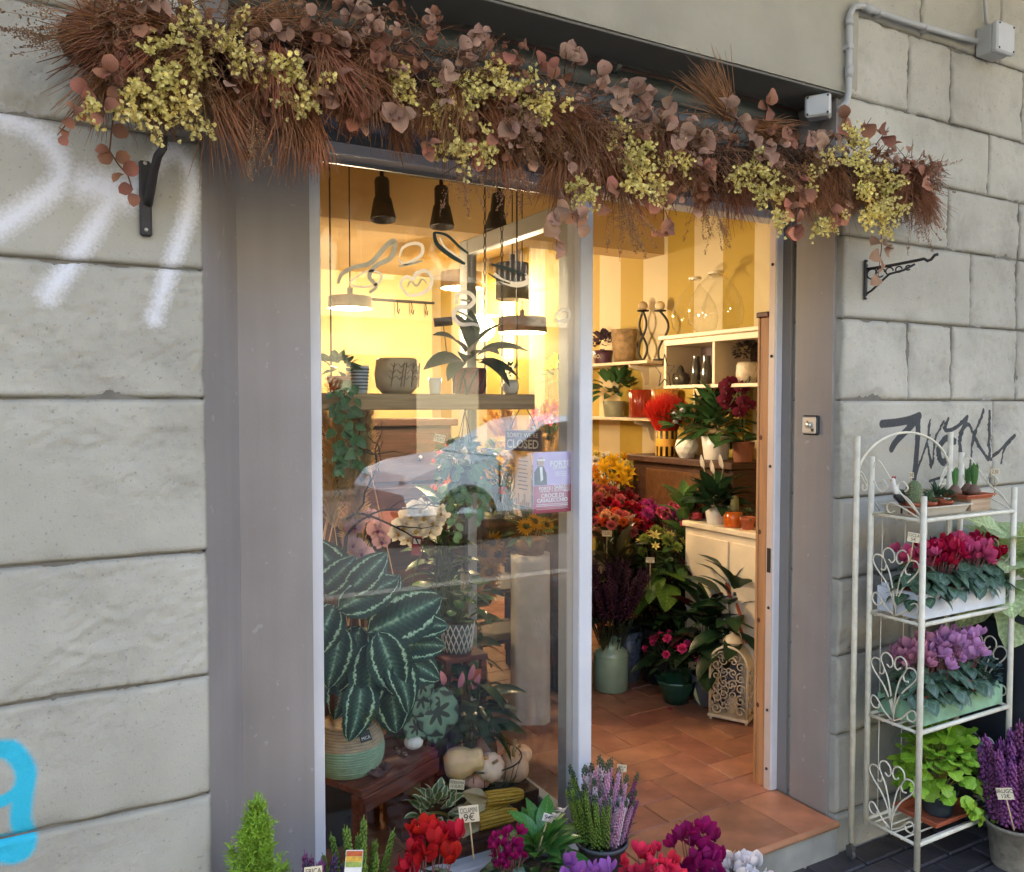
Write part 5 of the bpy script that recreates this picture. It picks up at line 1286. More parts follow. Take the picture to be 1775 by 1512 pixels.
# pampas grass and twisted branches
pamp = mat('pampas', '#ecd3a6', .9, .12, 10, transl=.5, rand=.4)
def pampas_head(seed, L=.32, r=.045, n=1000):
    q = random.Random(seed); b = MB()
    for k in range(n):
        t_ = q.uniform(0, 1)**.8; a = q.uniform(0, 6.28); base = V(.004*math.cos(a), .05*t_*t_, t_*L*.85)
        d = V(math.cos(a), math.sin(a), q.uniform(1.0, 2.2)).normalized()*r*q.uniform(.6, 1.5)*(1.15-.6*t_)
        b.tube([base, base+d*.6, base+d+V(0, 0, -.006)], [.0016, .0013, .0005], 3, cap=False)
    b.tube([(0, 0, -.4), (0, 0, L*.8)], .002, 4, cap=False)
    return b
pds = [pampas_head(i, .30+.04*i, .05).data('plume', pamp) for i in range(3)]
vz = thing('floor_vase', 'tall dark vase of tan pampas plumes beside window post', 'vase', (.80, .72, ST))
MB().lathe([(0, 0), (.07, 0), (.09, .12), (.085, .3), (.05, .48), (.055, .52), (.05, .52), (.04, .46), (0, .4)], 24).build('vase', mat('vase_smoke', '#3a3f44', .4, .2, 10), vz)
for px, py, dx, s, k in ((590, 800, -.1, 1.2, 1), (612, 790, .1, 1.25, 0), (568, 850, -.25, 1.2, 2), (625, 800, .12, 1.0, 0), (600, 830, -.1, 1.1, 1), (580, 870, -.25, 1.0, 2), (640, 760, .3, 1.0, 1), (612, 890, .15, 1.05, 0), (575, 820, -.3, .9, 2), (650, 960, .5, .8, 0), (635, 985, .4, .9, 1), (600, 780, 0, .9, 2)):
    p = AT(px, py+45, .70)-Vector(vz.location); obm('plume', pds[k], vz, Matrix.Translation(p) @ Euler((rnd(-.1, .25), dx*.7, rnd(0, 6))).to_matrix().to_4x4() @ Matrix.Scale(s, 4))
tb = thing('twisted_branch', 'dark curly willow branches arching in front of pampas', 'branch', (.80, .70, ST+.3))
random.seed(9)
def curly(p, d, L, r, depth=0):
    pts = [p]; dd = d.copy()
    for k in range(9):
        dd = (dd+V(rnd(-.55, .55), rnd(-.25, .25), rnd(-.45, .5))).normalized(); p = p+dd*L/9; pts.append(p)
        if depth < 1 and k in (3, 5, 7): curly(p, (dd+V(rnd(-.8, .8), 0, rnd(-.3, .6))).normalized(), L*.5, r*.6, depth+1)
    MB().tube(pts, [r*(1-.07*i) for i in range(10)], 5).build('twig', mat('willow_dark', '#2f211a', .8), tb)
for px, py, ex, ez in ((600, 930, .5, 1), (600, 900, 1.2, .35), (590, 860, -.2, 1), (610, 890, 1.3, .15)):
    curly(AT(px, py, .66)-Vector(tb.location), V(ex, -.05, ez).normalized(), .34, .0042)
MB().tube([(0, .0, 0), (.01, -.02, .3), AT(600, 930, .66)-Vector(tb.location)], .006, 6).build('stem', mat('willow_dark', '#2f211a', .8), tb)
# orchids
def orchid_plant(label, p, fl, stemtop, m, lipc, s, potm, leafs=5):
    t = thing('potted_orchid', label, 'orchid', p)
    pot(t, potm, .045, .055, .10, 0)
    lm_ = mat('lip_'+lipc, lipc, .5, .2, 30)
    M = rosette(leafs, .01, .02, (.10, .11), (.1, .5), .17); scatter_leaves(t, leafd('orl', dkl2, 1, .34, .8, .2, 5, STRAP), M)
    for (a, c) in stemtop: 
        a = Vector(a); c = Vector(c); MB().tube([V(0, 0, .1), V(0, 0, .1).lerp(a, .5)+V(-.01, 0, .03), a, a.lerp(c, .5)+V(0, 0, .012), c], .0024, 6).build('stem', mat('orchid_stem', '#40502f', .6), t)
    for q in fl:
        f = CAM-(q+Vector(p)); f = Vector((f.x+rnd(-.5, .5), f.y, f.z*.6+rnd(-.3, .3))).normalized()
        o = obm('flower', orchid(m, lm_), t, frame(q, f, (0, 0, 1), sc=s*rnd(.85, 1.1)) @ Matrix.Rotation(math.pi, 4, 'Z') @ Matrix.Rotation(rnd(-.3, .3), 4, 'Y'))
        MB().ball((0, -.15, -.08), .13, 8, 5, (1, 1.2, 1.1)).build('lip', lm_, o)
    return t
po = petal('orchid_pink', '#c9a0a8', .3); wo = petal('orchid_white', '#e8e2d6', .1); dr = petal('orchid_dark', '#6b1430', .3)
def fpts(l, Y, p): return [AT(x, y, Y)-Vector(p) for x, y in l]
OPZ = .62
ost = thing('wooden_stool', 'dark wooden stool carrying the orchids by the window', 'stool', (.98, .80, ST))
MB().box((-.16, -.13, OPZ-ST-.03), (.16, .13, OPZ-ST), .004).build('seat', dkw, ost)
for sx in (-1, 1):
    for sy in (-1, 1): MB().box((sx*.13-.016, sy*.10-.016, 0), (sx*.13+.016, sy*.10+.016, OPZ-ST-.0305), .002).build('leg', dkw, ost)
p = (.90, .74, OPZ)
orchid_plant('pale pink moth orchid with purple lips and blue tag', p, fpts([(615, 915), (655, 920), (612, 945), (640, 895), (628, 960), (662, 940)], .66, p), [(AT(636, 900, .68)-Vector(p), AT(612, 950, .66)-Vector(p)), (AT(650, 920, .68)-Vector(p), AT(662, 945, .66)-Vector(p))], po, '#7a2560', .042, greyp)
t = thing('hanging_tag', 'blue paper tag with yellow dot hanging from pink orchid', 'tag', AT(602, 990, .62), rot=(0, .05, -YAW*.5))
MB().box((-.018, -.0008, -.042), (.018, .0008, .042)).build('tag', mat('tag_blue', '#39597a', .6, .1, 40), t); MB().ball((.002, -.002, -.012), .008, 10, 5, (1, .2, 1)).build('dot', mat('tag_dot', '#d8c34a', .5), t)
p = (1.06, .80, OPZ)
orchid_plant('white moth orchid spray with red and white label', p, fpts([(700, 915), (712, 895), (722, 920), (735, 898), (750, 905), (690, 925), (728, 885), (765, 890), (745, 920), (708, 935)], .72, p), [(AT(775, 860, .76)-Vector(p), AT(700, 920, .72)-Vector(p))], wo, '#b58a2a', .050, mat('black_plastic', (.02, .02, .02), .5))
t = thing('plant_label', 'red and white plant label under the white orchid', 'plant label', AT(722, 945, .70), rot=(0, .1, -YAW*.5))
MB().box((-.016, -.0008, -.035), (.016, .0008, .03)).build('card', mat('label_red', '#93202a', .5, .1, 40), t); MB().box((-.012, -.0014, .004), (.012, -.0009, .022)).build('print_band', mat('label_white', '#d8d5cd', .6), t)

# ---------------- medallion calathea in a green rope basket on a low bench
def calathea_mat():
    m = mat('calathea_leaf', '#1f3a30', .5, .2, 30, transl=0, rand=.2, spec=.18); t = m.node_tree; N = t.nodes; Lk = t.links; b = N['Principled BSDF']
    uv = N.new('ShaderNodeUVMap'); sx = N.new('ShaderNodeSeparateXYZ'); Lk.new(uv.outputs[0], sx.inputs[0])
    v1 = N.new('ShaderNodeMath'); v1.operation = 'MULTIPLY_ADD'; v1.inputs[1].default_value = 2; v1.inputs[2].default_value = -1; Lk.new(sx.outputs[1], v1.inputs[0])
    va = N.new('ShaderNodeMath'); va.operation = 'ABSOLUTE'; Lk.new(v1.outputs[0], va.inputs[0])
    nz = N.new('ShaderNodeTexNoise'); nz.inputs['Scale'].default_value = 14; nz.inputs['Detail'].default_value = 3
    mp = N.new('ShaderNodeMapping'); mp.inputs['Scale'].default_value = (1.5, .5, 1); Lk.new(uv.outputs[0], mp.inputs[0]); Lk.new(mp.outputs[0], nz.inputs['Vector'])
    va2 = N.new('ShaderNodeMath'); va2.operation = 'MULTIPLY_ADD'; va2.inputs[1].default_value = .35; Lk.new(nz.outputs[0], va2.inputs[0]); Lk.new(va.outputs[0], va2.inputs[2])
    rp = N.new('ShaderNodeValToRGB'); cr_ = rp.color_ramp
    els = [(.12, '#9fb79c'), (.17, '#7d9c82'), (.27, '#3d5f4f'), (.45, '#213f34'), (.60, '#17312a'), (.80, '#1c3b2c'), (.845, '#a9c4a6'), (.90, '#8fb08e'), (.94, '#24483a'), (1.0, '#1b382c')]
    cr_.elements[0].position, cr_.elements[0].color = els[0][0], (*lin(els[0][1]), 1); cr_.elements[1].position, cr_.elements[1].color = els[-1][0], (*lin(els[-1][1]), 1)
    for p_, c_ in els[1:-1]: e = cr_.elements.new(p_); e.color = (*lin(c_), 1)
    Lk.new(va2.outputs[0], rp.inputs[0])
    # fine lateral veins
    w1 = N.new('ShaderNodeMath'); w1.operation = 'MULTIPLY_ADD'; w1.inputs[1].default_value = -.22; Lk.new(va.outputs[0], w1.inputs[0]); Lk.new(sx.outputs[0], w1.inputs[2])
    ws = N.new('ShaderNodeMath'); ws.operation = 'MULTIPLY'; ws.inputs[1].default_value = 95; Lk.new(w1.outputs[0], ws.inputs[0])
    wn = N.new('ShaderNodeMath'); wn.operation = 'SINE'; Lk.new(ws.outputs[0], wn.inputs[0])
    mr = N.new('ShaderNodeMapRange'); mr.inputs[1].default_value = -1; mr.inputs[2].default_value = 1; mr.inputs[3].default_value = .78; mr.inputs[4].default_value = 1.2; Lk.new(wn.outputs[0], mr.inputs[0])
    sc = N.new('ShaderNodeVectorMath'); sc.operation = 'SCALE'; Lk.new(rp.outputs[0], sc.inputs[0]); Lk.new(mr.outputs[0], sc.inputs['Scale'])
    Lk.new(sc.outputs[0], b.inputs['Base Color']); return m
cam_ = calathea_mat()
caly = leafd('cal', cam_, 1, .62, 1.0, .22, 12, lambda t_: math.sin(math.pi*min(1, t_**.82))**.62, wave=.10, cols=9)
BEN = .43
B0 = at(628, 1371, Z=BEN); B1 = at(753, 1304, Z=BEN); bd = (B1-B0).normalized(); bn = V(-bd.y, bd.x, 0)
bn_ = thing('low_bench', 'old reddish wooden bench inside the window holding green basket', 'bench', (B0.x, B0.y, ST), math.atan2(bd.y, bd.x))
BL = (B1-B0).length+.02; BW = .30
for k in range(3): MB().box((0, .0+k*.1, BEN-ST-.022), (BL, .097+k*.1, BEN-ST), .003).build('plank', redw, bn_)
MB().box((.0, -.004, BEN-ST-.07), (BL, .012, BEN-ST-.0225), .002).build('apron', redw, bn_)
for x in (.0, BL-.035):
    for y in (0.013, BW-.045): MB().box((x, y, 0), (x+.033, y+.035, BEN-ST-.0225), .003).build('leg', redw, bn_)
bc = at(626, 1318, Y=.50); bc = V(.80, .53, BEN)
bs = thing('rope_basket', 'rope basket with natural top and mint green base on bench', 'basket', bc)
rp_ = mat('rope_green', '#87a58a', .9, .12, 40, bump=.5, bscale=90); rn_ = mat('rope_natural', '#a8977c', .9, .15, 40, bump=.5, bscale=90)
prof = [(.085, .004), (.098, .02), (.106, .045), (.108, .07), (.104, .095), (.095, .12), (.082, .14), (.072, .152)]
def basket_r(z):
    for (r0, z0), (r1, z1) in zip(prof, prof[1:]):
        if z0 <= z <= z1: return r0+(r1-r0)*(z-z0)/(z1-z0)
    return prof[-1][0]
for k in range(19):
    z = .006+k*.0078; r_ = basket_r(z)
    MB().tube([(r_*math.cos(a), r_*math.sin(a), z) for a in [i*6.2832/36 for i in range(36)]], .0045, 6, closed=True).build('rope_coil', rp_ if k < 11 else rn_, bs)
MB().lathe([(0, .002), (.088, .004), (.104, .05), (.09, .13), (.07, .15), (.06, .14), (0, .13)], 30).build('liner', rn_, bs)
q = V(bc.x, bc.y, 0); f = (CAM-q); az = math.atan2(f.y, f.x)+.55
tg = MB().box((-.019, -.001, -.016), (.019, .001, .016)).build('cloth_tag', mat('tag_black', (.02, .03, .03), .7), bs, (.096*math.cos(az), .096*math.sin(az), .128), (-.55, 0, az+math.pi/2))
lettering('MiCA', mat('ink_white', '#cfd4d2', .6), tg, (0, -.0016, -.006), (math.pi/2, 0, 0), .013)
cp = thing('medallion_calathea', 'medallion calathea with dark leaves edged pale green in rope basket', 'plant', (bc.x, bc.y, BEN+.13))
cpo = Vector(cp.location)
CL = [((600, 1050), (720, 990), 150), ((655, 1090), (760, 1050), 185), ((640, 1065), (700, 1000), 120), ((620, 1100), (585, 1190), 150), ((660, 1110), (690, 1200), 150), ((640, 1130), (640, 1230), 150), ((690, 1140), (740, 1165), 120), ((670, 1170), (690, 1270), 150), ((625, 1190), (620, 1265), 130), ((590, 1100), (570, 1180), 130), ((690, 1120), (755, 1120), 120), ((600, 1160), (580, 1240), 120), ((610, 1020), (650, 985), 120), ((700, 1090), (750, 1085), 110), ((560, 1020), (600, 985), 110), ((590, 1010), (560, 960), 130), ((680, 1150), (715, 1215), 130), ((575, 1060), (545, 1130), 130)]
for i, ((ax, ay), (tx, ty), Lp) in enumerate(CL):
    Y = .44+.02*(i % 4); a = at(ax, ay, Y=Y); e = at(tx, ty, Y=Y-.05); d = (e-a)
    s = Lp*mpp(a)*.84
    obm('leaf', caly, cp, frame(a-cpo-d.normalized()*s*.12, d.normalized()+V(0, -.12, .1), (rnd(-.15, .15), -1, .45), rnd(-.2, .2), s))
stuff(stems([(V(rnd(-.03, .03), rnd(-.03, .03), 0), at(ax, ay, Y=.47)-cpo) for (ax, ay), _, _ in CL], .0025).build('stems', mat('calathea_stem', '#5a4a3a', .6), cp))
# mini pumpkin, chestnuts and leaf on the bench
def pumpkin(label, p, r, m, sc=(1, 1, .75), ribs=11, rot=(0, 0, 0), depth=.12, group=None, stemL=.35):
    t = thing('pumpkin', label, 'pumpkin', p, rot=rot, group=group); b = MB(); nu = 40; nv = 14; vs = []
    for j in range(nv+1):
        th = math.pi*j/nv
        for k in range(nu):
            a = 6.2832*k/nu; rb = 1-depth*1.1*(1-abs(math.sin(a*ribs/2)))**2*math.sin(th)
            dp = 1-.28*math.exp(-(th/.45)**2)-.15*math.exp(-((math.pi-th)/.45)**2)
            vs.append((r*rb*math.sin(th)*math.cos(a)*sc[0], r*rb*math.sin(th)*math.sin(a)*sc[1], r*dp*math.cos(th)*sc[2]))
    b.add(vs, [(j*nu+k, (j+1)*nu+k, (j+1)*nu+(k+1) % nu, j*nu+(k+1) % nu) for j in range(nv) for k in range(nu)]); b.build('body', m, t)
    z = r*.70*sc[2]; MB().tube([(0, 0, z), (.04*r, 0, z+stemL*r*.6), (.18*r, .05*r, z+stemL*r*1.3)], [.13*r, .09*r, .10*r], 7).build('stalk', mat('stalk', '#a08a60', .8, .2, 40), t)
    return t
pumpkin('tiny white ribbed pumpkin sitting on the bench end', at(717, 1299, Z=BEN)+V(0, .0, .024), .031, mat('pumpkin_white', '#d8d6cf', .5, .06, 20), depth=.10)
nutm = mat('chestnut', '#3d1f12', .3, .2, 40, coat=.4)
for px, py in ((692, 1308), (702, 1312), (686, 1300)):
    t = thing('chestnut', 'shiny brown chestnut lying on the bench by the white pumpkin', 'chestnut', at(px, py, Z=BEN)+V(0, 0, .007), rnd(0, 6), 'chestnuts on the bench')
    MB().ball((0, 0, 0), .0115, 12, 7, (1.1, .9, .68)).build('shell', nutm, t); MB().ball((.004, 0, -.002), .008, 8, 5, (1.05, .95, .7)).build('hilum', mat('chestnut_pale', '#a88a66', .7), t)
t = thing('dry_leaf', 'dark red dried maple leaf leaning on the rope basket', 'leaf', at(645, 1340, Z=BEN)+V(.03, -.03, .006), .6)
for k in range(7):
    a = -1.5+.5*k; MB().leaf(frame((0, 0, 0), (math.sin(a), math.cos(a)*.6, .35), (0, -1, .6)), .075-.008*abs(k-3), .03, .6, .1, 4, lambda t_: math.sin(math.pi*t_**.7)*(1+.3*math.sin(t_*20))).build('lobe', mat('maple_dark', '#3d1a1c', .6, .3, 30), t)
# begonia
def begonia_mat():
    m = mat('begonia_leaf', '#5d7a68', .4, .2, 30, rand=.2); t = m.node_tree; N = t.nodes; Lk = t.links; b = N['Principled BSDF']
    uv = N.new('ShaderNodeUVMap'); sb_ = N.new('ShaderNodeVectorMath'); sb_.operation = 'SUBTRACT'; sb_.inputs[1].default_value = (.45, .5, 0); Lk.new(uv.outputs[0], sb_.inputs[0])
    sx = N.new('ShaderNodeSeparateXYZ'); Lk.new(sb_.outputs[0], sx.inputs[0])
    an = N.new('ShaderNodeMath'); an.operation = 'ARCTAN2'; Lk.new(sx.outputs[1], an.inputs[0]); Lk.new(sx.outputs[0], an.inputs[1])
    a7 = N.new('ShaderNodeMath'); a7.operation = 'MULTIPLY'; a7.inputs[1].default_value = 7; Lk.new(an.outputs[0], a7.inputs[0])
    cs = N.new('ShaderNodeMath'); cs.operation = 'COSINE'; Lk.new(a7.outputs[0], cs.inputs[0])
    ln = N.new('ShaderNodeVectorMath'); ln.operation = 'LENGTH'; Lk.new(sb_.outputs[0], ln.inputs[0])
    mm = N.new('ShaderNodeMath'); mm.operation = 'MULTIPLY_ADD'; mm.inputs[1].default_value = -.10; Lk.new(cs.outputs[0], mm.inputs[0]); Lk.new(ln.outputs['Value'], mm.inputs[2])
    rp = N.new('ShaderNodeValToRGB'); e = rp.color_ramp.elements; e[0].position = .20; e[0].color = (*lin('#20302a'), 1); e[1].position = .25; e[1].color = (*lin('#6f8e78'), 1)
    e2 = e.new(.46); e2.color = (*lin('#5f7f6c'), 1); e3 = e.new(.52); e3.color = (*lin('#1f2f29'), 1)
    Lk.new(mm.outputs[0], rp.inputs[0]); Lk.new(rp.outputs[0], b.inputs['Base Color']); return m
bgm = begonia_mat()
p = AT(735, 1290, .60); p.z = ST
t = thing('begonia', 'begonia with round silver leaves and dark star centres', 'plant', (p.x, .66, ST+.12))
pot(t, mat('ochre_pot', '#b58a45', .6, .1, 20), .05, .062, .13, .0)
for px, py, s in ((748, 1238, 82), (720, 1262, 48), (722, 1215, 60), (700, 1222, 55), (770, 1215, 50), (735, 1190, 50), (755, 1265, 45)):
    q = at(px, py, Y=.56)-Vector(t.location); obm('leaf', leafd('beg', bgm, 1, .95, .3, .06, 10, ROUND, cols=7), t, frame(q+V(0, 0, s*mpp(q+Vector(t.location))*.5), (rnd(-.3, .3), -.25, -1), (0, -1, .3), rnd(-.2, .2), s*mpp(q+Vector(t.location))))
stuff(stems([(V(0, 0, .1), at(px, py, Y=.57)-Vector(t.location)) for px, py in ((748, 1225), (722, 1255), (722, 1210), (700, 1215), (770, 1210))], .002).build('stems', mat('begonia_stem', '#6b3a35', .6), t))
bst = thing('plant_riser', 'small wooden box riser under the begonia pot', 'box', (p.x, .66, ST)); MB().box((-.09, -.09, 0), (.09, .09, .10), .003).build('body', redw, bst); MB().box((-.095, -.095, .1005), (.095, .095, .1195), .003).build('lid', redw, bst)
# anthurium
p = AT(805, 1290, .70)
t = thing('pink_anthurium', 'dark pointed-leaf plant with pink buds above the pumpkins', 'plant', (p.x, .66, ST))
pot(t, greyp, .06, .075, .13)
M = []
for k in range(58):
    a = k*2.4; el = rnd(-.5, .9); M.append(frame((.04*math.cos(a), .04*math.sin(a)-.02, .30+.16*rnd(0, 1)), (math.cos(a), math.sin(a)-.2, el), roll=rnd(-.4, .4), sc=rnd(.10, .16)))
scatter_leaves(t, leafd('ant', dkl, 1, .38, .8, .35, 5), M)
sp = petal('spathe_pink', '#c78aa6')
for px, py, dx in ((818, 1188, .4), (795, 1185, .1), (770, 1180, -.4), (812, 1172, .2)): obm('flower', leafd('spa', sp, 1, .38, -.4, .9, 5), t, frame(at(px, py+8, Y=.60)-Vector(t.location), (dx, -.1, 1), (0, -1, .3), sc=.065))
stuff(stems([(V(0, 0, .12), m_.translation) for m_ in M[::2]], .002).build('stems', mat('vine_green', '#5a6a3a', .6), t))
# pilea in white lattice pot on a small stool
LZ_ = AT(797, 1131, .78).z
t2 = thing('plant_stool', 'small reddish wooden stool under the white lattice pot', 'stool', (AT(797, 1131, .78).x, .80, ST)); hh = LZ_-ST
MB().box((-.085, -.08, hh-.02), (.085, .08, hh-.0005), .003).build('seat', redw, t2); MB().box((-.075, -.075, hh-.09), (.075, -.062, hh-.055), .002).build('stretcher', mat('orange_wood', '#a8512f', .6), t2)
for sx in (-1, 1):
    for sy in (-1, 1): MB().box((sx*.07-.011, sy*.065-.011, 0), (sx*.07+.011, sy*.065+.011, hh-.0205), .002).build('leg', redw, t2)
t = thing('pilea_plant', 'round-leaved pilea in grey pot with white lattice', 'plant', (AT(797, 1131, .78).x, .80, LZ_))
pot(t, mat('lattice_grey', '#4c5a5e', .6), .050, .062, .11, n=28)
lt = MB()
for k in range(18):
    for sg in (-1, 1): lt.tube([V((.0512+.012*s/5)*math.cos(k*.349+sg*.14*s), (.0512+.012*s/5)*math.sin(k*.349+sg*.14*s), .004+.0208*s) for s in range(6)], .0022, 4)
lt.build('lattice', mat('white_ceramic', '#d9d7cf', .3), t)
plm = leafm('pilea_leaf', '#3f6238', .3, .4)
M = [frame((V(math.cos(a), math.sin(a), 0)*rnd(.03, .11))+V(0, 0, .16+rnd(-.05, .12)), (math.cos(a), math.sin(a)-.2, rnd(-.7, .5)), roll=rnd(-.4, .4), sc=rnd(.035, .055)) for a in [k*2.4 for k in range(34)]]
scatter_leaves(t, leafd('pil', plm, 1, .95, .3, .1, 5, ROUND), M); stuff(stems([(V(0, 0, .1), m_.translation) for m_ in M], .0014).build('stems', mat('vine_green', '#5a6a3a', .6), t))
# ------------- pumpkin basket
pc = at(843, 1366, Z=ST+.02); pc = V(1.30, .60, ST+.125)
cst = thing('wooden_crate', 'dark upturned crate under the wire pumpkin basket', 'crate', (pc.x, pc.y, ST))
for k in range(4): MB().box((-.15, -.13+.066*k, .095), (.15, -.068+.066*k, .118), .002).build('slat', dkw, cst)
for y in (-.12, .105): 
    for z in (.0, .048): MB().box((-.15, y, z), (.15, y+.012, z+.042), .002).build('slat', dkw, cst)
wbk = thing('wire_basket', 'round black wire basket heaped with pale pumpkins', 'basket', (pc.x, pc.y, pc.z-.005))
wm_ = mat('wire_black', (.02, .018, .016), .5)
for z, r_ in ((.003, .105), (.035, .118), (.095, .135)): MB().tube([(r_*math.cos(a), r_*math.sin(a), z) for a in [i*6.2832/40 for i in range(40)]], .0026 if z > .09 else .0018, 5, closed=True).build('hoop', wm_, wbk)
for k in range(22): a = k*6.2832/22; MB().tube([(.105*math.cos(a), .105*math.sin(a), .003), (.118*math.cos(a), .118*math.sin(a), .035), (.135*math.cos(a), .135*math.sin(a), .095)], .0014, 4).build('wire', wm_, wbk)
MB().lathe([(0, .001), (.1, .001), (.1, .003), (0, .003)], 24).build('base', wm_, wbk)
pk1 = mat('pumpkin_tan', '#dcb390', .55, .14, 10); pk2 = mat('pumpkin_pink', '#d3a08a', .55, .14, 10); pk3 = mat('pumpkin_cream', '#e2c4a8', .55, .12, 10)
def pk(label, px, py, Y, r, m, **kw): pumpkin(label, at(px, py, Y=Y), r, m, **kw)
pk('pale cream ribbed pumpkin at the front rim of wire basket', 850, 1330, .505, .050, pk3, sc=(1, 1, .9), rot=(.75, .25, -.3), stemL=.3)
pk('upright tan pumpkin with curved stalk in wire basket', 890, 1330, .575, .056, pk1, sc=(1, 1, .95), stemL=.8)
pk('pinkish pumpkin on top of the heap in wire basket', 850, 1292, .61, .050, pk2, sc=(1, 1, .9), rot=(.7, .3, 0), stemL=.2)
pk('small tan pumpkin half hidden behind the upright one', 900, 1308, .66, .048, pk1, stemL=.2)
pk('low tan pumpkin squeezed in the basket bottom', 826, 1352, .54, .044, pk2, sc=(1.1, 1, .8), stemL=.2)
pk('tan pumpkin deep in the wire basket behind the hoop', 868, 1360, .60, .05, pk1, stemL=.2)
t = thing('butternut_squash', 'cream bell-shaped squash lying on the pumpkin heap', 'squash', at(800, 1322, Y=.53), rot=(1.35, .5, 1.0))
MB().lathe([(0, -.058), (.03, -.055), (.050, -.035), (.053, -.01), (.044, .02), (.034, .04), (.036, .06), (.030, .072), (.012, .075), (0, .07)], 30, jit=lambda a, z: 1+.04*math.cos(a*8)*(1 if z > .01 else .2)).build('body', mat('squash_cream', '#ddba88', .5, .16, 14), t)
MB().tube([(0, 0, .07), (.004, 0, .09)], .008, 7).build('stalk', mat('stalk', '#a08a60', .8, .2, 40), t)
# ------------- corn, peperomia, crate at the front
kc = V(1.18, .388, ST)
ck = thing('wooden_crate', 'dark weathered wooden crate carrying corn and variegated peperomia', 'crate', kc)
for z in (.004, .045): MB().box((-.17, -.07, z), (.15, -.058, z+.038), .002).build('slat', dkw, ck); MB().box((-.17, .06, z), (.15, .072, z+.038), .002).build('slat', dkw, ck)
for x in (-.17, .138): MB().box((x, -.0575, .003), (x+.012, .0595, .083), .002).build('end', dkw, ck)
for k in range(2): MB().box((-.17, -.068+.07*k, .0835), (.15, -.002+.072*k, .097), .002).build('slat', dkw, ck)
kcz = ST+.098
cornm = mat('corn_yellow', '#c79a2c', .35, .2, 60, coat=.2); huskm = mat('corn_husk', '#c9b48a', .8, .2, 12, transl=.25, rand=.3)
def corn(label, p, d, L=.13, r=.021):
    t = thing('corn_cob', label, 'corn', p); M = frame((0, 0, 0), d); b = MB()
    core = MB().tube([M @ V(0, -L/2, 0), M @ V(0, 0, 0), M @ V(0, L/2, 0)], [r*.9, r*.92, r*.6], 10); core.build('cob', cornm, t)
    for i in range(24):
        y = -L/2+L*(i+.5)/24; rr = r*(.98 if y < L*.2 else .98-.9*((y-L*.2)/(L*.3))**2*.5)
        for k in range(12):
            a = 6.2832*k/12; c = M @ V(rr*math.cos(a), y, rr*math.sin(a)); b.ball(c, .0042, 5, 3)
    stuff(b.build('kernels', cornm, t))
    for k in range(4): MB().leaf(M @ Matrix.Translation((0, -L/2+.006, 0)) @ Matrix.Rotation(k*1.57+.4, 4, 'Y') @ Matrix.Rotation(math.pi-.35, 4, 'Z') @ Matrix.Translation((0, 0, .008)), .10, .045, .35, .5, 4).build('husk', huskm, t)
c1 = at(878, 1390, Y=.40); c2 = at(868, 1412, Y=.37)
corn('upper golden corn cob with dry husk on the crate', (c1.x, .415, kcz+.055), (.97, -.1, -.06))
corn('lower golden corn cob with dry husk on the crate edge', (c2.x-.015, .36, kcz+.021), (.98, -.1, .03))
corn('golden corn cob lying behind the other two', (c2.x+.0, .435, kcz+.021), (.98, .1, .03))
vg = mat('variegated_leaf', '#8fa06c', .35, .15, 40, transl=.15, rand=.3)
_t = vg.node_tree; _N = _t.nodes; _L = _t.links; _uv = _N.new('ShaderNodeUVMap'); _s = _N.new('ShaderNodeSeparateXYZ'); _L.new(_uv.outputs[0], _s.inputs[0])
_m = _N.new('ShaderNodeMath'); _m.operation = 'PINGPONG'; _m.inputs[1].default_value = .5; _L.new(_s.outputs[1], _m.inputs[0])
_r = _N.new('ShaderNodeValToRGB'); _e = _r.color_ramp.elements; _e[0].position = .14; _e[0].color = (*lin('#d5d2a8'), 1); _e[1].position = .22; _e[1].color = (*lin('#566f45'), 1); _L.new(_m.outputs[0], _r.inputs[0]); _L.new(_r.outputs[0], _N['Principled BSDF'].inputs['Base Color'])
t = thing('variegated_peperomia', 'peperomia with cream-edged leaves in a gold wrapped pot', 'plant', (at(750, 1440, Y=.38).x+.01, .385, kcz))
pot(t, mat('gold_wrap', '#8c7433', .4, .25, 20, metal=.4), .035, .045, .06)
scatter_leaves(t, leafd('vpe', vg, 1, .62, .5, .25, 5, cols=5), bushy(62, (0, -.01, .085), (.075, .06, .055), .045, .3))
card('cream handwritten card reading PEPEROMIA 10 EURO', ['PEPEROMIA', '10 EURO'], at(792, 1360, Y=.36), .046, .028, stick=.05, roll=.1)

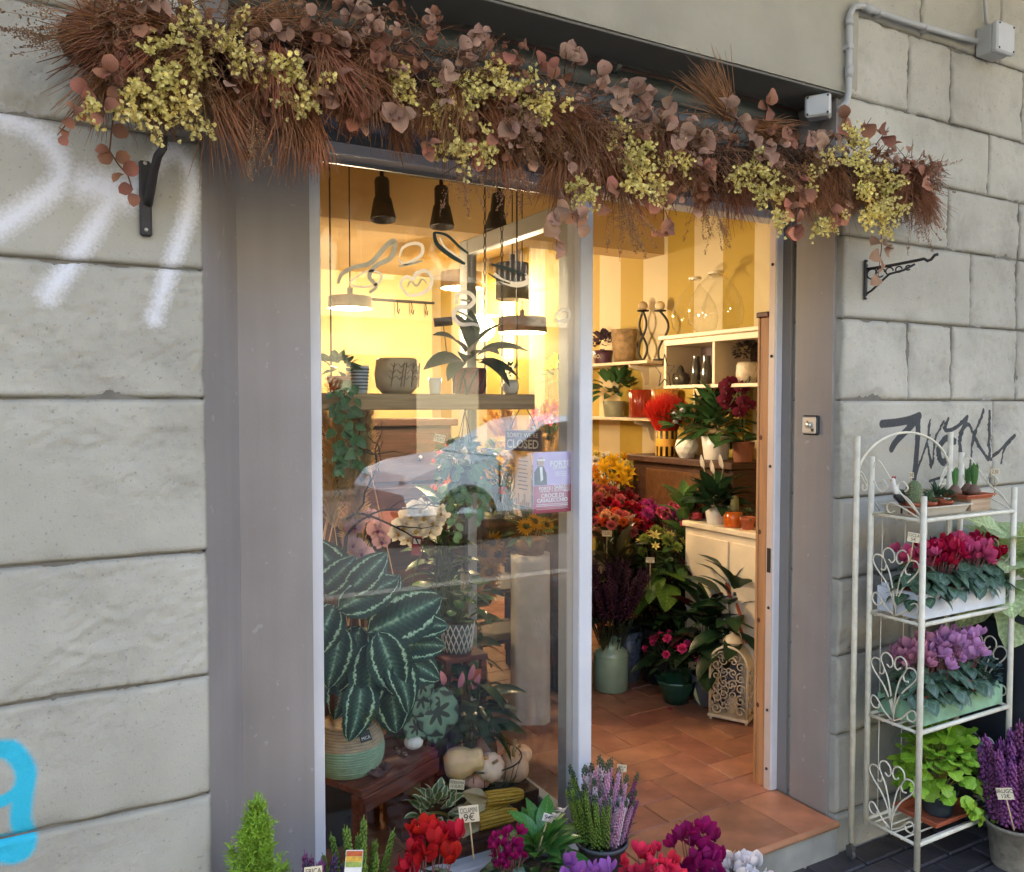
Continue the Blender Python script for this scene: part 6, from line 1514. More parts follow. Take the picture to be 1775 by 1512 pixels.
# ------------- vinyl lettering remnants, poster, signs on glass
vin = mat('white_vinyl', '#e6e6e2', .5, .05, 30, transl=.55); ving = mat('grey_vinyl', '#a9b0ae', .5, .15, 30, transl=.55); vind = mat('dark_green_vinyl', '#27403a', .5)
vt = thing('window_lettering', 'swirly white and green vinyl lettering stuck on the window glass', 'lettering', (1.0, .281, 1.9))
def ribbon(pts, wpx, m, nm='stroke', Y=.2815):
    q = [at(x, y, Y=Y)-Vector(vt.location) for x, y in pts]; sm = []
    for i in range(len(q)-1):
        a, b_ = q[i], q[i+1]; p0 = q[max(0, i-1)]; p3 = q[min(len(q)-1, i+2)]
        for k in range(6):
            s = k/6; sm.append(.5*((2*a)+(b_-p0)*s+(2*p0-5*a+4*b_-p3)*s*s+(3*a-p0-3*b_+p3)*s**3))
    sm.append(q[-1]); n = len(sm); vs = []; w_ = wpx*mpp(q[0]+Vector(vt.location))/2
    for i, p in enumerate(sm):
        t_ = (sm[min(i+1, n-1)]-sm[max(i-1, 0)]).normalized(); nn = V(-t_.z, 0, t_.x); tw = w_*(.35+.65*math.sin(math.pi*(i+.5)/n)**.6)
        for y_ in (0, .0016): vs += [p+nn*tw+V(0, -y_, 0), p-nn*tw+V(0, -y_, 0)]
    fs = []
    for i in range(n-1): a = i*4; c = a+4; fs += [(a+2, a+3, c+3, c+2), (a, a+2, c+2, c), (a+3, a+1, c+1, c+3)]
    MB().add(vs, fs, smooth=False).build(nm, m, vt)
for wpx, mt, pts in ((9, ving, [(586, 492), (592, 476), (612, 464), (642, 456), (668, 428), (682, 418), (684, 430), (676, 448), (650, 462), (640, 480), (652, 496), (640, 508)]),
                     (4, vin, [(604, 492), (628, 474), (650, 470), (662, 480), (650, 494), (628, 498), (606, 494)]),
                     (6, vin, [(692, 446), (698, 430), (716, 422), (731, 426), (731, 441), (716, 452), (700, 458), (691, 450)]),
                     (7, vin, [(700, 504), (694, 492), (704, 480), (716, 484), (722, 474), (738, 470), (748, 482), (744, 500), (728, 510), (710, 512), (699, 504)]),
                     (3, ving, [(706, 498), (712, 488), (722, 496), (732, 484), (740, 492)]), (4, ving, [(690, 462), (712, 458), (732, 452)]),
                     (8, vind, [(752, 403), (758, 424), (782, 444), (806, 458)]), (5, vind, [(752, 403), (774, 408), (796, 428), (812, 440)]), (4, vin, [(762, 412), (772, 430), (798, 448)]),
                     (9, vin, [(856, 474), (872, 488), (896, 494), (914, 488), (910, 474)]), (5, vind, [(850, 458), (880, 466), (912, 478)]), (3, vind, [(846, 474), (866, 486), (884, 492)]),
                     (8, vin, [(790, 528), (794, 510), (812, 508), (822, 520), (812, 532), (794, 534), (786, 548), (798, 562), (820, 562), (830, 566)]), (4, ving, [(792, 540), (806, 546), (820, 556)]), (4, ving, [(798, 520), (814, 522)]),
                     (6, vin, [(962, 548), (974, 538), (986, 540), (984, 554), (968, 558), (962, 550)])):
    ribbon(pts, wpx, mt)
q = at(957, 836, Y=.296)
po_ = thing('event_poster', 'purple and crimson fair poster taped inside the window glass', 'poster', q)
s_ = mpp(q); W_ = at(990, 836, Y=.296).x-at(925, 836, Y=.296).x; H_ = at(957, 783, Y=.296).z-at(957, 888, Y=.296).z
MB().box((-W_/2, -.001, -H_/2), (W_/2, .001, H_/2)).build('sheet', mat('poster_purple', '#b79fd0', .5, .08, 20), po_)
MB().box((-W_/2, -.0018, -H_/2), (W_/2, -.0012, -H_/2+H_*.45)).build('lower_band', mat('poster_crimson', '#a52a4a', .5, .06, 20), po_)
ink = mat('poster_white', '#e6e2e0', .6)
for s, x, z, sz in (('FORTE', .20, .30, .105), ('DEI MARMI', .20, .235, .045), ('FORTE', -.20, -.10, .062), ('DEI MARMI', -.20, -.145, .030), ('SABATO', .25, -.085, .066), ('18 OTTOBRE', .25, -.14, .044), ('CROCE DI', 0, -.22, .078), ('CASALECCHIO', 0, -.295, .072)):
    lettering(s, ink, po_, (x*W_, -.0024, z*H_), (math.pi/2, 0, 0), sz*W_*1.7, .012)
for z in (-.36, -.385, -.44): MB().box((-W_*.42, -.0024, z*H_), (W_*.42, -.0019, (z+.006)*H_)).build('print_line', ink, po_)
for z in (.16, .13, .10): MB().box((W_*.08, -.0024, z*H_), (W_*.36, -.0019, (z+.008)*H_)).build('print_line', ink, po_)
MB().box((-W_*.012, -.0024, -.155*H_), (W_*.0, -.0019, -.06*H_)).build('print_line', ink, po_)
pd_ = mat('poster_dark', '#20222a', .6); ps_ = mat('poster_skin', '#b08a74', .6)
MB().add([(x*W_, -.0022, z*H_) for x, z in ((-.48, -.04), (-.14, -.04), (-.16, .16), (-.24, .27), (-.38, .27), (-.48, .18))], [(0, 1, 2, 3, 4, 5)], smooth=False).build('figure_coat', pd_, po_)
MB().ball((-.31*W_, -.002, .34*H_), .10*W_, 12, 6, (1, .02, 1.15)).build('figure_head', ps_, po_)
MB().add([(x*W_, -.0026, z*H_) for x, z in ((-.34, .26), (-.27, .26), (-.25, .05), (-.31, .02))], [(0, 1, 2, 3)], smooth=False).build('figure_scarf', ink, po_)
MB().box((-.41*W_, -.0052, .36*H_), (-.21*W_, -.0042, .385*H_)).build('figure_cap', ink, po_)
# signs on the open door
def on_door(px, py, d=.004): return at(px, py, X=1.475-d)
q = on_door(907, 764, .03)
sg = thing('closed_sign', 'brown wooden sign reading SORRY WE\'RE CLOSED hanging on door', 'sign', q, R(-68))
MB().box((-.078, -.004, -.036), (.078, .004, .036), .002).build('board', woodm('sign_wood', '#5a3722', '#43261a', (3, 30, 30), .6), sg)
iv = mat('sign_ivory', '#d8c7a4', .6)
lettering('SORRY WE\'RE', iv, sg, (0, -.0048, .018), (math.pi/2, 0, 0), .022); lettering('CLOSED', iv, sg, (0, -.0048, -.013), (math.pi/2, 0, 0), .042, .012, .9)
MB().tube([(-.06, 0, .034), (-.04, .0, .075), (0, .0, .13), (.04, 0, .075), (.06, 0, .034)], .0022, 5).build('cord', blk, sg)
MB().lathe([(0, -.002), (.012, 0), (0, .006)], 10).build('suction_cup', gr, sg, (0, .004, .13), (math.pi/2, 0, 0))
q = on_door(907, 835, .006)
nt_ = thing('paper_notice', 'tan printed paper notice below the closed sign on door', 'notice', q, R(-90))
MB().box((-.055, -.001, -.085), (.055, .001, .095)).build('sheet', mat('notice_paper', '#b39468', .8, .1, 20), nt_)
for k in range(8): MB().box((-.035+.006*(k % 2), -.0018, .07-.014*k), (.035-.006*(k % 3), -.0013, .074-.014*k)).build('print_line', mat('notice_ink', '#5b4026', .7), nt_)
for k in range(7): MB().box((-.05+.014*k, -.0018, -.083), (-.039+.014*k, -.0013, -.06+.018*math.sin(k*2))).build('skyline_print', mat('notice_ink2', '#8a6238', .7), nt_)
# ================================================================== inside the shop
random.seed(66)
# ---- pendant lamps (lit) and spot track (off)
bulb = emitm('lamp_glow', (1.0, .74, .42), 1.6)
def pendant(label, px, py, Y, r, h, shade, W, lit=True, name='pendant_lamp', inner=None):
    q = at(px, py, Y=Y); t = thing(name, label, 'lamp', q)
    MB().lathe([(r, 0), (r*.97, h), (r*.25, h+.01), (.012, h+.012), (.012, h+.04), (0, h+.04)], 32).build('shade', shade, t)
    MB().lathe([(r*.965, .0), (r*.94, h-.004), (.0, h-.003)], 32).build('shade_lining', inner or mat('shade_cream', '#e9dcc0', .7), t)
    MB().tube([(0, 0, h+.03), (0, 0, ZC-q.z)], .003, 5).build('cord', blk, t)
    if lit:
        MB().lathe([(0, .010), (r*.93, .010)], 28).build('diffuser', bulb, t)
        L = bpy.data.lights.new('lamp_light', 'POINT'); L.energy = W; L.color = (1.0, .76, .48); L.shadow_soft_size = .06
        lo = bpy.data.objects.new('lamp_light', L); col.objects.link(lo); lo.parent = t; lo.location = (0, 0, -.06)
    return t
shb = mat('shade_black', (.02, .018, .016), .6); shbr = mat('shade_brown', '#4a2a1c', .6); shcr = mat('shade_linen', '#b39a74', .8)
pendant('lit pendant with shallow linen shade near the window post', 607, 535, 1.6, .095, .05, shcr, 8.5)
pendant('lit pendant with wide dark brown drum shade over flower table', 905, 577, 1.75, .125, .075, shbr, 6)
pendant('small black drum pendant hanging on a chain', 888, 520, 1.35, .075, .16, shb, 0, False)
pendant('added cream pendant lighting the back of the shop', 800, 500, 3.9, .16, .12, shcr, 18)  # extra lamp, added to brighten the deep end of the shop
tr0 = at(633, 290, Y=1.3); tr1 = at(884, 326, Y=1.3)
tk = thing('spot_track', 'black ceiling track with three spotlights switched off', 'track light', (tr0.x, 1.3, tr0.z))
L_ = tr1.x-tr0.x
MB().box((0, -.012, -.008), (L_, .012, .012), .002).build('rail', blk, tk)
for k in (.1, .9): MB().tube([(L_*k, 0, .012), (L_*k, 0, ZC-tr0.z)], .004, 6).build('hanger', blk, tk)
for px in (662, 765, 864):
    x = at(px, 330, Y=1.3).x-tr0.x
    s = MB().lathe([(0, 0), (.026, .0), (.03, -.01), (.030, -.075), (.036, -.085), (.052, -.165), (.050, -.172), (.03, -.10), (0, -.1)], 20).build('spotlight', shb, tk, (x, 0, -.035), (rnd(-.12, .12), rnd(-.1, .15), 0))
    MB().tube([(0, 0, 0), (0, 0, .04)], .009, 8).build('swivel', shb, s)

# ---- wall shelves and cube cabinet on the striped wall
wsh = mat('shelf_white', '#d9cbb0', .5, .06, 8)
def wall_shelf(label, y0, y1, z, d=.17, br=True):
    t = thing('wall_shelf', label, 'shelf', (XW, (y0+y1)/2, z)); h = (y1-y0)/2
    MB().box((-d, -h, -.018), (-.0005, h, 0), .002).build('board', wsh, t)
    for y in (-h*.6, h*.75):
        vs = []
        for yy in (y-.008, y+.008): vs += [(-.001, yy, -.0185), (-d*.85, yy, -.0185), (-d*.8, yy, -.035), (-d*.3, yy, -.06), (-.025, yy, -.13), (-.001, yy, -.14)]
        MB().add(vs, [tuple(range(6)), tuple(range(6, 12))[::-1]]+[(i, (i+1) % 6, 6+(i+1) % 6, 6+i) for i in range(6)], smooth=False).build('bracket', wsh, t)
    return t
XS = XW-.09
sA = at(1121, 626, X=XW-.17); zA = sA.z+.006
wall_shelf('white bracket shelf with birch pots and candle holders', sA.y, sA.y+1.0, zA)
sB = at(1131, 727, X=XW-.17); zB = sB.z+.006
wall_shelf('lower white bracket shelf with red and amber pots', sB.y-.0, sB.y+1.0, zB)
def wx(px, py, X=None): return at(px, py, X=X or XS)
# birch bark pots
birch = mat('birch_bark', '#8d7350', .85, .4, 25, bump=.6)
q = wx(1082, 620)
t = thing('birch_pots', 'stack of birch bark pots on the upper wall shelf', 'pot', (q.x, q.y, zA))
for k, z in enumerate((0, .05, .075)): MB().lathe([(0, z), (.062+.003*k, z), (.076+.002*k, z+.12), (.078+.002*k, z+.125), (.07, z+.125), (.06, z+.01)], 22, jit=lambda a, z_: 1+.02*math.sin(a*9+z_*60)).build('pot', birch, t)
# candle holders
def candleholder(label, px, top, lean):
    q = wx(px, 622); t = thing('candle_holder', label, 'candle holder', (q.x, q.y, zA)); H = wx(px, top).z-zA
    for sg in ((-1, 1) if lean == 0 else (1,)):
        f = lambda s: V(0, sg*.045*math.sin(s*math.pi*2)*(1-.35*s)-(lean*.06*math.sin(s*3.1)), H*s)
        MB().tube([f(k/14) for k in range(15)], .007, 7).build('stem', iron, t)
        e = f(1); MB().lathe([(0, 0), (.035, 0), (.037, .006), (0, .004)], 14).build('dish', iron, t, e); MB().ball(e+V(0, 0, .030), .029, 12, 8).build('candle', mat('candle_ivory', '#d9c39a', .5), t)
    MB().lathe([(0, 0), (.04, 0), (.035, .008), (0, .010)], 14).build('foot', iron, t)
candleholder('twisted double iron candle holder beside the birch pots', 1114, 540, 0)
candleholder('single curving iron candle holder by the wire star', 1143, 540, .9)
ph2 = wx(1045, 620)
t = thing('potted_violet', 'purple-leaved plant in dark pot lettered NO. on upper shelf', 'plant', (ph2.x, ph2.y, zA))
pot(t, mat('plum_pot', '#4a2a3a', .5), .055, .065, .085)
scatter_leaves(t, leafd('vio', leafm('violet_leaf', '#4d3d4a'), 1, .6, .7, .2, 4), bushy(40, (0, 0, .12), (.08, .08, .06), .06))
lettering('NO.', iv, t, (-.062, -.02, .045), (math.pi/2, 0, R(-70)), .035)
# lower shelf pots
q = wx(1064, 720)
t = thing('potted_plant', 'leafy dark green plant in grey pot on lower wall shelf', 'plant', (q.x, q.y, zB)); pot(t, mat('sage_pot', '#8a8a72', .6), .06, .07, .10)
scatter_leaves(t, leafd('dgl', dkl2, 1, .5, .7, .25, 5), bushy(46, (0, 0, .17), (.12, .12, .09), .10))
rib = lambda a, z: 1+.025*math.cos(a*22)
for label, px, c, r_ in (('ribbed red ceramic pot on the lower wall shelf', 1112, '#a3321c', .075), ('ribbed amber ceramic pot beside the red one', 1152, '#a8702a', .075)):
    q = wx(px, 722); lathe_thing('ribbed_pot', label, 'pot', (q.x, q.y, zB), pot_profile(r_*.92, r_, .165), mat('rib'+c, c, .3, .15, 20, coat=.4), 88, jit=rib)
# extend lower shelf under the amber pot is open air: small console ledge
# cube cabinet
cb0 = at(1150, 674, X=XW-.26); cb1 = at(1312, 671, X=XW-.26); zC0 = cb0.z; zC1 = at(1156, 590, X=XW-.26).z
cbn = thing('cube_shelf', 'white open cube wall cabinet with grey back and two bays', 'cabinet', (XW, 0, zC0))
ya, yb_ = cb1.y-.1, cb0.y; hC = zC1-zC0
MB().box((-.26, ya, 0), (-.001, yb_, .018), .002).build('bottom', wsh, cbn); MB().box((-.26, ya, hC-.03), (-.001, yb_, hC), .002).build('top', wsh, cbn)
ym = at(1236, 630, X=XW-.26).y
for y in (ya, ym-.009, yb_-.018): MB().box((-.258, y, .0185), (-.001, y+.018, hC-.0305), .002).build('divider', wsh, cbn)
for a_, b_ in ((ya+.0185, ym-.0095), (ym+.0095, yb_-.0185)): MB().box((-.012, a_, .0185), (-.002, b_, hC-.0305)).build('back_panel', mat('grey_panel', '#5c4b4a', .7), cbn)
MB().box((-.30, ya, hC+.001), (-.001, yb_, hC+.02), .002).build('top_board', wsh, cbn)
# demijohns
dj = glassm('clear_glass', (.985, .985, .97), .9, 1.45); 
def demijohn(label, px, top, r):
    q = at(px, 575, X=XW-.15); q.z = zC1+.021; t = thing('demijohn', label, 'glass bottle', q); H = at(px, top, X=XW-.15).z-q.z
    MB().lathe([(0, .002), (r*.6, .002), (r*.93, r*.35), (r, r*.75), (r*.9, r*1.25), (r*.6, r*1.75), (r*.25, r*2.1), (r*.2, H-.02), (r*.26, H-.006), (r*.24, H)], 36).build('glass', dj, t)
    MB().lathe([(r*.255, -.007), (r*.275, 0), (r*.255, .007)], 24).build('lip', mat('glass_rim', '#d8d0b8', .1, .05, 10, spec=.9), t, (0, 0, H-.004))
demijohn('smaller clear glass demijohn on top of the cube cabinet', 1204, 482, .125)
demijohn('larger clear glass demijohn overlapping the smaller one', 1240, 472, .145)
# things in the bays
gsm = mat('smoke_glass', '#3a3630', .15, .1, 20, spec=.8); 
for label, px, prof in (('small dark lidded jar in the cube cabinet', 1180, [(0, 0), (.04, 0), (.05, .03), (.045, .06), (.02, .07), (.02, .08), (.012, .10), (0, .11)]), ('tall smoky bottle vase standing in cube cabinet', 1206, [(0, 0), (.026, 0), (.03, .06), (.028, .10), (.02, .13), (.02, .15)]), ('second smoky bottle vase beside the tall one', 1224, [(0, 0), (.028, 0), (.032, .05), (.026, .10), (.022, .12), (.024, .15)])):
    q = at(px, 668, X=XW-.17); lathe_thing('glass_jar', label, 'jar', (q.x, q.y, zC0+.019), prof, gsm, 20)
q = at(1295, 668, X=XW-.17)
t = thing('potted_plant', 'dark round bush in speckled white pot inside cube cabinet', 'plant', (q.x, q.y, zC0+.019)); MB().lathe([(0, 0), (.04, 0), (.055, .04), (.052, .09), (.045, .105), (.04, .10), (0, .09)], 24).build('pot', mat('speckle_white', '#cdbfa8', .5, .2, 60), t)
stuff(joined(bushy(260, (0, 0, .155), (.065, .065, .055), 1), MB().leaf(Matrix(), .022, .014, .5, .3, 2)).build('foliage', mat('dark_bush', '#2a1f18', .7, .3, 30), t))
# star
q = at(1152, 660, X=XW-.30); t = thing('wire_star', 'five-pointed dark wire star hanging on the cabinet corner', 'star', (q.x, q.y, zC0+.02))
sr_ = .085; pts = []
for k in range(10): a = math.pi/2+k*math.pi/5; r_ = sr_ if k % 2 == 0 else sr_*.42; pts.append(V(0, r_*math.cos(a)*.95, .07+r_*math.sin(a)*1.1))
MB().tube(pts, .0035, 5, closed=True).build('outline', iron, t)
MB().tube([(0, 0, .16), (.0, 0, .25), (.03, 0, hC+.0)], .001, 4).build('thread', iron, t)

# ---- dark console (piano-like) and white cabinet along the wall
cz = at(1200, 797, X=XW-.30).z; c0 = at(1268, 800, X=XW-.30).y; c1_ = at(1135, 797, X=XW-.30).y
cn = thing('dark_console', 'dark brown wooden console with panelled front against striped wall', 'console', (XW, 0, ST))
MB().box((-.30, c0, cz-ST-.035), (-.002, c1_+.25, cz-ST), .004).build('top', dkw, cn)
MB().box((-.27, c0+.02, .0), (-.002, c1_+.23, cz-ST-.0355), .004).build('body', dkw, cn)
MB().box((-.285, c0+.06, cz-ST-.30), (-.2705, c1_+.1, cz-ST-.07), .004).build('panel', woodm('ochre_panel', '#5e3c1e', '#472c17', (3, 30, 30), .5), cn)
wc0 = at(1305, 923, X=XW-.30); zW = at(1250, 911, X=XW-.30).z
wcb = thing('white_cabinet', 'low white panelled cabinet below the orange cactus pot', 'cabinet', (XW, 0, ST)); wy0, wy1 = .62, at(1187, 900, X=XW-.42).y
zW = at(1305, 925, X=XW-.44).z
MB().box((-.44, wy0, zW-ST-.025), (-.302, wy1, zW-ST), .003).build('top', wsh, wcb); MB().box((-.425, wy0+.01, .03), (-.302, wy1-.01, zW-ST-.0255), .003).build('body', wsh, wcb)
for a_, b_ in ((wy0+.03, (wy0+wy1)/2-.01), ((wy0+wy1)/2+.01, wy1-.03)): d_ = MB().box((-.433, a_, .08), (-.4255, b_, zW-ST-.06), .003).build('door', wsh, wcb); MB().ball((-.436, b_-.03, .55), .009, 8, 5).build('knob', iron, d_)
# on the console
def cpt(px, X=XW-.2): q = at(px, 797, X=X); return V(q.x, q.y, cz)
t = thing('red_grass_bunch', 'bright red dried grass bunch in striped tin', 'dried flowers', cpt(1155, XW-.22))
tin = MB().lathe([(0, 0), (.058, 0), (.058, .14), (.053, .14), (.053, .02)], 30).build('tin', mat('tin_black', '#241d14', .5), t)
for k in range(12): a0 = k*.5236; MB().add([(.0588*math.cos(a), .0588*math.sin(a), z) for z in (.002, .138) for a in (a0, a0+.13, a0+.26)], [(0, 1, 4, 3), (1, 2, 5, 4)], smooth=False).build('stripe', mat('tin_yellow', '#b88a2a', .5), tin)
MB().lathe([(.0595, .055), (.0595, .095)], 30).build('label_band', mat('tin_label', '#c08a2c', .5), tin)
b = MB()
for k in range(1500):
    a = rnd(0, 6.28); s = rnd(0, 1)**.5; e = V(math.cos(a)*s*.13, math.sin(a)*s*.13, .13+.21*math.sqrt(max(.05, 1-s*s*.6))*rnd(.8, 1.08)); p0 = V(e.x*.35, e.y*.35, .12)
    b.tube([p0, (p0+e)/2+V(0, 0, .01), e], [.0014, .0012, .0007], 3, cap=False)
stuff(b.build('dried_grass', mat('red_grass', '#d32a12', .7, .2, 20, transl=.2), t))
t = thing('potted_plant', 'leafy plant in faceted white pot on dark console', 'plant', cpt(1190, XW-.23))
fp = MB(); n = 10; rows = ((.035, 0), (.055, .03), (.062, .06), (.055, .095), (.045, .10)); vs = []
for i, (r_, z) in enumerate(rows):
    for k in range(n): a = 6.2832*(k+.5*(i % 2))/n; vs.append((r_*math.cos(a), r_*math.sin(a), z))
fs = []
for i in range(len(rows)-1):
    for k in range(n):
        o0_, o1_ = i*n, (i+1)*n; k1 = (k+1) % n
        if i % 2 == 0: fs += [(o0_+k, o0_+k1, o1_+k), (o0_+k1, o1_+k1, o1_+k)]
        else: fs += [(o0_+k, o0_+k1, o1_+k1), (o0_+k, o1_+k1, o1_+k)]
fp.add(vs, fs, smooth=False).build('pot', mat('white_ceramic', '#d9d7cf', .3), t)
scatter_leaves(t, leafd('dgl', dkl2, 1, .5, .7, .25, 5), bushy(44, (0, 0, .17), (.09, .11, .08), .075))
for k in range(4): obm('flower', rose(P_wht), t, frame(V(-.07, rnd(-.05, .05), .19+.02*k), (-1, -.4, .5), sc=.025))
t = thing('potted_plant', 'tall broad-leaved plant in plain white pot on console', 'plant', cpt(1241, XW-.20)); pot(t, mat('white_ceramic', '#d9d7cf', .3), .06, .075, .12)
scatter_leaves(t, leafd('dgl2', dkl2, 1, .36, .8, .3, 5), rosette(60, .01, .06, (.12, .28), (.05, 1.2), .17))
scatter_leaves(t, leafd('sti', leafm('thin_stem_leaf', '#5a5a35'), 1, .12, .3, .2, 3), [frame(V(rnd(-.05, .05), rnd(-.15, .15), .15), (rnd(-.2, .2), rnd(-.5, .5), 1), sc=rnd(.22, .34)) for k in range(14)])
p = cpt(1283, XW-.2)
orchid_plant('dark red moth orchid on black stakes near the wooden post', (p.x, p.y-.02, cz), [V(-.05+rnd(-.03, .03), rnd(-.07, .07), .30+rnd(-.09, .12)) for k in range(12)], [((-.02, .03, .40), (-.05, -.05, .25)), ((0, -.04, .42), (-.06, .03, .28))], dr, '#4a0d1c', .045, mat('rust_pot', '#7d4a33', .7))
# on the white cabinet
def wpt(px, X=XW-.37): q = at(px, 905, X=X); return V(q.x, q.y, zW)
t = thing('glass_bowl', 'small glass bowl with red candle on white cabinet', 'candle', wpt(1208)); MB().lathe([(0, .002), (.025, .002), (.04, .02), (.042, .04), (.034, .055)], 24).build('bowl', dj, t); MB().lathe([(0, .006), (.024, .006), (.026, .035), (0, .037)], 20).build('candle', mat('candle_red', '#a3122a', .4), t)
t = thing('potted_plant', 'peace lily with white spathes in white pot on cabinet', 'plant', wpt(1240)); pot(t, mat('white_ceramic', '#d9d7cf', .3), .04, .052, .085)
scatter_leaves(t, leafd('pl', dkl, 1, .36, .8, .3, 5), rosette(34, .01, .03, (.08, .12), (.3, 1.25), .17))
for dx, dy, h in ((-.02, .06, .26), (-.02, -.01, .24), (-.03, -.08, .27)): obm('flower', leafd('spw', wo, 1, .4, -.4, .6, 4), t, frame((dx, dy, h), (0, .1, 1), (-1, 0, .3), sc=.075)); MB().tube([(0, 0, .08), (dx, dy, h)], .0018, 5).build('stem', mat('vine_green', '#5a6a3a', .6), t)
card('tiny price card standing in the peace lily', ['7 EURO'], wpt(1245)+V(-.03, 0, .15), .035, .022, stick=.05)
t = thing('potted_cactus', 'fuzzy finger cacti in bright orange pot on cabinet', 'cactus', wpt(1270)); pot(t, mat('orange_glaze', '#d4661a', .25, .06, 20, coat=.5), .042, .045, .075)
for dx, dy, h, r_ in ((0, -.012, .15, .020), (.01, .018, .11, .016), (-.015, .012, .10, .014)): MB().lathe([(0, .06), (r_*.9, .065), (r_, h*.6), (r_*.9, h-.02), (r_*.5, h-.004), (0, h)], 22, (dx, dy, 0), jit=lambda a, z: 1+.06*math.cos(a*11)).build('stem', mat('cactus_olive', '#6d6b45', .9, .2, 80, bump=.5), t)
succulent('tiny succulent in square clay pot on cabinet end', wpt(1296).x, wpt(1296).y, 'bushy', .034, zW)

# ---- flower table with bouquets in glass vases
TZ = .64
ft = thing('flower_table', 'dark wooden table crowded with vases of cut flowers', 'table', (2.72, 1.88, ST))
MB().box((-.42, -.30, TZ-ST-.03), (.30, .42, TZ-ST), .004).build('top', dkw, ft)
for x in (-.39, .26):
    for y in (-.27, .38): MB().box((x-.02, y-.02, 0), (x+.02, y+.02, TZ-ST-.0305), .002).build('leg', dkw, ft)
vgl = glassm('vase_glass', (.80, .84, .80), .9); stg = mat('stem_green', '#3b5228', .6, .3, 30)
def bouquet(label, px, py, Y, flowers, n, R_, H, fs, vr=.05, vh=.22, leafm_=None, zb=None, flat=.55, vase=True, cat='flowers', name='flower_bouquet', base=None):
    q = at(px, py, Y=Y); zb = TZ if zb is None else zb; t = thing(name, label, cat, (q.x, Y, zb)); top = q.z-zb
    if vase: MB().lathe([(0, .003), (vr*.8, .003), (vr, .02), (vr*.9, vh*.6), (vr*1.05, vh)], 24).build('vase', base or vgl, t)
    pr_ = []
    for k in range(n):
        a = k*2.39996; s = math.sqrt((k+.5)/n); p = V(R_*s*math.cos(a), R_*s*math.sin(a), top-flat*R_*s*s+rnd(-.015, .02)); d = V(p.x*1.2, p.y*1.2-.10, .16+.05*rnd(-1, 1)) 
        f = flowers[k % len(flowers)]; o = obm('flower', f, t, Matrix.Translation(p) @ V(0, 0, 1).rotation_difference(d.normalized()).to_matrix().to_4x4() @ Matrix.Rotation(rnd(0, 6), 4, 'Z') @ Matrix.Scale(fs*rnd(.8, 1.15), 4))
        a2 = a+2.5; pr_.append((V(vr*.6*math.cos(a2), vr*.6*math.sin(a2), .02), p-V(0, 0, .004)))
    stuff(stems(pr_, .0022, .08).build('stems', stg, t))
    lm_ = leafm_ or leafm('bouquet_leaf', '#33502c', .5)
    scatter_leaves(t, leafd('bq', lm_, 1, .35, .7, .25, 3), bushy(36, (0, 0, top-.10), (R_*.9, R_*.9, .08), .07, .5))
    return t
yl = petal('alstro_yellow', '#dcb01e', .5); yp = petal('alstro_pale', '#d8c878', .4); og = petal('alstro_orange', '#d0801c', .5)
pkr = petal('rose_pink', '#cf6a70', .5); rdr = petal('rose_red', '#a31530', .4); ogr = petal('rose_orange', '#d25a2a', .5); pcr = petal('rose_peach', '#dba07c', .4); mgp = petal('pom_magenta', '#b03a86', .4); lsp = petal('lisianthus', '#c9556f', .5); ylm = petal('mum_yellow', '#c9a524', .4); grm = petal('mum_green', '#8c9a4a', .4)
bouquet('bunch of yellow and orange alstroemeria in glass vase', 1076, 800, 2.02, [lily(yl), lily(yl), lily(og), lily(yp)], 48, .20, .3, .055, .06, .24)
bouquet('pale yellow freesia bunch tucked between pink and yellow flowers', 1128, 850, 1.85, [lily(yp)], 10, .06, .3, .04)
bouquet('pink and coral lisianthus bunch beside the dark console', 1170, 828, 1.80, [rose(lsp), rose(pkr), rose(lsp), rose(pcr)], 34, .15, .3, .042)
bouquet('red and pink roses massed behind the peach ones', 1070, 862, 1.86, [rose(rdr), rose(pkr), rose(rdr)], 40, .18, .3, .05)
bouquet('orange and peach roses at the front of flower table', 1062, 890, 1.72, [rose(ogr), rose(pcr), rose(pkr)], 28, .15, .3, .052)
bouquet('magenta chrysanthemum bunch in front of pink lisianthus', 1145, 868, 1.70, [pom(mgp, 40), pom(mgp, 40), rose(lsp)], 32, .14, .3, .042)
# ---- floor plants
p = (2.455, 1.44, ST)
mc = lathe_thing('milk_can', 'celadon green ceramic milk can on the terracotta floor', 'milk can', p, [(0, 0), (.082, 0), (.088, .008), (.088, .175), (.080, .20), (.056, .215), (.054, .245), (.062, .25), (.056, .25), (.048, .22), (0, .2)], mat('celadon', '#87a08c', .25, .08, 12, coat=.4), 36, part='can')
MB().lathe([(.089, .172), (.090, .176), (.089, .18)], 36).build('ridge', mat('celadon', '#87a08c', .25), mc)
pur = HM('heath_wine', '#3f1630')
hth = thing('wine_heather', 'dark wine-red heather bunch standing in the milk can', 'heather', (p[0], p[1], ST+.2))
for k in range(90):
    a = k*2.4; s = math.sqrt(k/90); d = V(math.cos(a)*s*.55, math.sin(a)*s*.55, 1).normalized()
    obm('flower_spike', heather_spike(pur, 'w%d' % (k % 2), r=.05, n=50), hth, Matrix.Translation(d*.16) @ V(0, 0, 1).rotation_difference((d+rvec()*.2).normalized()).to_matrix().to_4x4() @ Matrix.Scale(rnd(.2, .33), 4))
stuff(stems([(V(0, 0, -.1), V(.12*math.cos(k), .12*math.sin(k), .18)) for k in range(26)], .003).build('stems', mat('dark_stem', '#22301f', .7), hth))
stuff(joined(bushy(200, (0, 0, .12), (.12, .12, .12), 1, .8), MB().leaf(Matrix(), .05, .008, .3, .2, 2)).build('foliage', mat('dark_foliage', '#1f2f22', .7), hth))
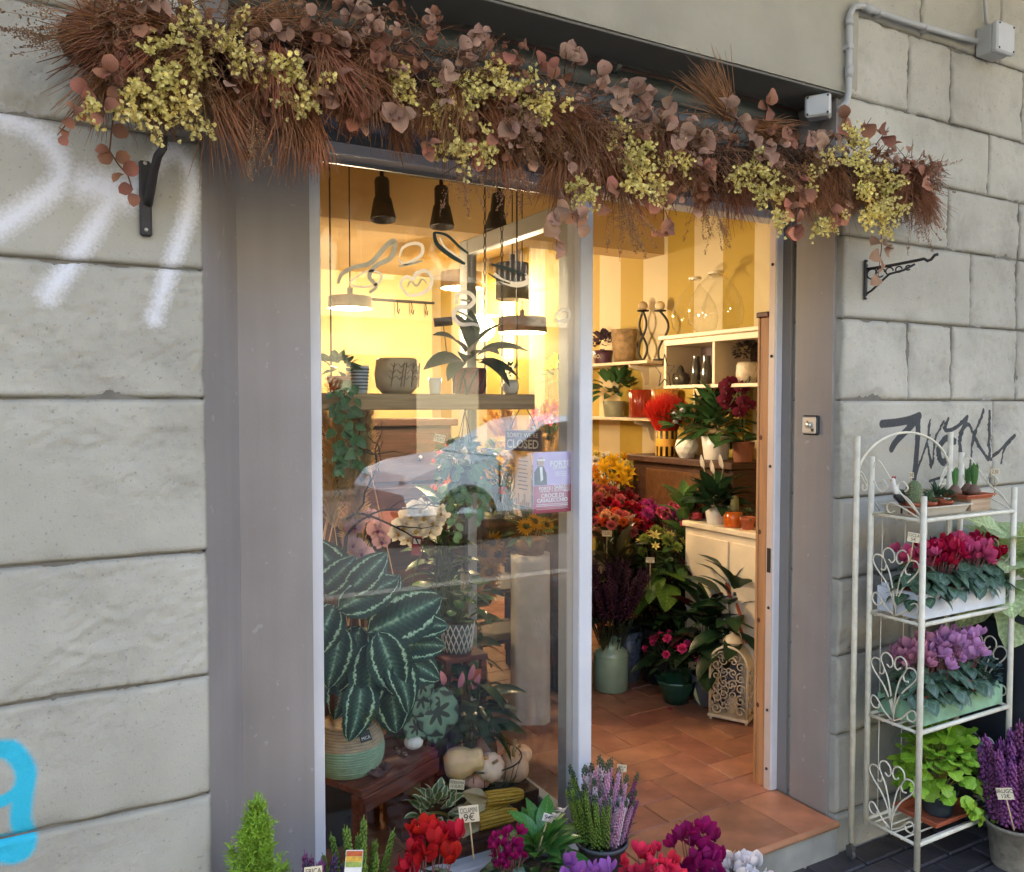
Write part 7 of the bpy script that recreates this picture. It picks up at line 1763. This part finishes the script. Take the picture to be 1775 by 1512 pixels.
# azalea
p = (2.62, 1.14, ST); t = thing('potted_azalea', 'pink flowering azalea wrapped in dark green on the floor', 'azalea', p)
MB().lathe([(0, 0), (.055, 0), (.075, .06), (.09, .10), (.10, .115), (.092, .112), (.07, .07), (0, .06)], 30, jit=lambda a, z: 1+.06*math.sin(a*9)*(z/.11)).build('pot_wrap', mat('green_wrap', '#1f4a3c', .3, .2, 20, coat=.3), t)
scatter_leaves(t, leafd('aza', leafm('azalea_leaf', '#2c4426', .5), 1, .45, .5, .25, 3), bushy(150, (0, 0, .21), (.15, .15, .105), .040))
azf = petal('azalea_pink', '#e0427c', .3)
for k in range(20):
    a = k*2.4; z = rnd(-.3, .95); rr = math.sqrt(1-z*z)*.155; q = V(rr*math.cos(a), rr*math.sin(a), .21+.115*z); obm('flower', rose(azf), t, Matrix.Translation(q) @ V(0, 0, 1).rotation_difference((q-V(0, 0, .2)).normalized()).to_matrix().to_4x4() @ Matrix.Scale(rnd(.026, .04), 4))
MB().leaf(frame((.05, -.08, .09), (.1, -.4, -1), (0, -1, 0)), .09, .05, .2, .1, 3).build('wrap_label', mat('label_pale', '#c7cf9a', .5), t)
t = thing('fallen_petal', 'large crumpled pink petal on the floor by the azalea', 'petal', (2.53, 1.06, ST+.003)); MB().leaf(Matrix(), .035, .03, .3, .2, 3, ROUND).build('petal', azf, t)
# blue patterned pot, tree stump with prayer plant
t = lathe_thing('patterned_pot', 'blue grey patterned pot behind the milk can', 'pot', (2.62, 1.52, ST+.0), pot_profile(.065, .08, .26), mat('blue_pattern', '#4a5566', .35, .6, 70), 28)
stp_ = V(2.80, 1.42, ST)
t = thing('tree_stump', 'bark-covered tree stump used as plant stand', 'stump', stp_)
MB().lathe([(.13, 0), (.125, .10), (.12, .24), (.115, .25)], 40, jit=lambda a, z: 1+.04*math.sin(a*13+z*9)+.02*math.sin(a*29)).build('bark', mat('bark', '#3a271a', .9, .4, 25, bump=1.0), t); MB().lathe([(.116, .249), (.06, .252), (0, .252)], 40, jit=lambda a, z: 1+.03*math.sin(a*13)).build('cut_face', woodm('stump_face', '#6b4a2c', '#553820', (30, 30, 4), .8), t)
t = thing('striped_calathea', 'broad-leaved striped green plant in dark pot on stump', 'plant', stp_+V(0, 0, .253)); pot(t, mat('bronze_pot', '#2a2420', .25, .2, 20, metal=.5), .06, .075, .14)
gcl = leafm('calathea_green', '#4c6a26', .35, .5)
M = []
for k in range(26): a = k*2.4; rr = .04+.12*math.sqrt(k/26); M.append(frame((rr*math.cos(a), rr*math.sin(a), .25+.10*(1-k/26)), (math.cos(a), math.sin(a), rnd(-.5, .35)), roll=rnd(-.3, .3), sc=rnd(.17, .25)))
scatter_leaves(t, leafd('gcl', gcl, 1, .6, .8, .2, 8, cols=5), M); stuff(stems([(V(0, 0, .12), m_.translation) for m_ in M], .0028).build('stems', mat('vine_green', '#5a6a3a', .6), t))
card('price card on tall white stick above the striped calathea', ['CALATEA', '12€'], at(1127, 971, Y=1.30), .042, .026, stick=.13)
t = thing('cordyline', 'dark red spiky plant before the white cabinet', 'plant', (2.66, 1.55, ST)); t.location = (2.86, 1.18, ST); pot(t, terra, .07, .085, .3)
scatter_leaves(t, leafd('cor', leafm('cordyline_red', '#3c1a1c', .4), 1, .2, .6, .3, 5, STRAP), rosette(40, .01, .04, (.32, .40), (.3, 1.4), .30))
t = thing('flaming_anthurium', 'anthurium with salmon spathes behind the ornate lantern', 'plant', (2.86, .98, ST)); pot(t, mat('rust_pot', '#7d4a33', .7), .07, .085, .22)
scatter_leaves(t, leafd('anl', dkl2, 1, .6, .8, .2, 6, HEART), rosette(24, .01, .06, (.3, .45), (-.2, .9), .20))
for dy, h in ((-.10, .52), (-.03, .60), (.04, .48), (-.12, .42)): obm('flower', leafd('ans', petal('spathe_salmon', '#d2694a'), 1, .8, .3, .2, 5, HEART), t, frame((-.06, dy, h), (-.3, -.3, -.6), (-.7, -.8, .35), sc=.10)); MB().tube([(0, 0, .2), (-.06, dy, h)], .002, 5).build('stem', mat('vine_green', '#5a6a3a', .6), t)
t = thing('wine_heather', 'second wine-red heather low before the cabinet door', 'heather', (2.88, .80, ST)); pot(t, greyp, .06, .075, .42)
for k in range(40):
    a = k*2.4; s = math.sqrt(k/40); d = V(math.cos(a)*s*.7, math.sin(a)*s*.7, 1).normalized(); obm('flower_spike', heather_spike(pur, 'w%d' % (k % 2), r=.05, n=50), t, Matrix.Translation(V(0, 0, .4)) @ V(0, 0, 1).rotation_difference(d).to_matrix().to_4x4() @ Matrix.Scale(rnd(.16, .22), 4))
# ---- ornate lantern
iv2 = mat('lantern_cream', '#d2c2a2', .5, .08, 20)
la = thing('ornate_lantern', 'cream filigree metal lantern with arched top on tiled floor', 'lantern', (2.700, .850, ST), R(-62))
lw, ld, lh = .085, .055, .25
def arch(y, r=.0045, w_=lw): return MB().tube([(-w_, y, .02), (-w_, y, lh)]+[(-w_*math.cos(a), y, lh+w_*math.sin(a)*1.05) for a in [math.pi*k/14 for k in range(1, 14)]]+[(w_, y, lh), (w_, y, .02)], r, 6)
MB().box((-lw-.008, -ld-.008, .012), (lw+.008, ld+.008, .026), .002).build('base', iv2, la)
for sx in (-1, 1):
    for sy in (-1, 1): MB().lathe([(0, 0), (.006, 0), (.008, .012), (0, .0125)], 10, (sx*lw*.95, sy*ld*.95, 0)).build('foot', iv2, la)
for y in (-ld, ld): arch(y, .006).build('arch_frame', iv2, la)
vs = []; N_ = 16
for k in range(N_+1):
    a = math.pi*k/N_
    for y in (-ld+.004, ld-.004): vs.append((-lw*math.cos(a), y, lh+lw*1.05*math.sin(a)))
MB().add(vs, [(2*k, 2*k+1, 2*k+3, 2*k+2) for k in range(N_)]).build('vault', iv2, la)
def spiral(c, r, turns, ph, y, sg=1): return [V(c[0]+r*(1-.8*s)*math.cos(ph+sg*turns*6.2832*s), y, c[1]+r*(1-.8*s)*math.sin(ph+sg*turns*6.2832*s)) for s in [k/16 for k in range(17)]]
SPR = []
for i, z in enumerate((.055, .105, .155, .205, .255)):
    for sx in (-1, 1):
        SPR += [((sx*.055, z), .024, 1.2, 1.57*(i % 2), sx), ((sx*.022, z+.02), .020, 1.2, 3.1+1.57*(i % 2), -sx)]
SPR += [((0, .30), .020, 1.2, 0, 1), ((-.035, .295), .02, 1.2, 1, 1), ((.035, .295), .02, 1.2, 1, -1), ((0, .07), .016, 1, 0, 1), ((0, .17), .018, 1, 0, -1), ((0, .23), .016, 1, 0, 1)]
for y in (-ld, ld):
    for c, r_, tn, ph, sg in SPR: MB().tube(spiral(c, r_, tn, ph, y, sg), .0030, 5).build('scroll', iv2, la)
for x in (-lw, lw):
    for z in (.06, .11, .16, .21):
        for sy in (-1, 1): MB().tube([V(x, p_.x*.8, p_.z) for p_ in spiral((sy*.028, z), .024, 1.2, 0, 0, sy)], .0030, 5).build('scroll', iv2, la)
    MB().box((x-.003, -ld+.003, .235), (x+.003, ld-.003, .25), .001).build('side_rail', iv2, la)
MB().lathe([(.032, 0), (.034, .012), (.044, .016), (.042, .022), (.03, .04), (.012, .05), (.006, .055), (.009, .062), (0, .07)], 22, (0, 0, lh+lw*1.05-.004)).build('cap', iv2, la)
MB().tube([(.03*math.cos(a)+.01, .0, lh+lw*1.05+.03+.035*math.sin(a)) for a in [math.pi*k/10-.6 for k in range(11)]], .002, 5).build('ring_handle', iv2, la)
MB().lathe([(0, .027), (.025, .027), (.025, .10), (0, .102)], 18).build('candle', mat('candle_ivory', '#d9c39a', .5), la)
# ---- wooden post by the jamb
wpz = at(1322, 551, X=2.315).z
wpst = thing('wooden_post', 'pale knotty pine board standing just inside the door jamb', 'board', (2.345, .32, ST))
kn = woodm('knotty_pine', '#bd8a5c', '#a06f45', (25, 25, 1.5), .6)
MB().box((-.032, -.034, 0), (.0, .008, wpz-ST), .003).build('board', kn, wpst); MB().box((-.034, .0085, 0), (.010, .020, wpz-ST), .002).build('edge_board', kn, wpst); MB().box((-.040, -.0345, wpz-ST+.0005), (.012, .024, wpz-ST+.02), .003).build('cap', redw, wpst)
for z in (.3, .62, .95, 1.3): MB().ball((-.032, .0, z), .008, 10, 5, (.08, 1, 1.2)).build('knot', mat('knot', '#5c341c', .7), wpst)

# ---- centre of the shop seen through both panes
WT = at(930, 893, Y=1.55).z
ct = thing('work_table', 'reddish brown wooden counter seen through the window', 'table', (1.95, 1.75, ST))
MB().box((-.75, -.22, WT-ST-.04), (.30, .30, WT-ST), .004).build('top', redw, ct); MB().box((-.72, -.19, WT-ST-.20), (.27, -.17, WT-ST-.0405), .003).build('apron', dkw, ct)
for x in (-.72, .24):
    for y in (-.19, .25): MB().box((x, y, 0), (x+.05, y+.05, WT-ST-.0405), .003).build('leg', dkw, ct)
for z in (.25, .5): MB().box((-.7, -.12, z), (.25, .24, z+.02), .002).build('lower_shelf', dkw, ct)
bouquet('yellow and lime chrysanthemums on the counter behind the door', 862, 775, 1.65, [pom(ylm, 40), pom(grm, 40), pom(ylm, 40)], 26, .13, .3, .038, zb=WT, vh=.12)
bouquet('small orange roses in a low pot on the counter', 855, 830, 1.60, [rose(ogr), rose(yl)], 12, .08, .3, .035, zb=WT, vh=.08)
bouquet('orange-red berry bunch behind the hanging basket', 790, 770, 1.60, [pom(petal('berry_orange', '#cf4a24', .5), 12)], 60, .11, .3, .014, zb=WT, vh=.12, flat=.9)
bouquet('pink gladiolus and bell flowers near the door hinge', 965, 735, 1.62, [lily(petal('glad_pink', '#c0607a', .5))], 22, .13, .3, .038, zb=WT, vh=.14, flat=-.4)
bouquet('yellow orchid sprays on the deep counter under lamp glow', 975, 620, 1.85, [lily(petal('orch_yel', '#c8c02a', .4))], 16, .09, .3, .04, zb=WT, vh=.2, flat=.8)
grs = mat('amber_grass', '#b87a32', .8, .25, 8, transl=.35, rand=.4)
t = thing('dried_grass_vase', 'amber dried grasses glowing under the brown drum lamp', 'dried flowers', (at(920, 700, Y=1.85).x, 1.85, WT))
MB().lathe([(0, 0), (.06, 0), (.08, .1), (.05, .2), (.055, .22), (.045, .2), (0, .1)], 22).build('vase', mat('vase_smoke', '#3a3f44', .4, .2, 10), t)
gpd = [pampas_head(20+i, .34, .04, 350).data('plume', grs) for i in range(2)]
for k in range(16): a = k*2.4; d = V(math.cos(a)*.45, math.sin(a)*.3, 1).normalized(); obm('plume', gpd[k % 2], t, Matrix.Translation(d*.24) @ V(0, 0, 1).rotation_difference(d).to_matrix().to_4x4() @ Matrix.Rotation(rnd(0, 6), 4, 'Z') @ Matrix.Scale(rnd(.8, 1.25), 4))
# white plinth with sunflowers, sunflower bucket
PZ = at(918, 962, Y=1.28).z
pl = thing('linen_plinth', 'tall narrow linen-covered plinth behind the glass door', 'plinth', (1.905, 1.30, ST), R(-30))
lin_m = mat('linen', '#b9b2aa', .9, .12, 12, bump=.4, bscale=120)
b = MB(); nz_ = 26; nu = 40; vs = []
for j in range(nz_+1):
    z = (PZ-ST)*j/nz_
    for k in range(nu):
        a = 6.2832*k/nu; c_, s_ = math.cos(a), math.sin(a); e = .5; r_ = 1/((abs(c_)**4+abs(s_)**4)**.25); fold = 1+.03*math.sin(a*11+z*1.5)*(1-j/nz_)+.01*math.sin(z*40+a)
        vs.append((.088*r_*c_*fold, .088*r_*s_*fold, z))
b.add(vs, [(j*nu+k, j*nu+(k+1) % nu, (j+1)*nu+(k+1) % nu, (j+1)*nu+k) for j in range(nz_) for k in range(nu)]+[tuple(nz_*nu+k for k in range(nu))]).build('cloth', lin_m, pl)
sfm = petal('sunflower_petal', '#e0a21a', .4); sfc = mat('sunflower_disc', '#3a2412', .9, .3, 80, bump=1)
def sunflower(t, p, d, s):
    o = obm('flower', daisy(sfm, 'sun', 18, 2, .24, .2), t, Matrix.Translation(p) @ V(0, 0, 1).rotation_difference(Vector(d).normalized()).to_matrix().to_4x4() @ Matrix.Scale(s, 4)); MB().ball((0, 0, .05), .36, 14, 6, (1, 1, .35)).build('disc', sfc, o)
t = thing('flower_arrangement', 'brown basket arrangement with sunflowers on the linen plinth', 'flowers', (1.905, 1.30, PZ+.001)); MB().lathe([(0, 0), (.06, 0), (.075, .07), (.068, .07), (0, .05)], 24).build('basket', mat('wicker_brown', '#6b4c2c', .8, .3, 50, bump=1), t)
for dx, dz in ((-.05, .13), (.0, .15), (.06, .13)): sunflower(t, V(dx, -.04, dz), (dx*2, -1, .6), .045)
scatter_leaves(t, leafd('bq', leafm('bouquet_leaf', '#33502c', .5), 1, .35, .7, .25, 3), bushy(40, (0, 0, .10), (.10, .08, .05), .08, .4))
t = thing('sunflower_bucket', 'bucket of sunflowers standing behind the open door stile', 'flowers', (1.70, 1.62, ST)); MB().lathe(pot_profile(.09, .12, .30), 28).build('bucket', mat('zinc', '#6d7478', .4, .2, 10, metal=.7), t)
for px, py in ((848, 992), (853, 940), (862, 960), (845, 1020), (838, 960)): q = at(px, py, Y=1.56)-Vector(t.location); sunflower(t, q, (-.5, -1, .2), .065); MB().tube([(0, 0, .2), q*.6+V(0, 0, .1), q], .004, 5).build('stem', stg, t)
scatter_leaves(t, leafd('sfl', leafm('sun_leaf', '#3a5a2a', .5), 1, .7, .7, .2, 5, HEART), bushy(40, (0, 0, .5), (.14, .12, .25), .13))
t = thing('yellow_broom', 'bucket of feathery yellow solidago right of the plinth', 'flowers', (at(990, 1120, Y=1.5).x, 1.5, ST)); MB().lathe(pot_profile(.08, .10, .28), 28).build('bucket', mat('dark_bucket', '#1f2426', .5), t)
stuff(joined(bushy(700, (0, 0, .52), (.13, .13, .22), 1, .6), MB().leaf(Matrix(), .022, .008, .4, .3, 1)).build('foliage', mat('solidago', '#a88a2a', .8, .35, 20), t)); stuff(stems([(V(0, 0, .1), V(rnd(-.1, .1), rnd(-.1, .1), .55)) for k in range(24)], .002).build('stems', stg, t))
pumpkin('dark green striped pumpkin on the floor beyond the plinth', (at(983, 1180, Y=1.62).x, 1.62, ST+.075), .10, mat('pumpkin_green', '#4a4a2c', .5, .35, 12), sc=(1, 1, .8))
# hook rail with scissors-like hangers at back
hr = thing('hook_rail', 'dark horizontal hook rail on the back wall', 'hook rail', at(740, 525, Y=YB-.05))
MB().tube([(-.65, 0, 0), (.62, 0, 0)], .012, 8).build('rail', iron, hr)
for k in range(7): MB().tube([(-.3+.14*k, -.012, 0), (-.3+.14*k, -.03, -.05), (-.3+.14*k, -.02, -.10), (-.3+.14*k, -.05, -.12), (-.3+.14*k, -.07, -.08)], .005, 5).build('hook', iron, hr)
for s in (-.6, .58): MB().tube([(s, 0, 0), (s, .05, 0)], .012, 6).build('bracket', iron, hr)

# dark dresser added as a backdrop so reflections in the pane show; more stock
dz_ = thing('backdrop_dresser', 'dark wooden dresser added behind the display as backdrop for reflections', 'dresser', (1.66, 2.48, ST))
MB().box((-.36, -.15, 0), (.34, .18, 1.30), .006).build('body', dkw, dz_); MB().box((-.39, -.18, 1.3005), (.37, .20, 1.34), .006).build('top', dkw, dz_)
for k in range(3):
    d_ = MB().box((-.33, -.165, .42+.29*k), (.31, -.1505, .68+.29*k), .004).build('drawer', dkw, dz_)
    for x in (-.16, .14): MB().ball((x, -.175, .55+.29*k), .014, 8, 5).build('knob', brass, d_)
random.seed(91)
def floor_plant(label, x, y, z, lm_, n, size, h, W=.36, potm=greyp, pr=.08, ph=.16, tilt=(-.1, 1.1), prof=OV):
    t = thing('floor_plant', label, 'plant', (x, y, z)); pot(t, potm, pr*.8, pr, ph)
    M = rosette(n, .01, .08, (ph+h*.15, ph+h), tilt, size); scatter_leaves(t, leafd('fp%d' % int(W*100), lm_, 1, W, .85, .25, 6, prof), M)
    stuff(stems([(V(0, 0, ph*.9), m_.translation) for m_ in M], .0025).build('stems', stg, t)); return t
floor_plant('dark broad-leaved plant between azalea and white cabinet', 2.74, 1.05, ST, leafm('deep_green', '#233a22', .35), 34, .20, .34, .5, ph=.14)
floor_plant('low dark fern-like plant behind the pink azalea', 2.78, 1.26, ST, leafm('deep_green', '#233a22', .35), 44, .22, .26, .22, ph=.12)
floor_plant('bronze-green leafy plant in front of the flower table', 2.58, 1.56, ST, leafm('bronze_green', '#3a3a24', .4), 36, .20, .45, .34, ph=.20)
floor_plant('bushy green plant under the counter by glass door', 1.60, 1.42, ST, dkl2, 44, .17, .40, .42, ph=.2)
floor_plant('tall green ficus standing behind the hanging basket', 1.36, 1.06, ST, leafm('ficus_green', '#4b6b38', .35), 70, .13, .85, .45, ph=.22, tilt=(-.4, .9))
floor_plant('dark pothos spreading under the dark stool', 1.16, .95, ST, ivm, 44, .12, .35, .7, ph=.16, prof=HEART)
bouquet('white and cream lisianthus bunch behind the yellow ones', 1045, 792, 2.15, [rose(wo), rose(yp)], 14, .12, .3, .045)
bouquet('deep red carnations low beside the orange roses', 1108, 905, 1.68, [pom(rdr, 40)], 16, .09, .3, .036)
bouquet('pink gerberas rising behind the magenta chrysanthemums', 1185, 850, 1.78, [daisy(mgp, 'ger', 16, 2, .26), daisy(lsp, 'ger', 16, 2, .26)], 12, .11, .3, .045)
bouquet('yellow button flowers on the counter beside closed sign', 880, 800, 1.50, [pom(yl, 30)], 26, .12, .3, .026, zb=WT, vh=.10)
bouquet('cream and peach roses on the counter near door hinge', 985, 850, 1.58, [rose(pcr), rose(pkr)], 16, .10, .3, .042, zb=WT, vh=.08)
bouquet('orange marigold mass in front of dark dresser', 800, 825, 1.52, [pom(og, 40), pom(petal('berry_orange', '#cf4a24', .5), 12)], 24, .13, .3, .030, zb=WT, vh=.08)
card('price card among the orange and peach roses', ['7 EURO'], at(1052, 925, Y=1.58), .05, .03, stick=.12)
card('price card stuck in the yellow button flowers', ['5€'], at(872, 850, Y=1.40), .035, .03, stick=.08, colr='#c9502a')

floor_plant('large dark leafy plant hiding the cabinet front', 2.80, .93, ST, leafm('deep_green', '#233a22', .35), 40, .22, .36, .4, ph=.24)
floor_plant('dark red-green dracaena beside the flower table', 2.80, 1.62, ST, leafm('dracaena_dark', '#2c2420', .4), 40, .24, .22, .16, ph=.24, prof=STRAP)
bouquet('soft pink carnations filling the gap above red roses', 1040, 845, 1.95, [pom(pkr, 40), rose(pcr)], 24, .13, .3, .042)
bouquet('magenta stocks between yellow alstroemeria and lisianthus', 1118, 838, 1.92, [rose(mgp), pom(lsp, 40)], 26, .13, .3, .038)
bouquet('golden yellow freesias at the table corner', 1100, 820, 1.98, [lily(yl), lily(og)], 22, .12, .3, .045)
t = thing('pampas_vase', 'pale pampas plumes in a tall jar beyond the door stile', 'dried flowers', (at(940, 720, Y=1.45).x, 1.45, WT)); MB().lathe([(0, 0), (.05, 0), (.055, .15), (.04, .2), (.045, .22), (.035, .2), (0, .1)], 22).build('vase', mat('vase_smoke', '#3a3f44', .4, .2, 10), t)
for k in range(9): a = k*2.4; d = V(math.cos(a)*.5, math.sin(a)*.3, 1).normalized(); obm('plume', pds[k % 3], t, Matrix.Translation(d*.2) @ V(0, 0, 1).rotation_difference(d).to_matrix().to_4x4() @ Matrix.Rotation(rnd(0, 6), 4, 'Z') @ Matrix.Scale(rnd(.55, .8), 4))

bkt = mat('dark_bucket', '#1f2426', .5)
bouquet('tall bucket of pink snapdragons before the dark console', 1196, 872, 1.42, [rose(lsp), lily(mgp), rose(pkr)], 34, .15, .3, .040, .09, .30, zb=ST, base=bkt)
bouquet('bucket of lime foliage and small yellow blooms by flower table', 1150, 925, 1.40, [lily(yp), pom(grm, 40)], 20, .14, .3, .034, .09, .28, zb=ST, base=bkt)
floor_plant('upright green plant pressed against the console side', 2.86, 1.36, ST, leafm('ficus_green', '#4b6b38', .35), 60, .17, .70, .4, ph=.24)
# ================================================================== the street that the glass reflects
random.seed(77)
yb = mat('ochre_plaster', '#c6b996', .9, .1, .6, bump=.1)
bd_ = thing('street_building', 'ochre plastered town house across the street mirrored in the window', 'building', (7, -15.0, 0))
MB().box((-22, -8, 0), (22, 0, 8.6)).build('wall', yb, bd_)
shm = mat('shutter_brown', '#5c4630', .7, .2, 8); wdk = mat('window_dark', (.02, .025, .03), .15); trm_ = mat('stone_trim', '#c2b79c', .8)
for i, x in enumerate([-19+3.1*k for k in range(13)]):
    for z, h in ((4.4, 1.9), (6.9, 1.3)):
        wn_ = MB().box((x-.5, -.02, z), (x+.5, .03, z+h)).build('window', wdk, bd_); MB().box((x-.6, -.01, z-.15), (x+.6, .14, z-.05)).build('sill', trm_, wn_)
        for sx in (-1, 1): MB().box((x+sx*.78-.24, .01, z), (x+sx*.78+.24, .07, z+h), .01).build('shutter', shm, wn_)
    dr_ = MB().box((x-.75, -.02, 0), (x+.75, .03, 2.6)).build('shop_window', wdk, bd_); MB().box((x-.9, -.01, 2.6), (x+.9, .1, 2.8)).build('lintel', trm_, dr_)
MB().box((-22, .01, 3.4), (22, .16, 3.6)).build('string_course', trm_, bd_); MB().box((-22.2, -8, 8.6), (22.2, .5, 8.9)).build('cornice', trm_, bd_)
bal = MB().box((0, 0, 4.2), (3.4, .9, 4.32)).build('balcony', trm_, bd_)
for k in range(24): MB().box((.05+.14*k, .84, 4.33), (.075+.14*k, .865, 5.25)).build('baluster', trm_, bal)
MB().box((0, .82, 5.26), (3.4, .88, 5.3)).build('handrail', trm_, bal)
# hedge along the far pavement
hg_ = thing('hedge', 'clipped dark hedge along the far pavement', 'hedge', (3, -12.4, 0))
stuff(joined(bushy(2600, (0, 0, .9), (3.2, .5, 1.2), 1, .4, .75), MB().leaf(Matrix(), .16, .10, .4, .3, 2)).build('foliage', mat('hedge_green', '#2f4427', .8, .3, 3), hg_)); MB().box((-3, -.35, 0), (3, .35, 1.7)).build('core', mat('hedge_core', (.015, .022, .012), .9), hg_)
# parked car, its flank facing the shop
CY = -7.2
car = thing('parked_car', 'silver-blue hatchback car parked at the kerb mirrored in the window', 'car', (5.75, CY, -.12))
cpn = mat('car_silver', '#b0c3d6', .3, .04, 3, coat=.6); cgl = mat('car_glass', (.015, .02, .025), .05, .05, 5, spec=.9); ctr = mat('tyre', (.02, .02, .02), .8); crm_ = mat('rim', '#a8a8aa', .3, .1, 10, metal=.9); cpl = mat('car_plastic', (.02, .02, .022), .6)
LOW = [(-2.15, .38), (-2.2, .62), (-2.05, .82), (-1.75, .93), (-1.0, 1.02), (-.55, 1.05), (1.9, 1.08), (2.05, .98), (2.1, .6), (2.05, .35)]
sect = []
def body_strip(prof, w_top, w_bot, zt, zb_, m, name):
    b = MB(); n = len(prof); vs = []
    for y_, k in ((-1, 1), (1, 1)):
        for x, z in prof:
            t_ = (z-zb_)/(zt-zb_); vs.append((x, y_*(w_bot+(w_top-w_bot)*max(0, t_)**1.5), z))
    fs = [tuple(range(n)), tuple(range(n, 2*n))[::-1]]+[(i, n+i, n+(i+1) % n, (i+1) % n) for i in range(n)]
    return b.add(vs, fs, smooth=False).build(name, m, car)
body_strip(LOW, .82, .88, 1.08, .35, cpn, 'body')
CABIN = [(-.98, 1.03), (-.28, 1.44), (.1, 1.50), (1.0, 1.49), (1.55, 1.38), (1.95, 1.07)]
body_strip(CABIN, .60, .80, 1.5, 1.03, cpn, 'roof')
for y_ in (-1, 1):
    def side(poly, m, nm, off_=.012):
        vs = []
        for x, z in poly: t_ = (z-1.03)/.47; vs.append((x, y_*(.80-.20*max(0, t_)**1.5+off_), z))
        o = MB().add(vs, [tuple(range(len(poly))) if y_ < 0 else tuple(range(len(poly)))[::-1]], smooth=False).build(nm, m, car); return o
    side([(-.78, 1.08), (-.22, 1.40), (.12, 1.44), (.38, 1.44), (.38, 1.08)], cgl, 'window', .016); side([(.44, 1.08), (.44, 1.44), (1.0, 1.43), (1.42, 1.33), (1.6, 1.08)], cgl, 'window', .016)
    MB().box((.55, y_*.868-.012, .90), (.78, y_*.868+.012, .935), .008).build('door_handle', cpl, car)
    for x in (-.95, .41, 1.35): MB().box((x-.004, y_*.861-.012, .42), (x+.004, y_*.861+.012, 1.05)).build('door_seam', cpl, car)
    mir_ = MB().ball((-.72, y_*.98, 1.09), .10, 12, 7, (.8, 1.15, .75)).build('mirror', cpl, car); MB().box((-.72, min(y_*.8, y_*.98), 1.04), (-.66, max(y_*.8, y_*.98), 1.07)).build('mirror_arm', cpl, mir_)
    MB().ball((-2.02, y_*.62, .74), .14, 12, 6, (.8, 1.3, .6)).build('headlight', mat('lamp_clear', '#c9ced2', .1, .05, 5, spec=.9), car)
    for x in (-1.4, 1.32):
        wl_ = MB().lathe([(.19, -.10), (.30, -.10), (.32, -.07), (.32, .07), (.30, .10), (.19, .10)], 28).build('wheel', ctr, car, (x, y_*.80, .32), (math.pi/2, 0, 0)); MB().lathe([(0, -.05), (.06, -.06), (.18, -.085), (.20, -.09)], 24).build('rim', crm_, wl_); MB().lathe([(0, .05), (.06, .06), (.18, .085), (.20, .09)], 24).build('rim', crm_, wl_)
        MB().tube([(x+.37*math.cos(a), y_*.875, .32+.37*math.sin(a)) for a in [math.pi*k/12 for k in range(13)]], .03, 6).build('wheel_arch', cpl, car)
